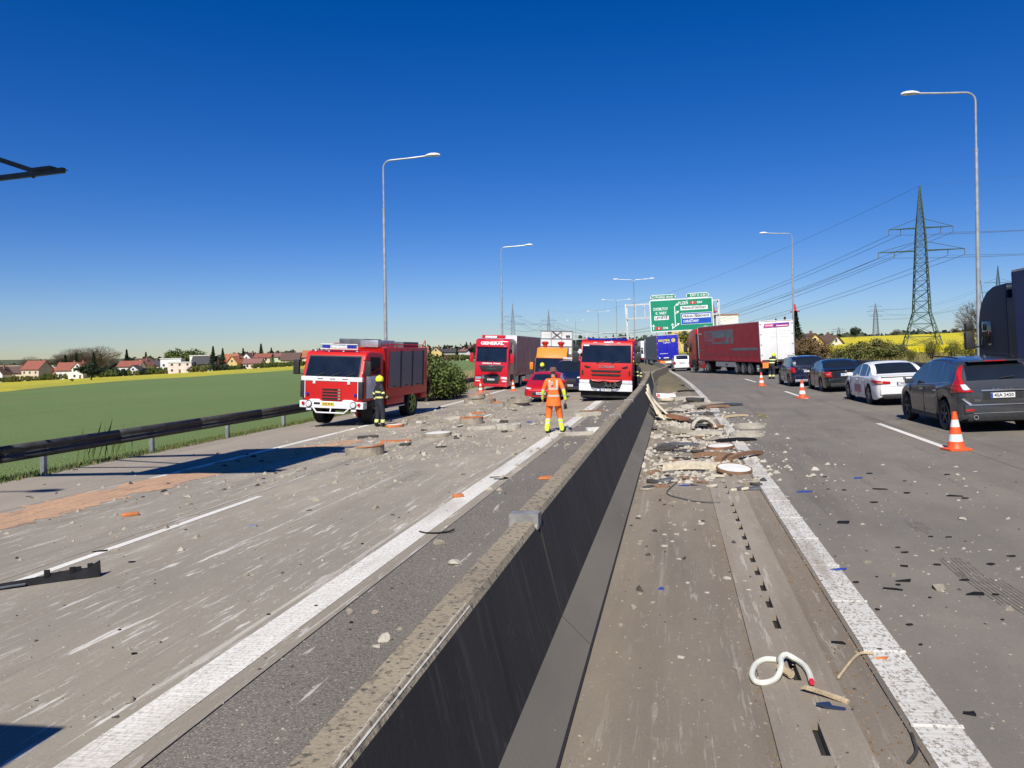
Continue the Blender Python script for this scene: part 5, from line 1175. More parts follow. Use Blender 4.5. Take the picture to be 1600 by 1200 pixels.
# ================================================================== lattice pylons and their cables
PGREEN = M('pylon_green', (.030, .060, .036), .6, .2, .25, .6); PGREY = M('pylon_grey', (.16, .18, .20), .6, .2, .2, .6); WIRE = M('cable', (.06, .065, .075), .5, .4, .1, 1); INSUL = M('insulator', (.10, .07, .05), .4, 0, .2, 3)
def member(a, b, r): return cyl(a, b, r, n=4, caps=False)
def pylon(label, pos, rz, H, arms, mat, wide=3.6, waist=.62, thick=1.0, detail=True, splay=True):
    th = thing('electricity_pylon', label, 'pylon', pos, rz)
    def hw(z):
        k = z / H
        if splay and k < .22: return wide * (1 - k / .22) + waist * 1.9 * (k / .22)
        k = (k - .22) / .78 if splay else k; b0 = waist * 1.9 if splay else wide
        return b0 + (.10 - b0) * k if k > .62 else b0 + (waist - b0) * k / .62 if k <= .62 else 0
    def hwf(z):
        tab = [(0, wide), (.22 * H, waist * 1.75), (.70 * H, waist), (H, .06)] if splay else [(0, wide), (.7 * H, waist), (H, .06)]
        return lerp_tab(tab, z)
    zs = [0, .07 * H, .15 * H, .22 * H]; z = .22 * H
    while z < H * .985:
        z += max(.9, hwf(z) * 1.5); zs.append(min(z, H))
    C = [(-1, -1), (1, -1), (1, 1), (-1, 1)]
    for i in range(4):
        pts = [(C[i][0] * hwf(z), C[i][1] * hwf(z), z) for z in (-.6, .22 * H, .70 * H, H)]
        build('leg', [member(a, b, .09 * thick) for a, b in zip(pts, pts[1:])], mat, th)
    for f_ in range(4):
        a, b = C[f_], C[(f_ + 1) % 4]; sh = []
        for z0, z1 in zip(zs, zs[1:]):
            p = lambda c, z: (c[0] * hwf(z), c[1] * hwf(z), z)
            sh += [member(p(a, z0), p(b, z1), .045 * thick), member(p(b, z0), p(a, z1), .045 * thick), member(p(a, z1), p(b, z1), .04 * thick)]
        build('bracing', sh, mat, th)
    tips = []
    for za, ln in arms:
        z = za * H; h = hwf(z)
        for s_ in (-1, 1):
            t_ = (s_ * ln, 0, z); sh = [member((s_ * h, -h, z), t_, .07 * thick), member((s_ * h, h, z), t_, .07 * thick), member((s_ * h, 0, z + H * .055), t_, .05 * thick)]
            n_ = 5
            for k in range(1, n_): sh.append(member((s_ * (h + (ln - h) * k / n_), -h * (1 - k / n_), z), (s_ * (h + (ln - h) * (k - 1) / n_), h * (1 - (k - 1) / n_), z), .035 * thick))
            build('cross_arm', sh, mat, th)
            for fr in ((1.0, .62) if ln > 5.5 else (1.0,)):
                q = (s_ * ln * fr, 0, z)
                if detail: build('insulator', lathe([(.05, 0), (.09, -.2), (.05, -.4), (.09, -.6), (.05, -.8), (.09, -1.0), (.05, -1.25)], 6, 'z', (q[0], q[1], q[2] - .05)), INSUL, th)
                tips.append((q[0], q[1], q[2] - 1.3))
    return th, tips
def wpt(th, p): return th.matrix_basis @ Vector(p)
def wires(A, B, label, sag=2.0, r=.022):
    (ta, pa), (tb, pb) = A, B
    for a, b in zip(pa, pb):
        a, b = wpt(ta, a), wpt(tb, b); pts = []
        for k in range(25):
            u = k / 24; p = a.lerp(b, u); p.z -= 4 * sag * u * (1 - u); pts.append(p)
        mid = pts[12]; o = build('power_line', tube([p - mid for p in pts], r, 4), WIRE); o.location = mid
        tag(o, label, 'power line', 'overhead power lines')
def ground_at(px, D): return at_depth(px, D)
A_ = [(.60, 8.6), (.74, 6.4)]
PY_ROT = math.radians(-8)
p1 = pylon('large green lattice pylon with two cross-arms standing in the rapeseed field', at_depth(1441, 176), PY_ROT, 36.0, A_, PGREEN, 3.9, .95, 1.55)
p2 = pylon('grey lattice pylon beyond the lorry lettered above its windscreen', at_depth(802, 520), .2, 34, A_, PGREY, 3.5, .9, 2.2, False)
p3 = pylon('grey lattice pylon second beyond the orange service lorry', at_depth(858, 640), .2, 34, A_, PGREY, 3.5, .9, 2.4, False)
p4 = pylon('slim grey pylon with three cross-arms behind the rapeseed rise', at_depth(1369, 380), .0, 16.5, [(.62, 2.9), (.76, 4.0), (.90, 2.9)], PGREY, 1.3, .65, 1.3, False, False)
p5 = pylon('tiny distant pylon beyond the white house on the rise', at_depth(1311, 620), 0, 11, [(.66, 6), (.82, 5)], PGREY, 2.2, .8, 2.0, False)
p6 = pylon('distant pylon seen above the dark navy lorry cab', at_depth(1561, 420), -.2, 37, [(.62, 8.5), (.76, 6.5)], PGREEN, 3.5, .9, 1.6, False)
pA = pylon('pylon of the power line standing to the right of the rapeseed field', Vector((168, 150, terr(168, 150))), PY_ROT, 36.0, A_, PGREEN, 3.9, .95, 1.15)
# cables: from the right-hand pylon to the green one, then away over the carriageway towards the far pylons
wires(pA, p1, 'thin overhead power cable reaching the green pylon from the right', 3.5, .028)
wires(p1, p3, 'thin overhead power cable crossing the sky above the sign gantry', 15, .045)
wires(p3, p2, 'thin overhead power cable between the two far grey pylons', 3, .05)
wires(p4, p6, 'thin overhead power cable behind the rapeseed rise', 4, .035)
top1 = (p1[0], [(0, 0, 36.0)]); topA = (pA[0], [(0, 0, 36.0)]); top3 = (p3[0], [(0, 0, 34.0)])
wires(topA, top1, 'thin earth wire at the top of the green pylon', 2, .02); wires(top1, top3, 'thin earth wire running from the green pylon over the road', 11, .035)
# ================================================================== vegetation
def leafm(name, a, b, sc=1.5, trans=.25):
    g = G(name, .7)
    c = g.mix(g.step(g.noise(sc, (1, 1, 1), 4), .35, .65), a, b)
    c = g.mix(g.mul(g.step(g.noise(sc * 9, (1, 1, 1), 2), .45, .6), .5), c, tuple(x * .55 for x in a))
    g.b.inputs['Specular IOR Level'].default_value = .25
    return g.done(c)
LF_G = leafm('leaf_green', (.070, .10, .022), (.115, .145, .034)); LF_D = leafm('needle_dark', (.016, .030, .014), (.030, .046, .020)); LF_Y = leafm('leaf_spring', (.12, .13, .025), (.20, .18, .035))
LF_B = leafm('twig_brown', (.085, .058, .035), (.13, .09, .05)); LF_O = leafm('bush_olive', (.115, .125, .030), (.17, .16, .05), 1.0); LF_R = leafm('bush_russet', (.14, .085, .035), (.21, .14, .06), 1.0); DRY = leafm('dry_reed', (.34, .26, .13), (.46, .36, .20), 2.0)
BARK = M('bark', (.075, .058, .045), .9, 0, .3, 8, bump=.5, bscale=20); BARK_G = M('bark_grey', (.10, .088, .075), .9, 0, .25, 8)
def quad_at(c, n, s, asp=1.0):
    n = n.normalized(); a = n.orthogonal().normalized(); b = n.cross(a); k = U(0, 6.28); u = (a * math.cos(k) + b * math.sin(k)) * s; w_ = (b * math.cos(k) - a * math.sin(k)) * s * asp
    return [tuple(c - u - w_), tuple(c + u - w_ * .4), tuple(c + u * .8 + w_), tuple(c - u * .6 + w_)]
def rv(): 
    while True:
        v = Vector((U(-1, 1), U(-1, 1), U(-1, 1)))
        if .05 < v.length < 1: return v
def leaf_crown(n, rx, rz_, zc, size, lobes=9, asp=.7, hollow=.35):
    """leaf faces gathered in uneven clumps"""
    cl = []
    for _ in range(lobes):
        d = rv().normalized(); k = U(.35, .8); cl.append((Vector((d.x * rx * k, d.y * rx * k, zc + d.z * rz_ * k)), U(.28, .55)))
    v = []; f = []
    for _ in range(n):
        c, r = random.choice(cl); d = rv(); d = d.normalized() * (hollow + (1 - hollow) * rnd() ** .6)
        p = c + Vector((d.x * rx * r, d.y * rx * r, d.z * rz_ * r * 1.0))
        if p.z < .15: continue
        o = len(v); v += quad_at(p, d + rv() * .9, size * U(.6, 1.3), asp); f.append((o, o + 1, o + 2, o + 3))
    return v, f
def limbs(H, r, n=7, spread=.5, start=.35):
    sh = [tube([(0, 0, -.3), (U(-.02, .02) * H, U(-.02, .02) * H, H * .4), (U(-.04, .04) * H, U(-.04, .04) * H, H * .85)], r, 7, r * .3)]
    for k in range(n):
        a = 6.28 * k / n + U(-.3, .3); z = H * U(start, .7); L = H * spread * U(.5, 1)
        sh.append(tube([(0, 0, z), (math.cos(a) * L * .5, math.sin(a) * L * .5, z + L * .35), (math.cos(a) * L, math.sin(a) * L, z + L * .8)], r * .4, 5, r * .1))
    return sh
PROTO = {}
def tree_proto(kind):
    if kind in PROTO: return PROTO[kind]
    if kind == 'broad':   # unit height 10
        tr, cr = limbs(10, .28), leaf_crown(1500, 4.2, 3.6, 6.4, .34, 14)
    elif kind == 'round':
        tr, cr = limbs(10, .30), leaf_crown(1800, 5.0, 3.3, 6.2, .33, 18)
    elif kind == 'conifer':
        tr = [tube([(0, 0, -.3), (0, 0, 9.6)], .22, 7, .03)]; v = []; f = []
        for _ in range(1900):
            z = 1.2 + 8.9 * rnd() ** 1.25; rr = (10.3 - z) * .27 * (.55 + .45 * ((z * 1.7) % 1)); a = U(0, 6.28); k = rnd() ** .5
            p = Vector((math.cos(a) * rr * k, math.sin(a) * rr * k, z - .35 * k)); o = len(v); v += quad_at(p, Vector((math.cos(a) * .5, math.sin(a) * .5, 1)) + rv() * .6, U(.16, .34), .5); f.append((o, o + 1, o + 2, o + 3))
        cr = (v, f)
    elif kind == 'bare':
        tr = limbs(10, .26, 9, .55, .25); sh = []
        def br(p, d, L, r, k):
            q = p + d * L; sh.append(cyl(p, q, r, r * .6, 3, False))
            if k:
                for _ in range(3 if k > 1 else 4): br(p.lerp(q, U(.5, 1)), (d + rv() * .75 + Vector((0, 0, .12))).normalized(), L * U(.55, .75), r * .55, k - 1)
        for k in range(9):
            a = 6.28 * k / 9 + U(-.2, .2); e = U(.5, 1.3); br(Vector((0, 0, U(2.6, 5.5))), Vector((math.cos(a), math.sin(a), e)).normalized(), U(2.2, 3.0), .12, 4)
        for _ in range(2600):
            d = rv().normalized() * rnd() ** .4; p = Vector((d.x * 4.3, d.y * 4.3, 6.2 + d.z * 3.6)); e = (Vector((d.x, d.y, .5 + d.z * .5)) + rv() * .5).normalized(); sh.append(cyl(p, p + e * U(.4, .9), .022, .01, 3, False))
        v = []; f = []
        for a, b in sh:
            o = len(v); v += a; f += [tuple(i + o for i in q) for q in b]
        cr = (v, f)
    elif kind == 'shrub':   # unit height 3
        tr = [tube([(U(-.4, .4), U(-.4, .4), -.1), (U(-1, 1), U(-1, 1), 1.2), (U(-1.5, 1.5), U(-1.5, 1.5), 2.5)], .035, 4, .008) for _ in range(22)]; cr = leaf_crown(5200, 1.9, 1.55, 1.45, .085, 26, .6, .15)
    elif kind == 'hedge':
        tr = [tube([(U(-2, 2), 0, -.1), (U(-2, 2), U(-.5, .5), 2)], .04, 4, .01) for _ in range(8)]; v, f = [], []
        for c in range(5):
            a, b = leaf_crown(420, 1.3, 1.2, 1.2, .2, 6); o = len(v); dx = -3 + 1.5 * c; v += [(p[0] + dx, p[1], p[2]) for p in a]; f += [tuple(i + o for i in q) for q in b]
        cr = (v, f)
    elif kind == 'thin':  # loose twiggy shrub
        tr = [tube([(0, 0, -.1), (U(-.5, .5), U(-.5, .5), 1.5), (U(-1.1, 1.1), U(-1.1, 1.1), 3)], .022, 4, .006) for _ in range(30)]; cr = leaf_crown(1700, 1.35, 1.5, 1.7, .06, 22, .6, .1)
    t0 = build('trunk', tr, BARK, smooth=True); c0 = build('crown', cr, LF_G, recalc=False)
    PROTO[kind] = (t0.data, c0.data, {'shrub': 3.0, 'hedge': 2.4, 'thin': 3.0}.get(kind, 10.0))
    bpy.data.objects.remove(t0); bpy.data.objects.remove(c0)
    return PROTO[kind]
VAR = {}
def tree(kind, label, pos, H, leaf, group=None, wide=1.0, cat='tree', name=None, bark=None):
    t, c, h0 = tree_proto(kind); th = thing(name or {'conifer': 'conifer_tree', 'shrub': 'shrub', 'thin': 'shrub', 'hedge': 'hedge'}.get(kind, 'tree'), label, cat, pos, U(0, 6.28) if kind != 'hedge' else YAW, group)
    k = H / h0; th.scale = (k * wide, k * wide, k)
    for nm, me, m_ in (('trunk', t, bark or BARK), ('crown', c, leaf)):
        key = (me.name, m_.name)
        if key not in VAR: d = me.copy(); d.materials.clear(); d.materials.append(m_); VAR[key] = d
        o = bpy.data.objects.new(nm if kind not in ('shrub', 'thin', 'hedge') else {'trunk': 'stems', 'crown': 'foliage'}[nm], VAR[key]); COL.objects.link(o); o.parent = th
    return th
def px_tree(kind, label, px, ytop, D, leaf, wide=1.0, group=None, cat='tree', base=None, **k):
    p = at_depth(px, D); yb = PP[1] - F_PX * (p.z - CAM_H) / D + .015 * (PP[0] - px) * 1.0
    H = max(1.0, (yb - ytop) * D / F_PX); return tree(kind, label, p, H, leaf, group, wide, cat, **k)
# --- along the village on the left
for i, (px, yt_, w_, l_) in enumerate(((96, 553, 1.1, 'bare leafless tree at the village edge next to dark conifers'), (113, 545, 1.1, 'tall bare tree rising over the orange village roofs'), (132, 543, 1.15, 'broad bare tree behind the white gabled house'), (157, 541, 1.3, 'widest bare tree standing over the village hedge'), (48, 557, 1.0, 'small bare tree beside the long flat-roofed block'))):
    px_tree('bare', l_, px, yt_, 430, LF_B, w_, 'bare trees of the village', bark=BARK_G)
for px, yt_, D, l_ in ((102, 554, 410, 'dark conifer among the bare village trees'), (119, 551, 405, 'dark conifer behind the red roofs'), (146, 551, 395, 'dark conifer right behind the lone field tree'), (198, 546, 440, 'conifer behind the white house with the dark arch'), (228, 550, 450, 'small conifer behind the cream gabled house'), (333, 541, 395, 'tall dark conifer beside the white modern house'), (348, 544, 392, 'second dark conifer of the pair beside the modern house'), (380, 544, 430, 'conifer behind the orange-roofed house'), (408, 537, 430, 'tallest conifer above the cream house with red roof'), (424, 543, 432, 'conifer next to the pale green house'), (671, 541, 400, 'small conifer behind the roadside bush'), (729, 534, 400, 'dark conifer over the white chalet house'), (705, 541, 420, 'dark conifer left of the white chalet house')):
    px_tree('conifer', l_, px, yt_, D, LF_D, 1.15, 'village conifers')
for px, yt_, D, m_, w_, l_ in ((142, 566, 262, LF_D, 1.5, 'lone dark green tree standing in the rape strip'), (112, 591, 258, LF_O, 1.0, 'young thin tree beside the lone field tree'), (275, 544, 470, LF_G, 1.3, 'round green tree behind the white modern house'), (303, 544, 470, LF_G, 1.2, 'second round green tree behind the modern house'), (455, 548, 450, LF_D, 1.1, 'dark round tree over the brown roof'), (317, 575, 300, LF_R, .7, 'small russet tree at the field edge'), (396, 568, 330, LF_O, .9, 'small grey-green tree at the field edge'), (744, 537, 390, LF_D, 1.0, 'dark tree half hidden by the red lorry')):
    px_tree('round', l_, px, yt_, D, m_, w_)
k_ = 0
for px, D, h, m_ in ((15, 385, 6, LF_G), (30, 380, 7, LF_O), (52, 395, 6, LF_O), (82, 392, 8, LF_G), (90, 385, 7, LF_O), (158, 385, 9, LF_G), (168, 385, 8, LF_G), (178, 386, 9, LF_D), (188, 388, 8, LF_G), (206, 388, 6, LF_O), (236, 392, 8, LF_D), (246, 390, 8, LF_G), (255, 388, 5, LF_O), (308, 388, 7, LF_O), (316, 390, 8, LF_G), (330, 388, 6, LF_G), (344, 386, 7, LF_D), (352, 388, 6, LF_O), (366, 386, 5, LF_G), (374, 388, 5, LF_D), (408, 388, 6, LF_G), (418, 390, 6, LF_D), (430, 388, 6, LF_G), (440, 390, 6, LF_O), (452, 388, 5, LF_G), (462, 390, 6, LF_G), (5, 385, 6, LF_O), (68, 398, 5, LF_D), (108, 392, 7, LF_D), (222, 390, 6, LF_D), (480, 392, 6, LF_G), (500, 395, 7, LF_O), (530, 395, 6, LF_G), (690, 385, 6, LF_R), (702, 388, 7, LF_D), (712, 386, 7, LF_O), (722, 388, 6, LF_D), (735, 386, 6, LF_G), (750, 388, 7, LF_D), (-20, 388, 7, LF_G), (-50, 388, 8, LF_O)):
    p = at_depth(px, D); nm = {LF_G.name: 'green', LF_O.name: 'olive', LF_D.name: 'dark', LF_R.name: 'russet'}[m_.name]
    tree('hedge', 'clump of %s garden bushes along the village edge' % nm, p, h * .5, m_, 'garden bushes along the village edge', .8, 'hedge')
# distant wooded skyline
far = []
rs = random.Random(3)
v = []; f = []
for k in range(520):
    px = rs.uniform(-120, 1720)
    if 1150 < px < 1700: D = rs.uniform(560, 640); h = rs.uniform(2, 5)
    else: D = rs.uniform(620, 900); h = rs.uniform(4, 9)
    p = at_depth(px, D)
    for q in range(16):
        c = p + Vector((rs.gauss(0, 5), rs.gauss(0, 5), rs.uniform(0, h))); o = len(v); v += quad_at(c, rv(), rs.uniform(1.2, 2.8)); f.append((o, o + 1, o + 2, o + 3))
o = build('distant_woodland', (v, f), leafm('far_foliage', (.040, .055, .030), (.070, .075, .040), .1), recalc=False); tag(o, 'thin dark band of distant trees on the skyline', 'woodland', kind='stuff')
# --- roadside bushes on the left behind the guardrail
for px, yt_, D, m_, w_, l_ in ((668, 546, 46, LF_G, 1.0, 'big leafy bush behind the guardrail next to the old fire engine'), (692, 562, 48, LF_G, 1.1, 'lower leafy bush behind the guardrail beyond the big one'), (645, 548, 47, LF_G, 1.0, 'bush behind the guardrail hidden by the locker side'), (708, 582, 50, LF_G, 1.0, 'small bush at the end of the roadside thicket'), (680, 553, 52, LF_G, 1.1, 'bush in the second row of the roadside thicket')):
    px_tree('shrub', l_, px, yt_, D, m_, w_, None, 'bush')
def tufts(name, n, place, hmin, hmax, wd, mat, label, cat):
    v = []; f = []
    for _ in range(n):
        p = place()
        if p is None: continue
        h = U(hmin, hmax); a = U(0, 6.28); w_ = wd * U(.6, 1.4); ln = Vector((U(-.35, .35), U(-.35, .35), 0)) * h; d = Vector((math.cos(a), math.sin(a), 0)) * w_
        o = len(v); v += [tuple(p - d), tuple(p + d), tuple(p + ln * .4 + Vector((0, 0, h * .6)) + d * .6), tuple(p + ln + Vector((0, 0, h)))]; f += [(o, o + 1, o + 2), (o, o + 2, o + 3)]
    return tag(build(name, (v, f), mat, recalc=False), label, cat, kind='stuff')
def pl(s0, s1, t0, t1, dens=None):
    def g():
        u = rnd() ** 1.5; s = s0 + (s1 - s0) * u; t = U(t0, t1)
        if noise.noise((s * .35, t * .8, 3)) < U(-.45, .1): return None
        p = st(s, t); p.z = terr(p.x, p.y) - .02; return p
    return g
GR1 = leafm('grass_blade', (.075, .125, .022), (.13, .16, .04), 3); GR2 = leafm('grass_dry', (.24, .19, .09), (.34, .27, .14), 3)
tufts('grass', 26000, pl(4, 75, -17.4, -14.85), .04, .15, .012, GR1, 'rough green grass growing under the guardrail', 'grass')
tufts('grass', 9000, pl(4, 80, -17.2, -14.85), .04, .14, .012, GR2, 'dry straw-coloured grass blades under the guardrail', 'grass')
tufts('reeds', 2600, pl(56, 88, -18.8, -16.4), .7, 1.7, .03, DRY, 'tall dry straw reeds behind the guardrail by the red lorry', 'reeds')
tufts('weeds', 60, pl(20.5, 22.5, -17.6, -16.6), .4, 1.3, .006, GR1, 'tall thin weed stalks sticking up behind the guardrail', 'weeds')
# --- right side: shrubs and dry growth between the guardrail and the rape
for px, yt_, D, m_, w_, kd, l_ in ((1265, 526, 92, LF_R, 1.2, 'shrub', 'russet bush beside the street lamp column'), (1288, 532, 92, LF_R, 1.0, 'thin', 'thin russet bush left of the big olive bush'), (1240, 525, 100, LF_R, 1.0, 'shrub', 'russet bush half behind the white trailer doors'), (1340, 532, 74, LF_O, 1.3, 'shrub', 'big olive bush behind the white saloon'), (1378, 527, 74, LF_O, 1.3, 'shrub', 'broadest olive bush before the rapeseed'), (1405, 536, 74, LF_O, 1.0, 'shrub', 'olive bush at the foot of the pylon'), (1310, 540, 76, LF_O, 1.0, 'thin', 'thin olive bush next to the russet ones'), (1455, 528, 70, LF_Y, .9, 'thin', 'sparse spring-green shrub right of the pylon legs'), (1490, 530, 66, LF_Y, .9, 'thin', 'sparse yellow-green shrub left of the navy cab'), (1520, 522, 62, LF_Y, 1.0, 'thin', 'tall sparse shrub touching the navy cab mirror'), (1425, 545, 72, LF_Y, 1.0, 'thin', 'low yellow-green shrub under the pylon')):
    px_tree(kd, l_, px, yt_, D, m_, w_, None, 'bush')
px_tree('bare', 'leafless tree behind the navy cab', 1530, 470, 95, LF_B, .9, bark=BARK_G)
px_tree('conifer', 'tall dark spruce behind the white trailer doors', 1244, 486, 170, LF_D, 1.35)
px_tree('conifer', 'spruce top peeping over the red trailer', 1213, 498, 215, LF_D, 1.0)
px_tree('conifer', 'second spruce top peeping over the red trailer', 1227, 495, 215, LF_D, 1.0)
px_tree('round', 'dark pine with flat crown on the rise', 1336, 510, 330, LF_D, 1.0)
px_tree('bare', 'small leafless tree on the rise left of the pylon', 1402, 514, 340, LF_B, 1.2)
px_tree('round', 'small tree on the rise between the pylon legs', 1460, 519, 340, LF_G, 1.2); px_tree('bare', 'leafless bush on the rise right of the pylon', 1492, 512, 340, LF_B, 1.2)
px_tree('broad', 'yellow-green tree behind the blue-backed trailer', 1074, 516, 170, LF_Y, .9); px_tree('broad', 'tree behind the cab of the red lorry', 1098, 520, 170, LF_G, 1.0)
for k in range(14):
    px = 1105 + 13 * k; px_tree('hedge', 'olive roadside hedge behind the red lorry', px, 545, 118 - k * 1.5, LF_O, .9, 'roadside hedge behind the red lorry', 'hedge')
tufts('dry_growth', 16000, pl(18, 120, 14.6, 32), .3, 1.0, .03, leafm('verge_dry', (.22, .19, .06), (.30, .25, .10), 1), 'dry yellowish growth on the right verge', 'verge growth')
tufts('grass', 12000, pl(18, 120, 13.7, 22), .1, .5, .02, GR1, 'green grass on the right verge', 'grass')
def rape_place():
    s = U(10, 150); t = 33 + U(-1, 1) + 45 * rnd() ** 2.2; p = st(s, t); p.z = terr(p.x, p.y) + .5; return p
tufts('rape_flowers', 26000, rape_place, .25, .55, .14, leafm('rape_flower', (.62, .52, .01), (.74, .62, .02), 1), 'yellow rapeseed flower heads along the near field edge', 'crop')
# ================================================================== village houses
def wallm(n, c): return M('render_' + n, c, .85, 0, .08, .6)
WALLS = {'white': wallm('white', (.70, .68, .64)), 'cream': wallm('cream', (.62, .52, .36)), 'pink': wallm('pink', (.66, .54, .48)), 'yellow': wallm('yellow', (.62, .45, .16)), 'green': wallm('green', (.42, .52, .32)), 'grey': wallm('grey', (.38, .36, .34)), 'ochre': wallm('ochre', (.48, .36, .20))}
def roofm(n, c): return M('tile_' + n, c, .8, 0, .18, 1.2, stretch=(1, 1, 6), bump=.4, bscale=4)
ROOFS = {'red': roofm('red', (.25, .08, .05)), 'orange': roofm('orange', (.34, .12, .06)), 'brown': roofm('brown', (.10, .06, .045)), 'dark': roofm('dark', (.05, .048, .05)), 'rose': roofm('rose', (.22, .10, .085)), 'white': roofm('white', (.62, .62, .60))}
WIN = M('house_glass', (.03, .035, .045), .08, 0, .2, 1); FRAME = M('window_frame', (.60, .60, .58), .6, 0, .05, 1); TIMBER = M('timber', (.16, .09, .05), .8, 0, .2, 3)
def house(label, px, D, w_, d, h, rh, wall, roof, rz=0., flat=False, gable_front=False, chimney=True, storeys=2, lift=0., cat='house', name='house'):
    p = at_depth(px, D); p.z += lift; th = thing(name, label, cat, p, YAW + rz); wm, rm = WALLS[wall], ROOFS[roof]; W, Dp = w_ / 2, d / 2
    build('wall', box(-W, W, -Dp, Dp, -1.5, h), wm, th)
    if flat:
        r_ = build('roof', box(-W - .3, W + .3, -Dp - .3, Dp + .3, h, h + .35), rm, th)
    elif gable_front:
        build('gable', prism([(-W, h), (W, h), (0, h + rh)], 'y', -Dp, Dp), wm, th); r_ = None
        for s_ in (-1, 1):
            k = .5; n = Vector((s_ * rh, 0, W)).normalized() * .22
            r_ = build('roof', slab([(s_ * (W + k), -Dp - .5, h - k * rh / W + .02), (0, -Dp - .5, h + rh + .02), (0, Dp + .5, h + rh + .02), (s_ * (W + k), Dp + .5, h - k * rh / W + .02)], .2 * (-s_)), rm, th)
    else:
        build('gable', prism([(-Dp, h), (Dp, h), (0, h + rh)], 'x', -W, W), wm, th)
        for s_ in (-1, 1):
            k = .5; r_ = build('roof', slab([(-W - .5, s_ * (Dp + k), h - k * rh / Dp + .02), (W + .5, s_ * (Dp + k), h - k * rh / Dp + .02), (W + .5, 0, h + rh + .02), (-W - .5, 0, h + rh + .02)], .2 * (1 if s_ < 0 else 1)), rm, th)
    if chimney and not flat: build('chimney', box(W * .3, W * .3 + .7, -.3, .4, h + rh * .5, h + rh + 1.0), ROOFS['rose'], r_)
    n = max(2, int(w_ / 3.2))
    for st_ in range(storeys):
        for k in range(n):
            x = -W + w_ * (k + .5) / n; z = 1.0 + 2.8 * st_
            if z + 1.3 > h: continue
            if st_ == 0 and k == n // 2:
                build('door', box(x - .5, x + .5, -Dp - .05, -Dp + .02, .0, 2.1), TIMBER, th); continue
            o = build('window', box(x - .62, x + .62, -Dp - .06, -Dp + .02, z, z + 1.35), FRAME, th); build('pane', box(x - .5, x + .5, -Dp - .08, -Dp - .05, z + .12, z + 1.23), WIN, o)
    if gable_front and rh > 2.2:
        o = build('window', box(-.6, .6, -Dp - .06, -Dp + .02, h + .2, h + 1.4), FRAME, th); build('pane', box(-.48, .48, -Dp - .08, -Dp - .05, h + .3, h + 1.3), WIN, o)
    return th
house('white gabled cottage at the village end behind bushes', 2, 392, 6, 8, 4.5, 3.5, 'white', 'brown', 0, gable_front=True)
house('long flat-roofed block with white window bands', 18, 520, 34, 10, 9, 0, 'ochre', 'dark', 0, flat=True, storeys=3, cat='building', name='apartment_block')
house('house with long brown roof and cream walls', 27, 405, 13, 9, 4.6, 3.2, 'cream', 'brown', .1)
house('two-storey cream house with a big red hipped roof', 58, 402, 10.5, 9, 6.2, 4.0, 'cream', 'red', -.25)
house('low hall with a white tent roof', 79, 450, 9, 9, 4.5, 3, 'grey', 'white', .2, chimney=False)
house('low house with orange roof between red roofs', 86, 408, 10, 8, 3.2, 3.0, 'ochre', 'orange', .2)
house('white house with red tiled roof beside the lone field tree', 110, 395, 10, 9, 4.8, 3.6, 'white', 'red', .15); house('white gable-fronted wing next to the red tiled roof', 126, 390, 5.2, 8, 5.6, 2.6, 'white', 'orange', .1, gable_front=True)
house('house with bright orange roof high among conifers', 131, 460, 9, 8, 7, 3.6, 'cream', 'orange', .3)
house('white villa with dark arched gable', 206, 402, 10.5, 9, 5.0, 2.6, 'white', 'red', .1); house('villa wing with dark-edged white gable front', 212, 396, 7, 6, 2.6, 2.8, 'white', 'dark', .0, gable_front=True, chimney=False)
house('cream gabled house next to the white villa', 226, 412, 6, 9, 5.6, 3.0, 'cream', 'rose', -.1, gable_front=True)
house('dark low roof left of the modern house', 240, 420, 9, 8, 4.8, 2.4, 'grey', 'dark', 0)
house('large pinkish white modern house with flat roofs', 285, 392, 11, 9, 5.4, 0, 'pink', 'white', .1, flat=True); house('upper storey block of the modern house complex', 270, 401, 10, 7, 7.6, 0, 'white', 'white', .1, flat=True, storeys=3); house('long white flat-roofed block above the modern house', 322, 440, 15, 8, 8.6, 0, 'white', 'white', 0, flat=True, storeys=3)
house('house with dark shed roof beside conifers', 322, 398, 12, 8, 4.2, 3.6, 'ochre', 'dark', 0)
house('yellow gable-fronted house with orange roof', 370, 396, 5.6, 9, 3.8, 3.2, 'yellow', 'orange', -.2, gable_front=True); house('house with steep orange roof behind the yellow gable', 361, 404, 7, 8, 4.6, 3.6, 'cream', 'orange', 0)
house('dark timber gabled house behind the rose-brown roof', 391, 415, 7, 8, 5.0, 3.4, 'white', 'brown', -.2, gable_front=True); house('low house with rose-brown roof', 397, 398, 8.5, 8, 3.0, 2.2, 'rose' if False else 'pink', 'rose', 0)
house('cream two-storey house with red roof under the tallest conifer', 413, 408, 8, 8, 5.6, 1.8, 'cream', 'red', 0); house('pale green two-storey house', 434, 412, 7.5, 8, 5.6, 1.6, 'green', 'rose', 0); house('house with long dark brown roof near the old fire engine', 456, 402, 9, 8, 3.6, 3.4, 'cream', 'brown', 0)
house('orange-roofed house behind the old fire engine cab', 490, 405, 10, 8, 4.6, 3.2, 'cream', 'orange', 0); house('red-roofed house behind the fire engine body', 655, 402, 10, 8, 4.4, 3.0, 'white', 'orange', 0)
house('cream gabled house seen over the roadside bush', 682, 405, 6, 8, 4.8, 2.4, 'yellow', 'brown', 0, gable_front=True); house('low grey house beside the cream gable', 700, 415, 8, 8, 4.4, 1.5, 'grey', 'dark', 0); house('white chalet house with wide brown roof by the red lorry', 737, 402, 10.5, 9, 4.6, 2.6, 'white', 'rose', .5, gable_front=True)
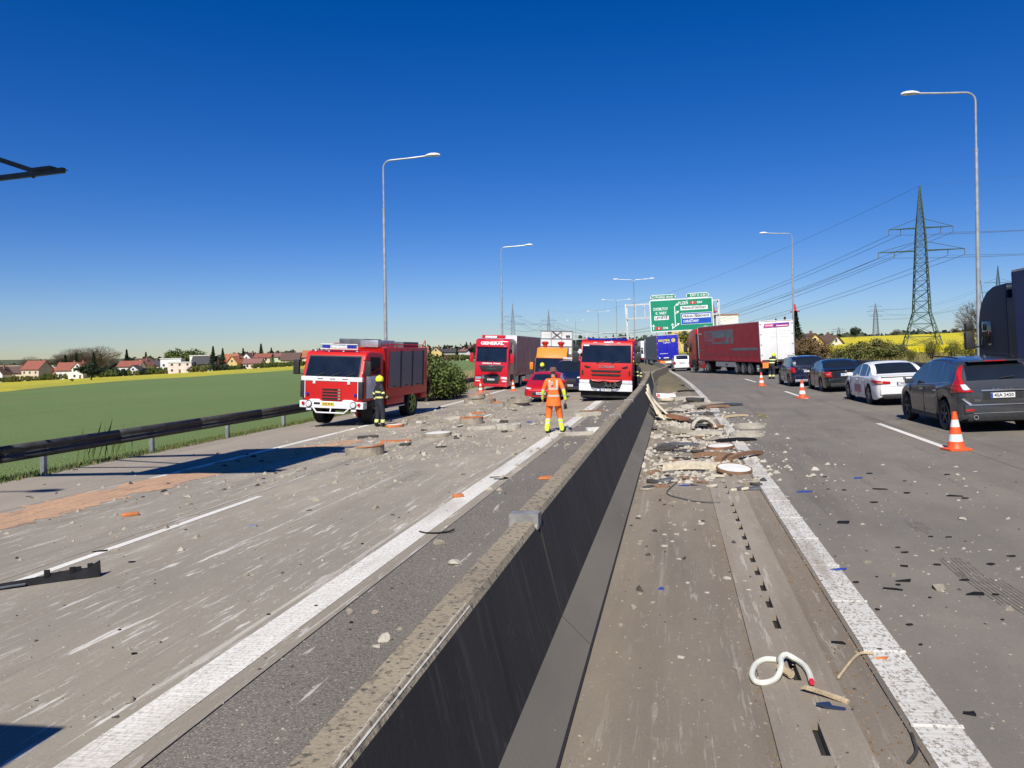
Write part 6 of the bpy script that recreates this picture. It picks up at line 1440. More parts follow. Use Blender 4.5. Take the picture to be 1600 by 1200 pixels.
for k in range(5):
    p = at_depth(322 + 8.5 * k, 388); tag(build('garden_wall', box(-1.15, 1.15, -.12, .12, -1, 1.5), WALLS['white']), 'white garden wall panel below the modern house', 'wall', 'white garden wall panels'); bpy.data.objects[-1] if False else None
    o = COL.objects[-1]; o.location = p; o.rotation_euler = (0, 0, YAW)
house('yellow gabled house on the rise behind the spruce', 1262, 250, 6, 8, 3.2, 2.6, 'yellow', 'brown', .2, gable_front=True, lift=-1.0); house('white house with brown roof on the rapeseed rise', 1290, 260, 6.5, 8, 2.6, 2.4, 'white', 'brown', .55, gable_front=True, lift=-1.2)
# orange and white commercial building far beyond the trailers, chimney tower with red top
house('orange and white commercial building beyond the sign', 1133, 330, 9, 8, 14.5, 0, 'white', 'orange', 0, flat=True, storeys=4, cat='building', name='commercial_building'); house('commercial block with orange front above the blue trailer', 1060, 330, 7, 8, 9.5, 0, 'yellow', 'orange', 0, flat=True, storeys=3, cat='building', name='commercial_building'); house('dark grey commercial hall beyond the red trailer', 1118, 350, 6, 8, 14, 0, 'grey', 'dark', 0, flat=True, storeys=3, cat='building', name='commercial_building')
def mast(label, px, ytop, D, ybase):
    p = at_depth(px, D); H = (PP[1] - ytop) * D / F_PX + CAM_H - p.z + .015 * (PP[0] - px) * D / F_PX; th = thing('radio_tower', label, 'tower', p); k = D / 400
    build('shaft', cyl((0, 0, 0), (0, 0, H * .8), 2.0 * k, 1.2 * k, 12), WALLS['white'], th); build('platform', cyl((0, 0, H * .78), (0, 0, H * .80), 2.4 * k, n=12), SRED, th); build('red_top', cyl((0, 0, H * .80), (0, 0, H), .9 * k, .3 * k, 8), SRED, th)
mast('slim tower with red and white top behind the spruce', 1243, 475, 420, 530); mast('slim red-topped mast beside the green sign', 1115, 474, 520, 540)
# ================================================================== people
def skinned(verts, edges, radii, root):
    me = bpy.data.meshes.new('tmp'); me.from_pydata([tuple(v) for v in verts], edges, [])
    o = bpy.data.objects.new('tmp', me); COL.objects.link(o)
    md = o.modifiers.new('s', 'SKIN'); md.use_smooth_shade = True
    for i, r in enumerate(radii):
        sv = me.skin_vertices[0].data[i]; sv.radius = r if isinstance(r, tuple) else (r, r); sv.use_root = (i == root)
    sb = o.modifiers.new('d', 'SUBSURF'); sb.levels = sb.render_levels = 2
    dg = bpy.context.evaluated_depsgraph_get(); dg.update()
    out = bpy.data.meshes.new_from_object(o.evaluated_get(dg)); bpy.data.objects.remove(o); return out
SKIN = M('skin', (.42, .25, .17), .6, 0, .1, 20); HV_O = M('hi_vis_orange', (.90, .17, .02), .7, 0, .12, 7, bump=.3, bscale=14); HV_Y = M('hi_vis_lime', (.68, .86, .04), .7, 0, .1, 7, bump=.3, bscale=14); RETRO = M('retro_silver', (.50, .48, .42), .45, 0, .1, 9)
FF = M('turnout_navy', (.016, .018, .026), .8, 0, .25, 7, bump=.4, bscale=14); FF_Y = M('turnout_band', (.72, .76, .25), .55, 0, .1, 8); BOOT = M('boot_black', (.018, .017, .016), .6, 0, .2, 9); HELM_Y = M('helmet_lime', (.76, .86, .03), .3, 0, .06, 5, coat=.4); BEIGE = M('turnout_sand', (.42, .36, .22), .8, 0, .15, 7, bump=.4, bscale=14)
HAT = M('felt_brown', (.16, .085, .06), .9, 0, .2, 10)
def person(label, s, t, rz, pose, zones, hat, H=1.8, z_off=0.):
    """pose: overrides of joint positions for a 1.8 m figure facing +y"""
    J = dict(pel=(0, 0, .95), sp=(0, .01, 1.14), ch=(0, .0, 1.36), nk=(0, .0, 1.50), hb=(0, .02, 1.585), hd=(0, .035, 1.67), ht=(0, .02, 1.75))
    for n_, s_ in (('L', -1), ('R', 1)):
        J.update({'sh' + n_: (s_ * .18, 0, 1.425), 'el' + n_: (s_ * .27, -.04, 1.15), 'wr' + n_: (s_ * .29, .05, .92), 'ha' + n_: (s_ * .29, .075, .85), 'hp' + n_: (s_ * .095, 0, .88), 'kn' + n_: (s_ * .11, .03, .49), 'an' + n_: (s_ * .115, -.02, .10), 'he' + n_: (s_ * .115, -.05, .045), 'to' + n_: (s_ * .13, .17, .035)})
    J.update(pose); k = H / 1.8
    R_ = dict(pel=(.165, .125), sp=(.165, .125), ch=(.185, .13), nk=.062, hb=.07, hd=(.085, .105), ht=.05)
    for n_ in 'LR': R_.update({'sh' + n_: .085, 'el' + n_: .062, 'wr' + n_: .048, 'ha' + n_: (.042, .026), 'hp' + n_: .125, 'kn' + n_: .098, 'an' + n_: .082, 'he' + n_: .05, 'to' + n_: (.05, .035)})
    names = list(J); E = [('pel', 'sp'), ('sp', 'ch'), ('ch', 'nk'), ('nk', 'hb'), ('hb', 'hd'), ('hd', 'ht')]
    for n_ in 'LR': E += [('ch', 'sh' + n_), ('sh' + n_, 'el' + n_), ('el' + n_, 'wr' + n_), ('wr' + n_, 'ha' + n_), ('pel', 'hp' + n_), ('hp' + n_, 'kn' + n_), ('kn' + n_, 'an' + n_), ('an' + n_, 'he' + n_), ('he' + n_, 'to' + n_)]
    V = [Vector(J[n_]) * k for n_ in names]; idx = {n_: i for i, n_ in enumerate(names)}; rad = [R_[n_] for n_ in names]; ed = [(idx[a], idx[b]) for a, b in E]
    # five fingers each, of different length, slightly curled
    for n_, s_ in (('L', -1), ('R', 1)):
        h = Vector(J['ha' + n_]) * k; d = (h - Vector(J['wr' + n_]) * k).normalized(); fwd = Vector((0, 1, 0)); fwd = (fwd - d * fwd.dot(d)).normalized(); inn = d.cross(fwd) * -s_
        for q, (off, ln) in enumerate(((-.028, .055), (-.010, .068), (.009, .072), (.026, .064), (.040, .045))):
            a = h + fwd * off + d * (.02 if q < 4 else -.01); b = a + d * ln * .6 + inn * .008 + (fwd * .02 if q == 4 else Vector()); c = b + d * ln * .45 + inn * .022
            i0 = len(V); V += [a, b, c]; rad += [.011, .010, .008]; ed += [(idx['ha' + n_], i0), (i0, i0 + 1), (i0 + 1, i0 + 2)]
    me = skinned(V, ed, rad, 0)
    cuts = [('z', z * k) for z in zones.get('z', [])] + [('x', x * k) for x in zones.get('x', [])]
    bm = bmesh.new(); bm.from_mesh(me)
    for ax, c in cuts:
        bmesh.ops.bisect_plane(bm, geom=bm.verts[:] + bm.edges[:] + bm.faces[:], plane_co=(c, 0, 0) if ax == 'x' else (0, 0, c), plane_no=(1, 0, 0) if ax == 'x' else (0, 0, 1))
    mats = zones['mats']; fn = zones['fn']; me.materials.clear()
    for m_ in mats: me.materials.append(m_)
    arms = [(Vector(J['sh' + n_]) * k, Vector(J['el' + n_]) * k, Vector(J['wr' + n_]) * k, Vector(J['ha' + n_]) * k) for n_ in 'LR']
    def seg(p, a, b):
        u = max(0, min(1, (p - a).dot(b - a) / (b - a).length_squared)); return (p - a - (b - a) * u).length, u
    for f_ in bm.faces:
        c = f_.calc_center_median(); arm = None
        for A in arms:
            d1, u1 = seg(c, A[0], A[1]); d2, u2 = seg(c, A[1], A[2]); d3 = (c - A[3]).length
            if d1 < .085 * k and u1 > .3: arm = u1 if arm is None or u1 > arm else arm
            if d2 < .07 * k and u2 > .02: arm = 1 + u2
            if d3 < .10 * k and (c - A[2]).dot(A[3] - A[2]) > .0: arm = 3
        f_.material_index = fn(c / k, arm); f_.smooth = True
    bm.to_mesh(me); bm.free(); me.name = 'body'
    p = st(s, t, .003 + z_off); th = thing('person', label, 'person', p, head(s) + rz)
    o = bpy.data.objects.new('body', me); COL.objects.link(o); o.parent = th
    hp = Vector(J['hd']) * k
    if hat == 'hat':
        build('hat', [lathe([(.165, hp.z + .035), (.16, hp.z + .045), (.105, hp.z + .05), (.10, hp.z + .12), (.07, hp.z + .15), (0, hp.z + .155)], 20, 'z', (hp.x, hp.y - .01, 0)), lathe([(.165, hp.z + .035), (.09, hp.z + .03)], 20, 'z', (hp.x, hp.y - .01, 0))], HAT, th, smooth=True)
    elif hat == 'helmet' or hat == 'dark_helmet':
        m_ = HELM_Y if hat == 'helmet' else BOOT; pr = [(.128, -.055), (.138, -.01), (.132, .055), (.10, .115), (.05, .142), (0, .148)]
        h_ = build('helmet', xf(lathe(pr, 20, 'z'), Matrix.Translation((hp.x, hp.y - .012, hp.z + .02)) @ Matrix.Diagonal((.92, 1.1, 1, 1))), m_, th, smooth=True)
        build('helmet_visor', xf(lathe([(.142, -.045), (.144, .02)], 16, 'z'), Matrix.Translation((hp.x, hp.y + .012, hp.z + .01)) @ Matrix.Diagonal((.9, 1.05, 1, 1))), BLACK, h_) if False else None
        build('helmet_comb', tube([(hp.x, hp.y - .13, hp.z + .10), (hp.x, hp.y - .01, hp.z + .172), (hp.x, hp.y + .11, hp.z + .10)], .018, 6), m_, h_)
        build('neck_guard', lathe([(.12, -.15), (.125, -.04)], 16, 'z', (hp.x, hp.y - .02, hp.z + .0)), BOOT, h_)
    build('nose', sphere((hp.x, hp.y + .105, hp.z - .015), .017, n=6, m=5), SKIN, th)
    return th, J, k
def worker_fn(c, arm):
    if arm is not None:
        if arm >= 3: return 3
        if arm > 1.48 and arm < 1.62: return 2
        return 1 if arm > .93 else (2 if .82 < arm < .93 else 0)
    if c.z > 1.55: return 3
    if c.z < .055: return 4
    if c.z < .26: return 1
    if c.z < .31: return 2
    if c.z < .36: return 1
    if c.z < .40: return 2
    if 1.00 < c.z < 1.05 or 1.19 < c.z < 1.24: return 2
    if 1.24 < c.z < 1.47 and .075 < abs(c.x) < .125: return 2
    return 0
W_Z = dict(z=[.055, .26, .31, .36, .40, 1.0, 1.05, 1.19, 1.24, 1.55], x=[-.125, -.075, .075, .125], mats=[HV_O, HV_Y, RETRO, SKIN, BOOT], fn=worker_fn)
th, J, k = person('worker in orange high-visibility suit and brown hat walking beside the white line', 22.95, -3.46, .10,
    dict(knL=(-.14, .05, .49), anL=(-.19, -.05, .10), heL=(-.19, -.085, .045), toL=(-.22, .13, .035), knR=(.16, .10, .50), anR=(.22, .10, .10), heR=(.22, .06, .045), toR=(.28, .26, .035), elR=(.29, -.06, 1.15), wrR=(.33, -.02, .92), haR=(.335, .0, .85), elL=(-.285, .02, 1.15), wrL=(-.31, .12, .94), haL=(-.30, .16, .87), hd=(0, .045, 1.665), ht=(.0, .03, 1.74)), W_Z, 'hat', 1.9)
build('jacket_hem', lathe([(.225, .79), (.218, .87), (.20, 1.0)], 20, 'z'), HV_O, th, smooth=True).scale = (1, .78, 1)
build('back_badge', slab([(-.055, -.152, 1.40), (-.01, -.152, 1.40), (-.01, -.146, 1.49), (-.055, -.146, 1.49)], -.006), WTXT, th); build('back_badge', slab([(-.042, -.159, 1.415), (-.022, -.159, 1.415), (-.022, -.153, 1.475), (-.042, -.153, 1.475)], -.004), INK, th)
g = thing('work_gloves', 'dark work gloves held in the right hand of the worker in orange', 'gloves', Vector(th.location) + Vector((.34, .0, .72)))
build('glove', [sphere((0, 0, .08), .05, (1, 1, 1.3)), tube([(0, 0, .05), (.02, .01, -.03)], .02), tube([(.03, 0, .05), (.05, .01, -.02)], .018), tube([(-.02, 0, .05), (-.02, .02, -.04)], .018)], BOOT, g, smooth=True)
def ff_fn(c, arm):
    if arm is not None:
        if arm >= 3: return 3
        if .72 < arm < .93 or 1.45 < arm < 1.68: return 1
        return 0
    if c.z > 1.57: return 2
    if c.z < .13: return 3
    if .16 < c.z < .27: return 1
    if 1.03 < c.z < 1.09 or 1.22 < c.z < 1.285: return 1
    return 0
F_Z = dict(z=[.13, .16, .27, 1.03, 1.09, 1.22, 1.285, 1.57], mats=[FF, FF_Y, SKIN, BOOT], fn=ff_fn)
person('firefighter in dark turnout coat and bright yellow helmet beside the old fire engine', 27.25, -10.45, -.75,
    dict(elR=(.30, .02, 1.16), wrR=(.26, .22, 1.02), haR=(.23, .28, 1.0), elL=(-.30, -.06, 1.15), wrL=(-.30, .02, .92), haL=(-.295, .04, .85), knL=(-.13, .02, .49), anL=(-.15, -.06, .10), heL=(-.15, -.09, .045), toL=(-.17, .13, .035), anR=(.13, .06, .10), heR=(.13, .03, .045), toR=(.16, .24, .035), knR=(.13, .08, .5)), F_Z, 'helmet', 1.82)
person('firefighter crouching forward by the white trailer doors', 53.9, 6.75, -.5, dict(sp=(0, .08, 1.10), ch=(0, .22, 1.27), nk=(0, .32, 1.38), hb=(0, .38, 1.45), hd=(0, .43, 1.52), ht=(0, .44, 1.60), shL=(-.18, .26, 1.33), shR=(.18, .26, 1.33), elL=(-.25, .42, 1.12), elR=(.25, .42, 1.12), wrL=(-.18, .56, .95), wrR=(.18, .56, .95), haL=(-.16, .60, .90), haR=(.16, .60, .90), knL=(-.14, .14, .5), knR=(.14, .02, .49)), F_Z, 'helmet', 1.8)
person('firefighter in dark coat standing next to the modern fire engine by the barrier', 40.6, -1.68, 2.6, dict(elR=(.28, .08, 1.16), wrR=(.26, .27, 1.05), haR=(.25, .33, 1.05)), F_Z, 'helmet', 1.76)
def sand_fn(c, arm):
    if arm is not None: return 3 if arm >= 3 else 1
    if c.z > 1.57: return 2
    if c.z < .10: return 3
    if c.z < .95: return 0
    return 1
person('helper in orange top and sand-coloured trousers bending over by the barrier', 43.2, -1.68, 2.2, dict(sp=(0, .10, 1.08), ch=(0, .26, 1.20), nk=(0, .38, 1.28), hb=(0, .44, 1.33), hd=(0, .50, 1.38), ht=(0, .53, 1.45), shL=(-.18, .30, 1.24), shR=(.18, .30, 1.24), elL=(-.24, .42, 1.0), elR=(.24, .42, 1.0), wrL=(-.2, .5, .8), wrR=(.2, .5, .8), haL=(-.19, .52, .73), haR=(.19, .52, .73)), dict(z=[.10, .95, 1.57], mats=[BEIGE, HV_O, SKIN, BOOT], fn=sand_fn), 'dark_helmet', 1.76)
person('person in a lime vest standing by the cab of the red lorry', 79.5, 4.6, 2.9, {}, dict(z=[.95, 1.4, 1.57], mats=[FF, HV_Y, SKIN, BOOT], fn=lambda c, a: 3 if (a is not None and a >= 3) or c.z < .1 else (2 if c.z > 1.57 else (1 if .95 < c.z < 1.45 and a is None else 0))), None)
person('firefighter with white helmet behind the crimson hatchback', 44.3, -7.0, 2.9, {}, F_Z, 'helmet', 1.86)
# ================================================================== traffic cones
CONE_O = M('cone_orange', (.86, .10, .02), .5, 0, .08, 6); CONE_W = M('cone_white', (.74, .74, .70), .5, 0, .06, 8)
def cone(label, s, t, rz=0., group='traffic cones round the accident', lean=None):
    th = on_road('traffic_cone', label, 'traffic cone', s, t, rz, group)
    def r(z): return .155 - (.155 - .035) * (z - .04) / .71
    build('base', [prism([(-.21, -.19), (-.19, -.21), (.19, -.21), (.21, -.19), (.21, .19), (.19, .21), (-.19, .21), (-.21, .19)], 'z', 0, .035)], CONE_O, th, bev=.01)
    for a, b, m_, nm in ((.03, .17, CONE_O, 'cone_band'), (.17, .31, CONE_W, 'reflective_band'), (.31, .45, CONE_O, 'cone_band'), (.45, .59, CONE_W, 'reflective_band'), (.59, .75, CONE_O, 'cone_band')):
        build(nm, lathe([(r(a) + (.022 if a < .05 else 0), a), (r(a + .03), a + .03), (r(b), b)], 24, 'z'), m_, th, smooth=True)
    build('tip', lathe([(r(.75), .75), (.025, .752), (.022, .70)], 16, 'z'), BLACK, th)
    if lean: th.rotation_euler = lean
    return th
cone('orange and white traffic cone beside the grey sport utility car', 16.9, 5.37, .2); cone('orange and white traffic cone standing beside the black saloon', 34.0, 5.2, .5); cone('orange and white traffic cone beside the dark blue estate car', 45.4, 5.0, .1); cone('orange and white traffic cone beside the crouching firefighter', 54.6, 7.75, .3)
cone('orange and white traffic cone at the right front corner of the red lorry', 53.0, -10.2, .3); cone('orange and white traffic cone between the red lorry and the guardrail', 53.2, -12.5, .1)
# ================================================================== wreckage on the road
def dpx(px, py): return (CP - pix_ground(px, py)).dot(-FW) and abs((pix_ground(px, py) - CP).dot(FW))
CONC = M('broken_concrete', (.30, .262, .20), .9, 0, .2, 6, bump=.6, bscale=18); CONC_P = M('pale_concrete', (.42, .385, .315), .88, 0, .12, 5, bump=.4, bscale=20); DISC_W = M('lid_concrete', (.66, .65, .60), .85, 0, .08, 4, bump=.25, bscale=30); RUST = M('cast_iron_rust', (.30, .12, .05), .8, 0, .3, 8, rgb2=(.17, .075, .04), bump=.4, bscale=25); ORNG = M('orange_plastic', (.62, .20, .05), .6, 0, .25, 7, rgb2=(.42, .15, .05)); WOOD = M('splintered_wood', (.46, .36, .22), .85, 0, .2, 3, stretch=(8, 1, 8), bump=.4, bscale=12); WOOD_D = M('old_timber', (.22, .125, .07), .85, 0, .25, 3, stretch=(8, 1, 8)); WOOD_P = M('pale_board', (.56, .49, .36), .85, 0, .15, 2.5, stretch=(6, 1, 6)); PLAS = M('black_shard', (.014, .014, .016), .75, 0, .25, 8, spec=.12); BLUE = M('blue_shard', (.03, .06, .30), .4, 0, .15, 8); DKST = M('dark_chunk', (.05, .045, .04), .9, 0, .3, 10); HOSE = M('cream_hose', (.66, .66, .56), .5, 0, .08, 8); CABLE = M('grey_cable', (.09, .10, .10), .6, 0, .2, 8)
def road_frame(s, t, rz=0, dz=0): return Matrix.Translation(st(s, t, dz)) @ Matrix.Rotation(head(s), 4, 'Z') @ Matrix.Rotation(TILT, 4, 'Y') @ Matrix.Rotation(rz, 4, 'Z')
def debris(name, label, cat, px, py, rz=0., group=None, dz=.003):
    s, t = pst(px, py); th = on_road(name, label, cat, s, t, rz, group, dz); return th
def mpp(px, py): return abs((pix_ground(px, py) - CP).dot(FW)) / F_PX      # metres per photograph pixel there
def ring_shape(R, r, h, n=28, rough=.0):
    v, f = lathe([(R, 0), (R, h), (r, h), (r, 0)], n, 'z', (0, 0, 0), True)
    return [(p[0] * (1 + U(-rough, rough)), p[1] * (1 + U(-rough, rough)), p[2]) for p in v], f
def arc_shape(R, r, h, a0, a1, n=14):
    v = []; f = []
    for k in range(n + 1):
        a = a0 + (a1 - a0) * k / n
        for q, z in ((R, 0), (R, h), (r, h), (r, 0)): v.append((q * math.cos(a) * (1 + U(-.01, .01)), q * math.sin(a), z * (1 + (U(-.12, .12) if z else 0))))
    for k in range(n):
        for j in range(4): f.append((k * 4 + j, k * 4 + (j + 1) % 4, (k + 1) * 4 + (j + 1) % 4, (k + 1) * 4 + j))
    return v, f + [(0, 1, 2, 3), (n * 4 + 3, n * 4 + 2, n * 4 + 1, n * 4)]
def lid(th, R, h=.10, tilt=None, top=None, rim=None):
    o = build('rim', lathe([(R, 0), (R * 1.02, h * .5), (R, h), (R * .93, h), (R * .93, 0)], 28, 'z', (0, 0, 0), True), rim or RUST, th, smooth=True)
    build('lid_face', lathe([(R * .93, h * .2), (R * .93, h - .006), (R * .5, h + .004), (0, h + .006)], 28, 'z'), top or DISC_W, th, smooth=True)
    return o
def chunk_mesh(seed, flat=.6):
    rr = random.Random(seed); bm = bmesh.new(); bmesh.ops.create_icosphere(bm, subdivisions=2, radius=1)
    cuts = [(Vector((rr.uniform(-1, 1), rr.uniform(-1, 1), rr.uniform(-.6, 1))).normalized(), rr.uniform(.32, .68)) for _ in range(8)]
    for v in bm.verts:
        for n, d in cuts:
            e = v.co.dot(n) - d
            if e > 0: v.co -= n * e
        v.co += Vector((rr.uniform(-1, 1), rr.uniform(-1, 1), rr.uniform(-1, 1))) * .012; v.co.z = max(-.35, v.co.z) * flat
    zm = min(v.co.z for v in bm.verts)
    for v in bm.verts: v.co.z -= zm
    me = bpy.data.meshes.new('chunk'); bm.to_mesh(me); bm.free(); return me
CH = [chunk_mesh(k, .55 + .1 * (k % 4)) for k in range(10)]; CHM = {}
def chunk(label, px, py, wpx, mat, group, name='concrete_chunk', cat='rubble', flat=1.0):
    s, t = pst(px, py); w_ = wpx * mpp(px, py) / 1.7; k = random.randrange(10); key = (k, mat.name)
    if key not in CHM: d = CH[k].copy(); d.materials.append(mat); CHM[key] = d
    o = bpy.data.objects.new(name, CHM[key]); COL.objects.link(o); p = st(s, t, -.004); o.location = p; o.rotation_euler = (0, TILT, U(0, 6.28)); o.scale = (w_ * U(.9, 1.1), w_ * U(.6, 1.0), w_ * U(.7, 1.0) * flat)
    return tag(o, label, cat, group)
def board(th, name, L, w_, h, mat, curve=0., jag=True):
    n = 5; v = []; f = []
    for k in range(n + 1):
        x = -L / 2 + L * k / n; z = curve * (1 - (2 * k / n - 1) ** 2); e = U(.85, 1.05)
        v += [(x + (U(-.03, .03) if jag and k in (0, n) else 0), -w_ / 2 * e, z), (x, w_ / 2 * e, z), (x, w_ / 2 * e, z + h), (x, -w_ / 2 * e, z + h)]
    for k in range(n):
        for j in range(4): f.append((k * 4 + j, k * 4 + (j + 1) % 4, (k + 1) * 4 + (j + 1) % 4, (k + 1) * 4 + j))
    f += [(0, 1, 2, 3), (n * 4 + 3, n * 4 + 2, n * 4 + 1, n * 4)]
    return build(name, (v, f), mat, th)
# ---- left carriageway: manhole rings and lids
th = debris('concrete_ring', 'wide concrete manhole ring lying flat before the red lorry', 'concrete ring', 750, 630); build('ring', ring_shape(.82, .62, .22), CONC, th)
th = debris('concrete_ring', 'smaller concrete ring stacked on the wide one before the red lorry', 'concrete ring', 745, 629, dz=.225); build('ring', ring_shape(.46, .30, .20), CONC, th); build('seal', ring_shape(.455, .31, .015), ORNG, th).location = (0, 0, .2)
th = debris('concrete_ring', 'hollow concrete ring of the leaning pair behind the worker', 'concrete ring', 807, 634); build('ring', ring_shape(.62, .48, .20), CONC, th)
th = debris('concrete_ring', 'upper concrete ring leaning on its twin behind the worker', 'concrete ring', 812, 634, dz=.215); build('ring', ring_shape(.58, .46, .16), CONC, th).rotation_euler = (.10, .05, 0)
th = debris('concrete_ring', 'thick concrete ring with orange sealing edge in the rubble', 'concrete ring', 737, 662); build('ring', ring_shape(.42, .28, .21), CONC, th); build('seal', ring_shape(.425, .27, .02), ORNG, th).location = (0, 0, .21)
th = debris('concrete_ring', 'broken half of a concrete ring in front of the old fire engine', 'concrete ring', 570, 710, .4); build('ring', arc_shape(.50, .37, .22, -2.9, .9), CONC, th); build('seal', arc_shape(.51, .40, .015, -2.0, .5), ORNG, th).location = (0, 0, .225)
th = debris('manhole_lid', 'pale round manhole lid propped on rubble in the left lanes', 'manhole lid', 684, 682, .3); lid(th, .42, .12, rim=CONC); 
th = debris('concrete_ring', 'round concrete block broken in pieces left of the worker', 'concrete ring', 795, 671, .5); build('ring', [arc_shape(.40, .0, .17, -2.6, .6), arc_shape(.38, .1, .15, 1.0, 2.6)], CONC_P, th)
th = debris('manhole_lid', 'rusty-rimmed manhole lid at the feet of the firefighter with yellow helmet', 'manhole lid', 617, 667, .0); lid(th, .33, .09, rim=ORNG)
for i, (px, py, wp, l_) in enumerate(((776, 629, 20, 'flat orange seal lying right of the stacked rings'), (752, 655, 18, 'orange seal fragment on the lane dash'), (747, 646, 24, 'flat orange ring seal between the ring stacks'), (1, 1, 1, ''))):
    if not l_: continue
    th = debris('ring_seal', l_, 'seal', px, py, U(0, 6)); build('seal', ring_shape(wp * mpp(px, py) / 2, wp * mpp(px, py) / 3.4, .05, 22, .01), ORNG, th)
th = debris('warning_panel', 'orange perforated panel leaning on the stacked concrete rings', 'panel', 762, 627, .35); o = board(th, 'panel', .95, .30, .035, ORNG); o.rotation_euler = (0, .85, 0); o.location = (.05, 0, .40)
for k in range(4): build('panel_hole', cyl((-.3 + .2 * k, 0, .0355), (-.3 + .2 * k, 0, .037), .05, n=8), BLACK, o)
for px, py, L, w_, h, mt, rz, l_ in ((752, 671, .9, .25, .10, CONC_P, .2, 'long pale concrete slab in the rubble field'), (575, 684, .62, .25, .06, DKST, .3, 'dark broken slab near the firefighter with yellow helmet'), (618, 690, .9, .35, .03, ORNG, .1, 'crumbled orange clay slab before the old fire engine'), (648, 636 + 20, .5, .2, .05, CONC, .4, 'thin concrete flake near the white edge line'), (660, 655, .55, .3, .12, CONC, .8, 'concrete slab piece behind the pale manhole lid'), (706, 655, .6, .22, .1, CONC_P, .3, 'pale concrete slab piece beside the thick ring'), (917, 650, 1.0, .35, .12, CONC_P, .5, 'big pale slab beside the white line before the fire engine'), (925, 643, .9, .3, .05, WOOD_D, .3, 'brown wooden board on the white line before the fire engine'), (905, 680, .8, .22, .09, CONC_P, .1, 'pale slab lying against the barrier'), (930, 676, .5, .3, .14, DISC_W, .3, 'square white block against the barrier'), (885, 681, .4, .15, .07, CONC, .2, 'short slab left of the square white block')):
    th = debris('concrete_slab' if mt not in (WOOD_D,) else 'wooden_board', l_, 'debris', px, py, rz); board(th, 'slab', L, w_, h, mt)
# orange plastic tray near the barrier, orange fragments
th = debris('plastic_tray', 'orange ribbed plastic tray lying on the asphalt beside the barrier', 'tray', 856, 748, .12); tr = build('tray', prism([(-.17, -.1), (.15, -.12), (.2, .1), (-.12, .13)], 'z', 0, .035), ORNG, th, bev=.012)
for k in range(5): build('rib', box(-.11 + .055 * k, -.09 + .055 * k, -.08, .09, .034, .042), ORNG, tr)
for px, py, L, l_ in ((716, 777, .17, 'orange curved fragment on the left lane near the white line'), (204, 806, .25, 'brick-orange fragment with black end near the lane dash')):
    th = debris('plastic_fragment', l_, 'fragment', px, py, .6); build('fragment', prism([(-L / 2, -.05), (L / 2, -.06), (L / 2, .04), (0, .07), (-L / 2, .05)], 'z', 0, .05), ORNG, th, bev=.012)
# straps and strips
for px, py, l_, pts in ((778, 748, 'dark strap looped on the white line', [(-.18, .1, .01), (-.05, .14, .01), (.1, .08, .01), (.2, -.03, .01), (.1, -.12, .01), (-.05, -.1, .01)]), (678, 834, 'thin curved dark strip on the white line', [(-.22, .08, .01), (-.12, 0, .01), (.05, -.02, .012), (.2, .03, .02), (.25, .1, .03)]), (472, 735, 'pale bent strip in the left lane', [(0, -.3, .01), (.03, 0, .05), (-.05, .3, .01)])):
    th = debris('strap', l_, 'strap', px, py); build('strap', tube(pts, .012, 5), PLAS if 'dark' in l_ else CONC_P, th)
# torn black bumper trim at the left edge
th = debris('bumper_trim', 'torn black bumper trim with broken clips lying beside the lane dash', 'bumper part', 66, 912, .0); s_, t_ = pst(66, 912)
a_ = Vector(st(*pst(128, 900))); b_ = Vector(st(*pst(-60, 925))); d_ = a_ - b_; th.rotation_euler = (0, TILT, math.atan2(d_.y, d_.x)); Lb = d_.length
prof = [(-Lb / 2, 0, .045), (-Lb * .2, .01, .06), (0, .02, .07), (.08, .02, .09), (.3, .02, .10), (Lb / 2 - .12, .0, .10), (Lb / 2 - .06, 0, .14), (Lb / 2, 0, .17)]
v = []; f = []
for x, y, h in prof: v += [(x, y - .05, 0), (x, y + .05, .005), (x, y + .035, h), (x, y + .0, h)]
for k in range(len(prof) - 1):
    for j in range(4): f.append((k * 4 + j, k * 4 + (j + 1) % 4, (k + 1) * 4 + (j + 1) % 4, (k + 1) * 4 + j))
f += [(0, 1, 2, 3), tuple(len(v) - 1 - k for k in range(4))]
build('trim', (v, f), PLAS, th, smooth=True)
for x, h in ((.05, .14), (.30, .135), (.36, .13), (Lb / 2 - .1, .15)): build('clip', box(x - .03, x + .03, .0, .03, .05, h), PLAS, th, bev=.008)
build('trim_edge', tube([(-Lb / 2, -.055, .02), (-.3, -.055, .03), (-.15, -.05, .03)], .014, 6), M('trim_sheen', (.10, .11, .13), .3, .1, .1, 5), th)
# ---- right side pile
for px, py, R_, l_, t_ in ((1074, 731, .30, 'white round manhole lid lying left of the drain channel', (.03, .05)), (1147, 741, .31, 'white round manhole lid tilted over the drain channel', (.12, .16)), (1126, 703, .30, 'white round manhole lid behind the broken timbers', (.05, -.04))):
    th = debris('manhole_lid', l_, 'manhole lid', px, py - 3, 0, dz=.03 if t_[1] > .1 else .004); o = lid(th, R_, .06, rim=RUST if px < 1140 else WOOD_D); th.rotation_euler = (t_[0], TILT + t_[1] * .6, 0)
for px, py, l_ in ((1172, 668, 'cream concrete ring hoop lying on the right lane'), (1168, 681, 'nearer cream concrete ring hoop on the white line edge')):
    th = debris('concrete_ring', l_, 'concrete ring', px, py, 0); build('ring', ring_shape(.44, .40, .085, 32), CONC_P, th)
th = debris('concrete_ring', 'half-buried concrete ring standing up among the rubble', 'concrete ring', 1100, 672, .3); o = build('ring', arc_shape(.36, .28, .14, .1, 3.0), CONC_P, th); o.rotation_euler = (1.25, 0, 0); o.location = (0, .1, -.02)
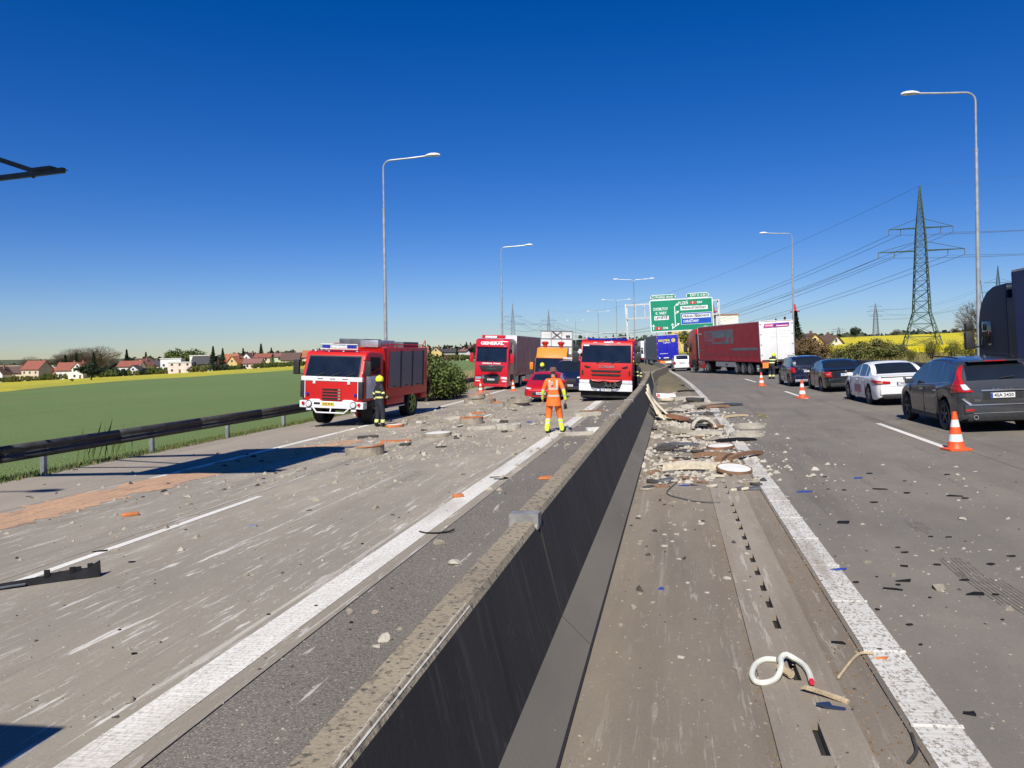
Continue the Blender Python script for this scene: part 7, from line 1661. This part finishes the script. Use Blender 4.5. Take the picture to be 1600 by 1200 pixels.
th = debris('manhole_lid', 'rusty round lid leaning against the barrier boards', 'manhole lid', 1060, 660, .2); lid(th, .38, .06, top=RUST); th.rotation_euler = (.05, TILT + .22, .1); th.location.z += .12
for px, py, L, w_, h, mt, rz, l_ in ((1150, 689, .92, .30, .035, PLAS, .18, 'flat black panel lying across the white line'), (1060, 697, .95, .35, .04, M('slate_panel', (.10, .10, .105), .6, 0, .25, 6), -.15, 'dark grey broken panel beside the barrier'), (1072, 612, .9, .3, .06, PLAS, .0, 'black slab far up the median strip'), (1135, 634, 1.2, .45, .06, M('tread_rubber', (.045, .045, .06), .85, 0, .3, 9), -.1, 'strip of ribbed tyre tread on the right lane'), (1120, 637, .9, .3, .07, WOOD_D, .1, 'brown plank across the white line in the pile'), (1080, 735, 1.0, .16, .13, WOOD_P, -.05, 'thick pale beam under the white lids'), (1090, 648, 1.5, .18, .05, M('grey_metal', (.20, .20, .21), .5, .5, .2, 5), .12, 'bent grey metal strip in the pile'), (1075, 625, 1.2, .5, .12, CONC_P, .2, 'pale broken slab at the back of the pile'), (1105, 634, 1.3, .35, .10, CONC, .15, 'concrete slab fragment at the back of the pile'), (1150, 652, .8, .10, .06, WOOD, .35, 'splintered stick lying right of the white line'), (1062, 678, .6, .35, .1, CONC, .4, 'concrete slab fragment in the middle of the pile'), (1110, 680, .7, .3, .08, CONC_P, -.3, 'pale slab flake in the middle of the pile'), (1043, 672, .5, .3, .08, CONC, .7, 'concrete flake beside the barrier foot'), (1092, 660, .7, .3, .06, DKST, .3, 'dark slab fragment under the standing ring'), (1050, 646, .8, .3, .05, DKST, -.1, 'dark board at the foot of the leaning boards')):
    th = debris('board' if mt in (WOOD, WOOD_D, WOOD_P) else 'slab_fragment', l_, 'debris', px, py, rz); board(th, 'slab', L, w_, h, mt, .03)
for x0, y0, x1, y1, w_, l_ in ((1083, 717, 1150, 716, .09, 'long splintered brown timber in the pile'), (1140, 722, 1190, 710, .10, 'broken brown timber crossing the white line'), (1122, 724, 1145, 715, .14, 'short stub of brown timber joining the broken timbers')):
    A, B = st(*pst(x0, y0)), st(*pst(x1, y1)); m_ = (A + B) / 2; th = thing('timber', l_, 'timber', m_ + Vector((0, 0, .01)), math.atan2(B.y - A.y, B.x - A.x)); o = board(th, 'beam', (B - A).length, w_, .08, WOOD_D, .05)
# boards leaning on the barrier
for k, (px, py, ht_, sh_, mt) in enumerate(((1042, 658, 1.05, .0, WOOD_P), (1036, 655, 1.15, .1, WOOD_P), (1030, 650, 1.2, .15, WOOD_P), (1045, 648, .95, .0, WOOD_P), (1026, 642, 1.1, .1, CONC_P))):
    A = st(*pst(px, py), .02); s_, t_ = to_st(A.x, A.y); B = st(s_ + .35 + sh_, -.86 - .02 * k + .05, ht_ * .86); d_ = (B - A); L = d_.length
    th = thing('leaning_board', ('first', 'second', 'third', 'fourth', 'fifth')[k] + ' pale board leaning against the barrier, counted from the rusty lid', 'board', A, 0); u = d_.normalized(); sd_ = Vector((0, 1, 0)); sd_ = (sd_ - u * sd_.dot(u)).normalized(); n_ = u.cross(sd_); wq = U(.13, .24)
    pts = []
    for q in range(5):
        c = u * (L * q / 4) + n_ * (.03 * math.sin(q * .8)); pts.append(c)
    v = []; f = []
    for c in pts: v += [tuple(c - sd_ * wq), tuple(c + sd_ * wq), tuple(c + sd_ * wq + n_ * .06), tuple(c - sd_ * wq + n_ * .06)]
    for q in range(4):
        for j in range(4): f.append((q * 4 + j, q * 4 + (j + 1) % 4, (q + 1) * 4 + (j + 1) % 4, (q + 1) * 4 + j))
    build('plank', (v, f + [(0, 1, 2, 3), (19, 18, 17, 16)]), mt, th)
th = debris('sign_fragment', 'torn red and white sign fragment at the back of the pile', 'sign piece', 1041, 622, .1); a = build('sheet', prism([(-.45, 0), (.45, .02), (.42, .2), (-.45, .24)], 'y', -.01, .01), WTXT, th); build('red_patch', prism([(-.44, .02), (-.25, .03), (-.28, .2), (-.43, .22)], 'y', -.014, -.011), RTXT, a); th.rotation_euler = (-.5, 0, .1)
# cables
for pts, l_, m_ in (([(1043, 757), (1060, 752), (1043, 768), (1047, 775), (1065, 780), (1090, 785), (1125, 787)], 'thin grey cable curling over the median concrete', CABLE), ([(1030, 708), (1070, 708), (1110, 702), (1150, 704), (1178, 709)], 'thin wire stretched across the pile', CABLE), ([(1065, 686), (1078, 682), (1090, 684), (1100, 688)], 'black cable arc beside the dark grey panel', PLAS), ([(1180, 655), (1190, 648), (1200, 652), (1185, 650)], 'tangle of yellow cord on the right lane', M('yellow_cord', (.45, .36, .08), .7, 0, .1, 8)), ([(1420, 1195), (1432, 1178), (1428, 1160), (1425, 1150)], 'dark twig near the bottom of the wide worn line', DKST), ([(1310, 1062), (1340, 1026), (1365, 1024)], 'thin straw stalk beside the worn line', WOOD)):
    P_ = [st(*pst(x, y), .014) for x, y in pts]; m0 = P_[len(P_) // 2]; fine = []
    for i in range(len(P_) - 1):
        p0, p1, p2, p3 = P_[max(0, i - 1)], P_[i], P_[i + 1], P_[min(len(P_) - 1, i + 2)]
        for q in range(6):
            u = q / 6; fine.append(.5 * ((2 * p1) + (p2 - p0) * u + (2 * p0 - 5 * p1 + 4 * p2 - p3) * u * u + (3 * p1 - p0 - 3 * p2 + p3) * u ** 3) - m0)
    fine.append(P_[-1] - m0); o = build('cable', tube(fine, .010, 6), m_, smooth=True); o.location = m0; tag(o, l_, 'cable')
# cream hose loop near the drain
hp = [(1213, 1033), (1196, 1032), (1181, 1040), (1175, 1055), (1181, 1067), (1196, 1069), (1213, 1062), (1221, 1050), (1220, 1038), (1228, 1031), (1243, 1032), (1256, 1041), (1264, 1053), (1268, 1066)]
P_ = [st(*pst(x, y + 3), .022 if i not in (7, 8, 9) else .05) for i, (x, y) in enumerate(hp)]; m0 = P_[5].copy(); fine = []
for i in range(len(P_) - 1):
    p0, p1, p2, p3 = P_[max(0, i - 1)], P_[i], P_[i + 1], P_[min(len(P_) - 1, i + 2)]
    for q in range(5):
        u = q / 5; fine.append(.5 * ((2 * p1) + (p2 - p0) * u + (2 * p0 - 5 * p1 + 4 * p2 - p3) * u * u + (3 * p1 - p0 - 3 * p2 + p3) * u ** 3) - m0)
fine.append(P_[-1] - m0); th = thing('hose', 'cream rubber hose curled in a loop over the drain channel', 'hose', m0); build('tube', tube(fine, .020, 10), HOSE, th, smooth=True); build('torn_end', cyl(fine[-1], fine[-1] + (fine[-1] - fine[-2]).normalized() * .035, .019, .015, 8), RTXT, th)
th = debris('wood_block', 'small sawn wood block beside the cream hose', 'wood', 1228, 1056, .5); build('block', cyl((0, -.06, .03), (0, .07, .03), .028, n=8), WOOD, th)
A, B = st(*pst(1257, 1080), .015), st(*pst(1326, 1102), .012); th = thing('stick', 'splintered yellow wooden stick lying over the drain slot', 'stick', (A + B) / 2, math.atan2(B.y - A.y, B.x - A.x)); board(th, 'splinter', (B - A).length, .035, .018, WOOD, .005)
for px, py, pts, m_, l_ in ((1300, 1106, [(-.09, .02), (.0, .05), (.0, .0), (.12, -.03), (.05, -.06), (-.06, -.01)], M('glossy_shard', (.03, .04, .065), .12, 0, .1, 6), 'glossy dark blue shard over the drain slot'), (1317, 817, [(-.07, -.05), (.06, -.06), (.08, .05), (-.05, .06)], PLAS, 'square black shard on the right lane'), (1257, 769, [(-.12, 0), (-.03, .04), (.12, .0), (.0, -.04)], BLUE, 'blue plastic shard on the right lane'), (1341, 748, [(-.07, -.02), (.06, .0), (.08, .05), (-.05, .03)], BLUE, 'blue plastic shard beside the dust patch'), (1310, 891, [(-.08, .0), (.0, .02), (.08, .0), (.0, -.025)], BLUE, 'thin blue shard on the worn line'), (1070, 759, [(-.09, -.03), (.05, -.05), (.09, .02), (-.04, .05)], BLUE, 'blue shard at the end of the curling cable'), (1033, 921, [(-.025, -.02), (.03, -.01), (.0, .03)], BLUE, 'tiny blue shard on the median concrete'), (831, 660, [(-.2, -.05), (.2, -.04), (.15, .1), (-.15, .12)], BLUE, 'blue shard left of the worker in orange'), (1412, 909, [(-.07, 0), (.05, -.02), (.07, .03), (.0, .02)], PLAS, 'curved black sliver on the right lane'), (1525, 930, [(-.08, 0), (.06, -.02), (.07, .02), (.01, .05)], PLAS, 'forked black shard on the right lane'), (1375, 765, [(-.1, .03), (.05, .02), (.1, -.03), (.0, -.02)], PLAS, 'black shard behind the dust patch'), (1492, 776, [(-.1, .02), (.1, -.02), (.1, .01), (-.09, .04)], PLAS, 'thin black splinter on the right lane'), (1395, 922, [(-.08, .01), (.08, -.01), (.02, .02)], PLAS, 'black sliver near the curved one'), (1515, 1117, [(-.035, 0), (.03, -.02), (.03, .03), (.0, .01)], PLAS, 'small black shard beside the worn line'), (1310, 1006, [(-.05, .0), (.05, -.012), (.03, .02)], PLAS, 'pair of black splinters left of the worn line'), (395, 823, [(-.07, -.02), (.06, -.01), (.05, .05), (-.05, .05)], M('silver_shard', (.35, .38, .42), .25, .4, .1, 8), 'silver reflective shard on the left lanes'), (157, 862, [(-.1, -.03), (.09, -.02), (.08, .04), (-.08, .03)], PLAS, 'black broken clip lying on the lane dash'), (1380, 640 + 390, [(-.05, 0), (.04, .01), (.01, -.02)], ORNG, 'tiny orange flake beside the worn line')):
    k_ = 1.0; th = debris('shard', l_, 'shard', px, py, U(-.2, .2)); build('piece', prism(pts, 'z', 0, .014), m_, th).rotation_euler = (U(-.1, .1), U(-.1, .1), 0)
# ---- chunks seen one by one in the photograph
big = 'pale angular concrete chunk '
for px, py, wp, l_ in ((713, 882, 28, big + 'on the dark asphalt beside the barrier'), (601, 1000, 30, big + 'biggest one on the dark asphalt'), (590, 1010, 17, big + 'touching the biggest one on the asphalt'), (627, 983, 13, 'small chunk beside the biggest one on the asphalt'), (548, 958, 18, 'flat chunk at the edge of the concrete strip'), (588, 958, 16, 'chunk on the asphalt next to the edge of the strip'), (203, 1097, 21, 'grey chunk alone in the left lane near the joint'), (182, 1120, 13, 'dark pebble beside the lone grey chunk'), (1465, 920, 26, 'largest crumbly chunk on the right lane'), (1578, 953, 17, 'round chunk at the edge of the tyre marks'), (1390 + 5, 900, 17, 'crumbly chunk on the right lane near the worn line'), (1357, 880, 14, 'crumbly chunk closest to the worn line'), (1505, 812, 14, 'white chunk on the right lane beside the scrape'), (1268, 745, 14, 'white chunk on the right lane near the blue shard'), (1318, 1092, 27, 'broad crumbly chunk beside the splintered stick'), (1105, 973, 13, 'chunk alone on the brown median concrete'), (991, 950, 15, 'chunk on the median concrete near the barrier foot'), (970, 977, 13, 'rounder chunk on the median concrete near the barrier foot'), (998, 922, 20, 'flat dark stone near the barrier foot'), (1153, 1046, 17, 'chunk left of the cream hose'), (688, 850, 22, 'flat slab chunk at the asphalt edge'), (1470, 850 + 10, 12, 'flat chunk on the joint of the right lane'), (870, 770, 14, 'chunk on the asphalt behind the orange tray'), (845, 790, 12, 'chunk on the asphalt before the orange tray'), (831, 742, 8, 'small chunk left of the orange tray'), (1590, 890, 13, 'white chunk by the right-hand tyre marks'), (284, 860, 13, 'chunk lying at the long white scratch'), (386, 900, 12, 'small chunk in the left lane scratches'), (587, 794, 14, 'chunk in the middle of the left lanes'), (295, 777, 15, 'white stone next to the sand strip'), (293, 789, 13, 'grey stone next to the sand strip'), (180, 860, 14, 'brown chunk on the lane dash next to the black clip')):
    chunk(l_, px, py, wp, CONC_P if 'white' in l_ or 'pale' in l_ else (DKST if 'dark' in l_ else CONC), None)
for px, py, wp in ((255, 768, 14), (262, 757, 9), (205, 757, 10), (125, 781, 6), (402, 759, 10), (222, 777, 7), (196, 784, 5), (395, 715, 14), (352, 729, 14), (372, 722, 12), (408, 722, 10), (440, 708, 9), (462, 708, 8), (385, 711, 8)):
    chunk('dark charred lump on the sand-strewn shoulder', px, py, wp, DKST, 'dark lumps on the sand strip', 'charred_lump', 'lump')
rs = random.Random(11)
def rk(a, b): return a + (b - a) * rs.random()
for k in range(120):    # rubble field of the left carriageway
    px, py = rs.gauss(720, 85), 632 + 80 * rs.random() ** 1.3
    if not (520 < px < 900): continue
    chunk('pale concrete chunk in the rubble field around the manhole rings', px, py, rk(4, 14), random.choice((CONC, CONC, CONC_P)), 'concrete chunks around the manhole rings')
for k in range(80):    # pile between barrier and white line
    py = 622 + 130 * rs.random(); x0 = 1020 + (py - 622) * -.22; x1 = 1105 + (py - 622) * .75; px = rk(x0 + 6, x1)
    chunk('pale concrete chunk in the pile beside the barrier', px, py, rk(5, 18), random.choice((CONC, CONC, CONC_P, CONC_P, DKST)), 'concrete chunks in the pile by the barrier', flat=.8)
for k in range(60):
    py = 720 + 330 * rs.random() ** 1.4; px = rk(1190 + (py - 720) * .55, 1600)
    chunk('small pale concrete crumb scattered on the right lane', px, py, rk(4, 9), CONC_P, 'crumbs scattered on the right lanes', 'concrete_crumb')
for k in range(60):
    py = 720 + 420 * rs.random() ** 1.3; px = rk(20, 900 - (py - 720) * 1.3)
    chunk('small concrete crumb scattered on the left carriageway', px, py, rk(4, 9), random.choice((CONC, CONC_P, DKST)), 'crumbs scattered on the left carriageway', 'concrete_crumb')
def flake(label, px, py, wp, mat, group, tilt=.18):
    s, t = pst(px, py); r = wp * mpp(px, py) / 2; n = random.randint(5, 8); a0 = U(0, 6); pts = []
    for k in range(n):
        a = a0 + 6.283 * (k + U(-.25, .25)) / n; q = r * U(.55, 1.1); pts.append((math.cos(a) * q, math.sin(a) * q * U(.5, .9)))
    th_ = max(.02, r * U(.12, .35)); o = build('slab_fragment', prism(pts, 'z', 0, th_), mat, bev=th_ * .15, seg=1); tx_, ty_ = U(-tilt, tilt), U(-tilt, tilt)
    o.location = st(s, t, r * .5 * (abs(tx_) + abs(ty_)) - .01); o.rotation_euler = (tx_, TILT + ty_, head(s)); return tag(o, label, 'slab fragment', group)
for k in range(85):
    py = 617 + 150 * rs.random() ** .9; x0 = 1026 + (py - 622) * -.22; x1 = 1100 + (py - 622) * .62; px = rk(x0 + 8, x1)
    flake('flat broken slab piece in the pile beside the barrier', px, py, rk(12, 38), random.choice((CONC, CONC, CONC_P, CONC_P, DKST, MATS['slate_panel'], WOOD_P, WOOD_D)), 'flat broken slabs in the pile by the barrier')
for k in range(34):
    py = 640 + 60 * rs.random(); px = rs.gauss(720, 80)
    if 540 < px < 900: flake('flat broken slab piece among the manhole rings', px, py, rk(8, 26), random.choice((CONC, CONC_P, CONC, DKST)), 'flat broken slabs among the manhole rings')
for k in range(26):
    py = 760 + 320 * rs.random() ** 1.4; px = rk(1000 - (py - 760) * .1, 1130 + (py - 760) * .3)
    flake('thin flat concrete flake on the median strip', px, py, rk(6, 15), random.choice((CONC, CONC_P)), 'flat flakes on the median strip', .1)
for k in range(30):
    py = 720 + 300 * rs.random() ** 1.3; px = rk(1200 + (py - 720) * .55, 1600)
    flake('thin dark plastic splinter on the right lane', px, py, rk(6, 16), PLAS, 'dark splinters on the right lanes', .05)
for k in range(22):
    py = 700 + 330 * rs.random() ** 1.3; px = rk(30, 880 - (py - 700) * 1.2)
    flake('thin dark splinter on the left carriageway', px, py, rk(6, 13), random.choice((PLAS, DKST)), 'dark splinters on the left carriageway', .08)
for k in range(46):
    py = 745 + 130 * rs.random() ** 1.2; px = rk(985 - (py - 745) * .2, 1150 + (py - 745) * .5)
    chunk('small angular concrete chunk strewn over the median strip', px, py, rk(4, 12), random.choice((CONC, CONC_P, DKST)), 'chunks strewn over the median strip', 'concrete_chunk', flat=.8)
# fine grit: too many to count
def grit(name, n, place, size, mat, label):
    v = []; f = []
    for _ in range(n):
        p = place()
        if p is None: continue
        w_ = size * (.4 + 1.8 * rnd() ** 2.5); a = U(0, 6.28); ca, sa = math.cos(a), math.sin(a); o = len(v)
        for x, y, z in ((-1, -.6, 0), (1, -.5, 0), (.7, .7, 0), (-.8, .6, 0), (-.3, .1, .8), (.4, 0, .6)): v.append((p.x + (x * ca - y * sa) * w_, p.y + (x * sa + y * ca) * w_, p.z + z * w_))
        f += [(o, o + 1, o + 5, o + 4), (o + 1, o + 2, o + 5), (o + 2, o + 3, o + 4, o + 5), (o + 3, o, o + 4)]
    return tag(build(name, (v, f), mat, recalc=False), label, 'rubble', kind='stuff')
def gp(fs, ft, clump=.0):
    def q():
        s, t = fs(), ft()
        if clump and noise.noise((s * .8, t * .9, 1.7)) < U(-.5, clump): return None
        return st(s, t, 0)
    return q
grit('concrete_grit', 3200, gp(lambda: random.gauss(25, 6), lambda: random.gauss(-7, 2.4), .15), .035, CONC, 'fine concrete grit around the manhole rings')
grit('concrete_grit', 3200, gp(lambda: U(13.5, 30), lambda: random.gauss(.3, .75), .2), .035, CONC_P, 'fine concrete grit in the pile beside the barrier')
grit('concrete_grit', 2400, gp(lambda: 3 + 22 * rnd() ** 1.3, lambda: U(-.6, 3.2)), .0055, CONC, 'fine pale grit over the median strip')
grit('concrete_grit', 1700, gp(lambda: 4 + 20 * rnd() ** 1.3, lambda: U(1.6, 7.5), .3), .0075, CONC, 'fine pale grit over the right lanes')
grit('concrete_grit', 3000, gp(lambda: 3 + 20 * rnd() ** 1.3, lambda: U(-11, -1.7)), .007, CONC, 'fine grit over the left lanes')
grit('dark_grit', 900, gp(lambda: 3 + 20 * rnd() ** 1.3, lambda: U(-11, 6)), .009, DKST, 'fine dark grit over the road')
grit('soil_crumbs', 7000, gp(lambda: 3 + 22 * rnd() ** 1.3, lambda: random.choice((random.gauss(1.13, .09), random.gauss(.525, .035), random.gauss(1.015, .03), random.gauss(1.28, .03)))), .0065, M('soil_crumb', (.16, .11, .065), .95, 0, .2, 10), 'soil crumbs along the drain channel edge')
# absorbent sand along the left edge line
def sand():
    v = []; f = []; n = 220; m = 8
    for i in range(n + 1):
        s = 7 + 15.5 * i / n; c = lerp_tab([(7, -10.95), (12, -10.85), (16, -10.6), (19.5, -10.2), (22.5, -9.5)], s); w_ = lerp_tab([(7, 1.35), (12, 1.25), (16, 1.15), (19.5, 1.5), (22.5, .8)], s)
        for j in range(m + 1):
            k = j / m * 2 - 1; e = w_ * (1 + .55 * noise.noise((s * 1.3, 4 if k > 0 else 9, 0)) + .35 * noise.noise((s * 4, 2 if k > 0 else 7, 0)) + .12 * noise.noise((s * 11, 3 if k > 0 else 8, 0))); t = c + k * e * .5 * 1.15
            h = (1 - k * k) * .022 * (.7 + .6 * noise.noise((s * 2.2, t * 3, 0))) + .0055; v.append(tuple(st(s, t, max(.0055, h) if abs(k) < .99 else .0045)))
    for i in range(n):
        for j in range(m):
            q = i * (m + 1) + j; f.append((q, q + 1, q + m + 2, q + m + 1))
    g = G('absorbent_sand', .95); c = g.mix(g.step(g.noise(2.5, (1, .35, 1), 6), .35, .65), (.50, .30, .17), (.40, .25, .155)); c = g.mix(g.mul(g.step(g.noise(5, (2.2, .25, 1), 6, .6, (3, 0, 0)), .56, .66), .8), c, (.17, .12, .085))
    o = build('spilled_sand', (v, f), g.done(c, g.noise(16, (1, .5, 1), 5), .9, .03), smooth=True); tag(o, 'orange-pink absorbent sand strewn along the shoulder edge', 'sand', kind='stuff')
sand()
# ================================================================== unseen lorry added beside the camera only to cast the near left shadow
def shadow_lorry():
    th = on_road('shadow_lorry', 'plain white box lorry added out of view in the left lanes to cast a shadow', 'truck', 1.27, -5.1, 0, dz=.002)
    build('box_body', box(-1.24, 1.24, -7, -.0, 1.0, 3.3), WHITE, th, bev=.03); build('chassis', box(-.9, .9, -6.8, -.2, .45, 1.0), BLACK2, th)
    for y in (-5.4, -1.3): tyre_pair(th, y, .46, 2.4, .3)
shadow_lorry()
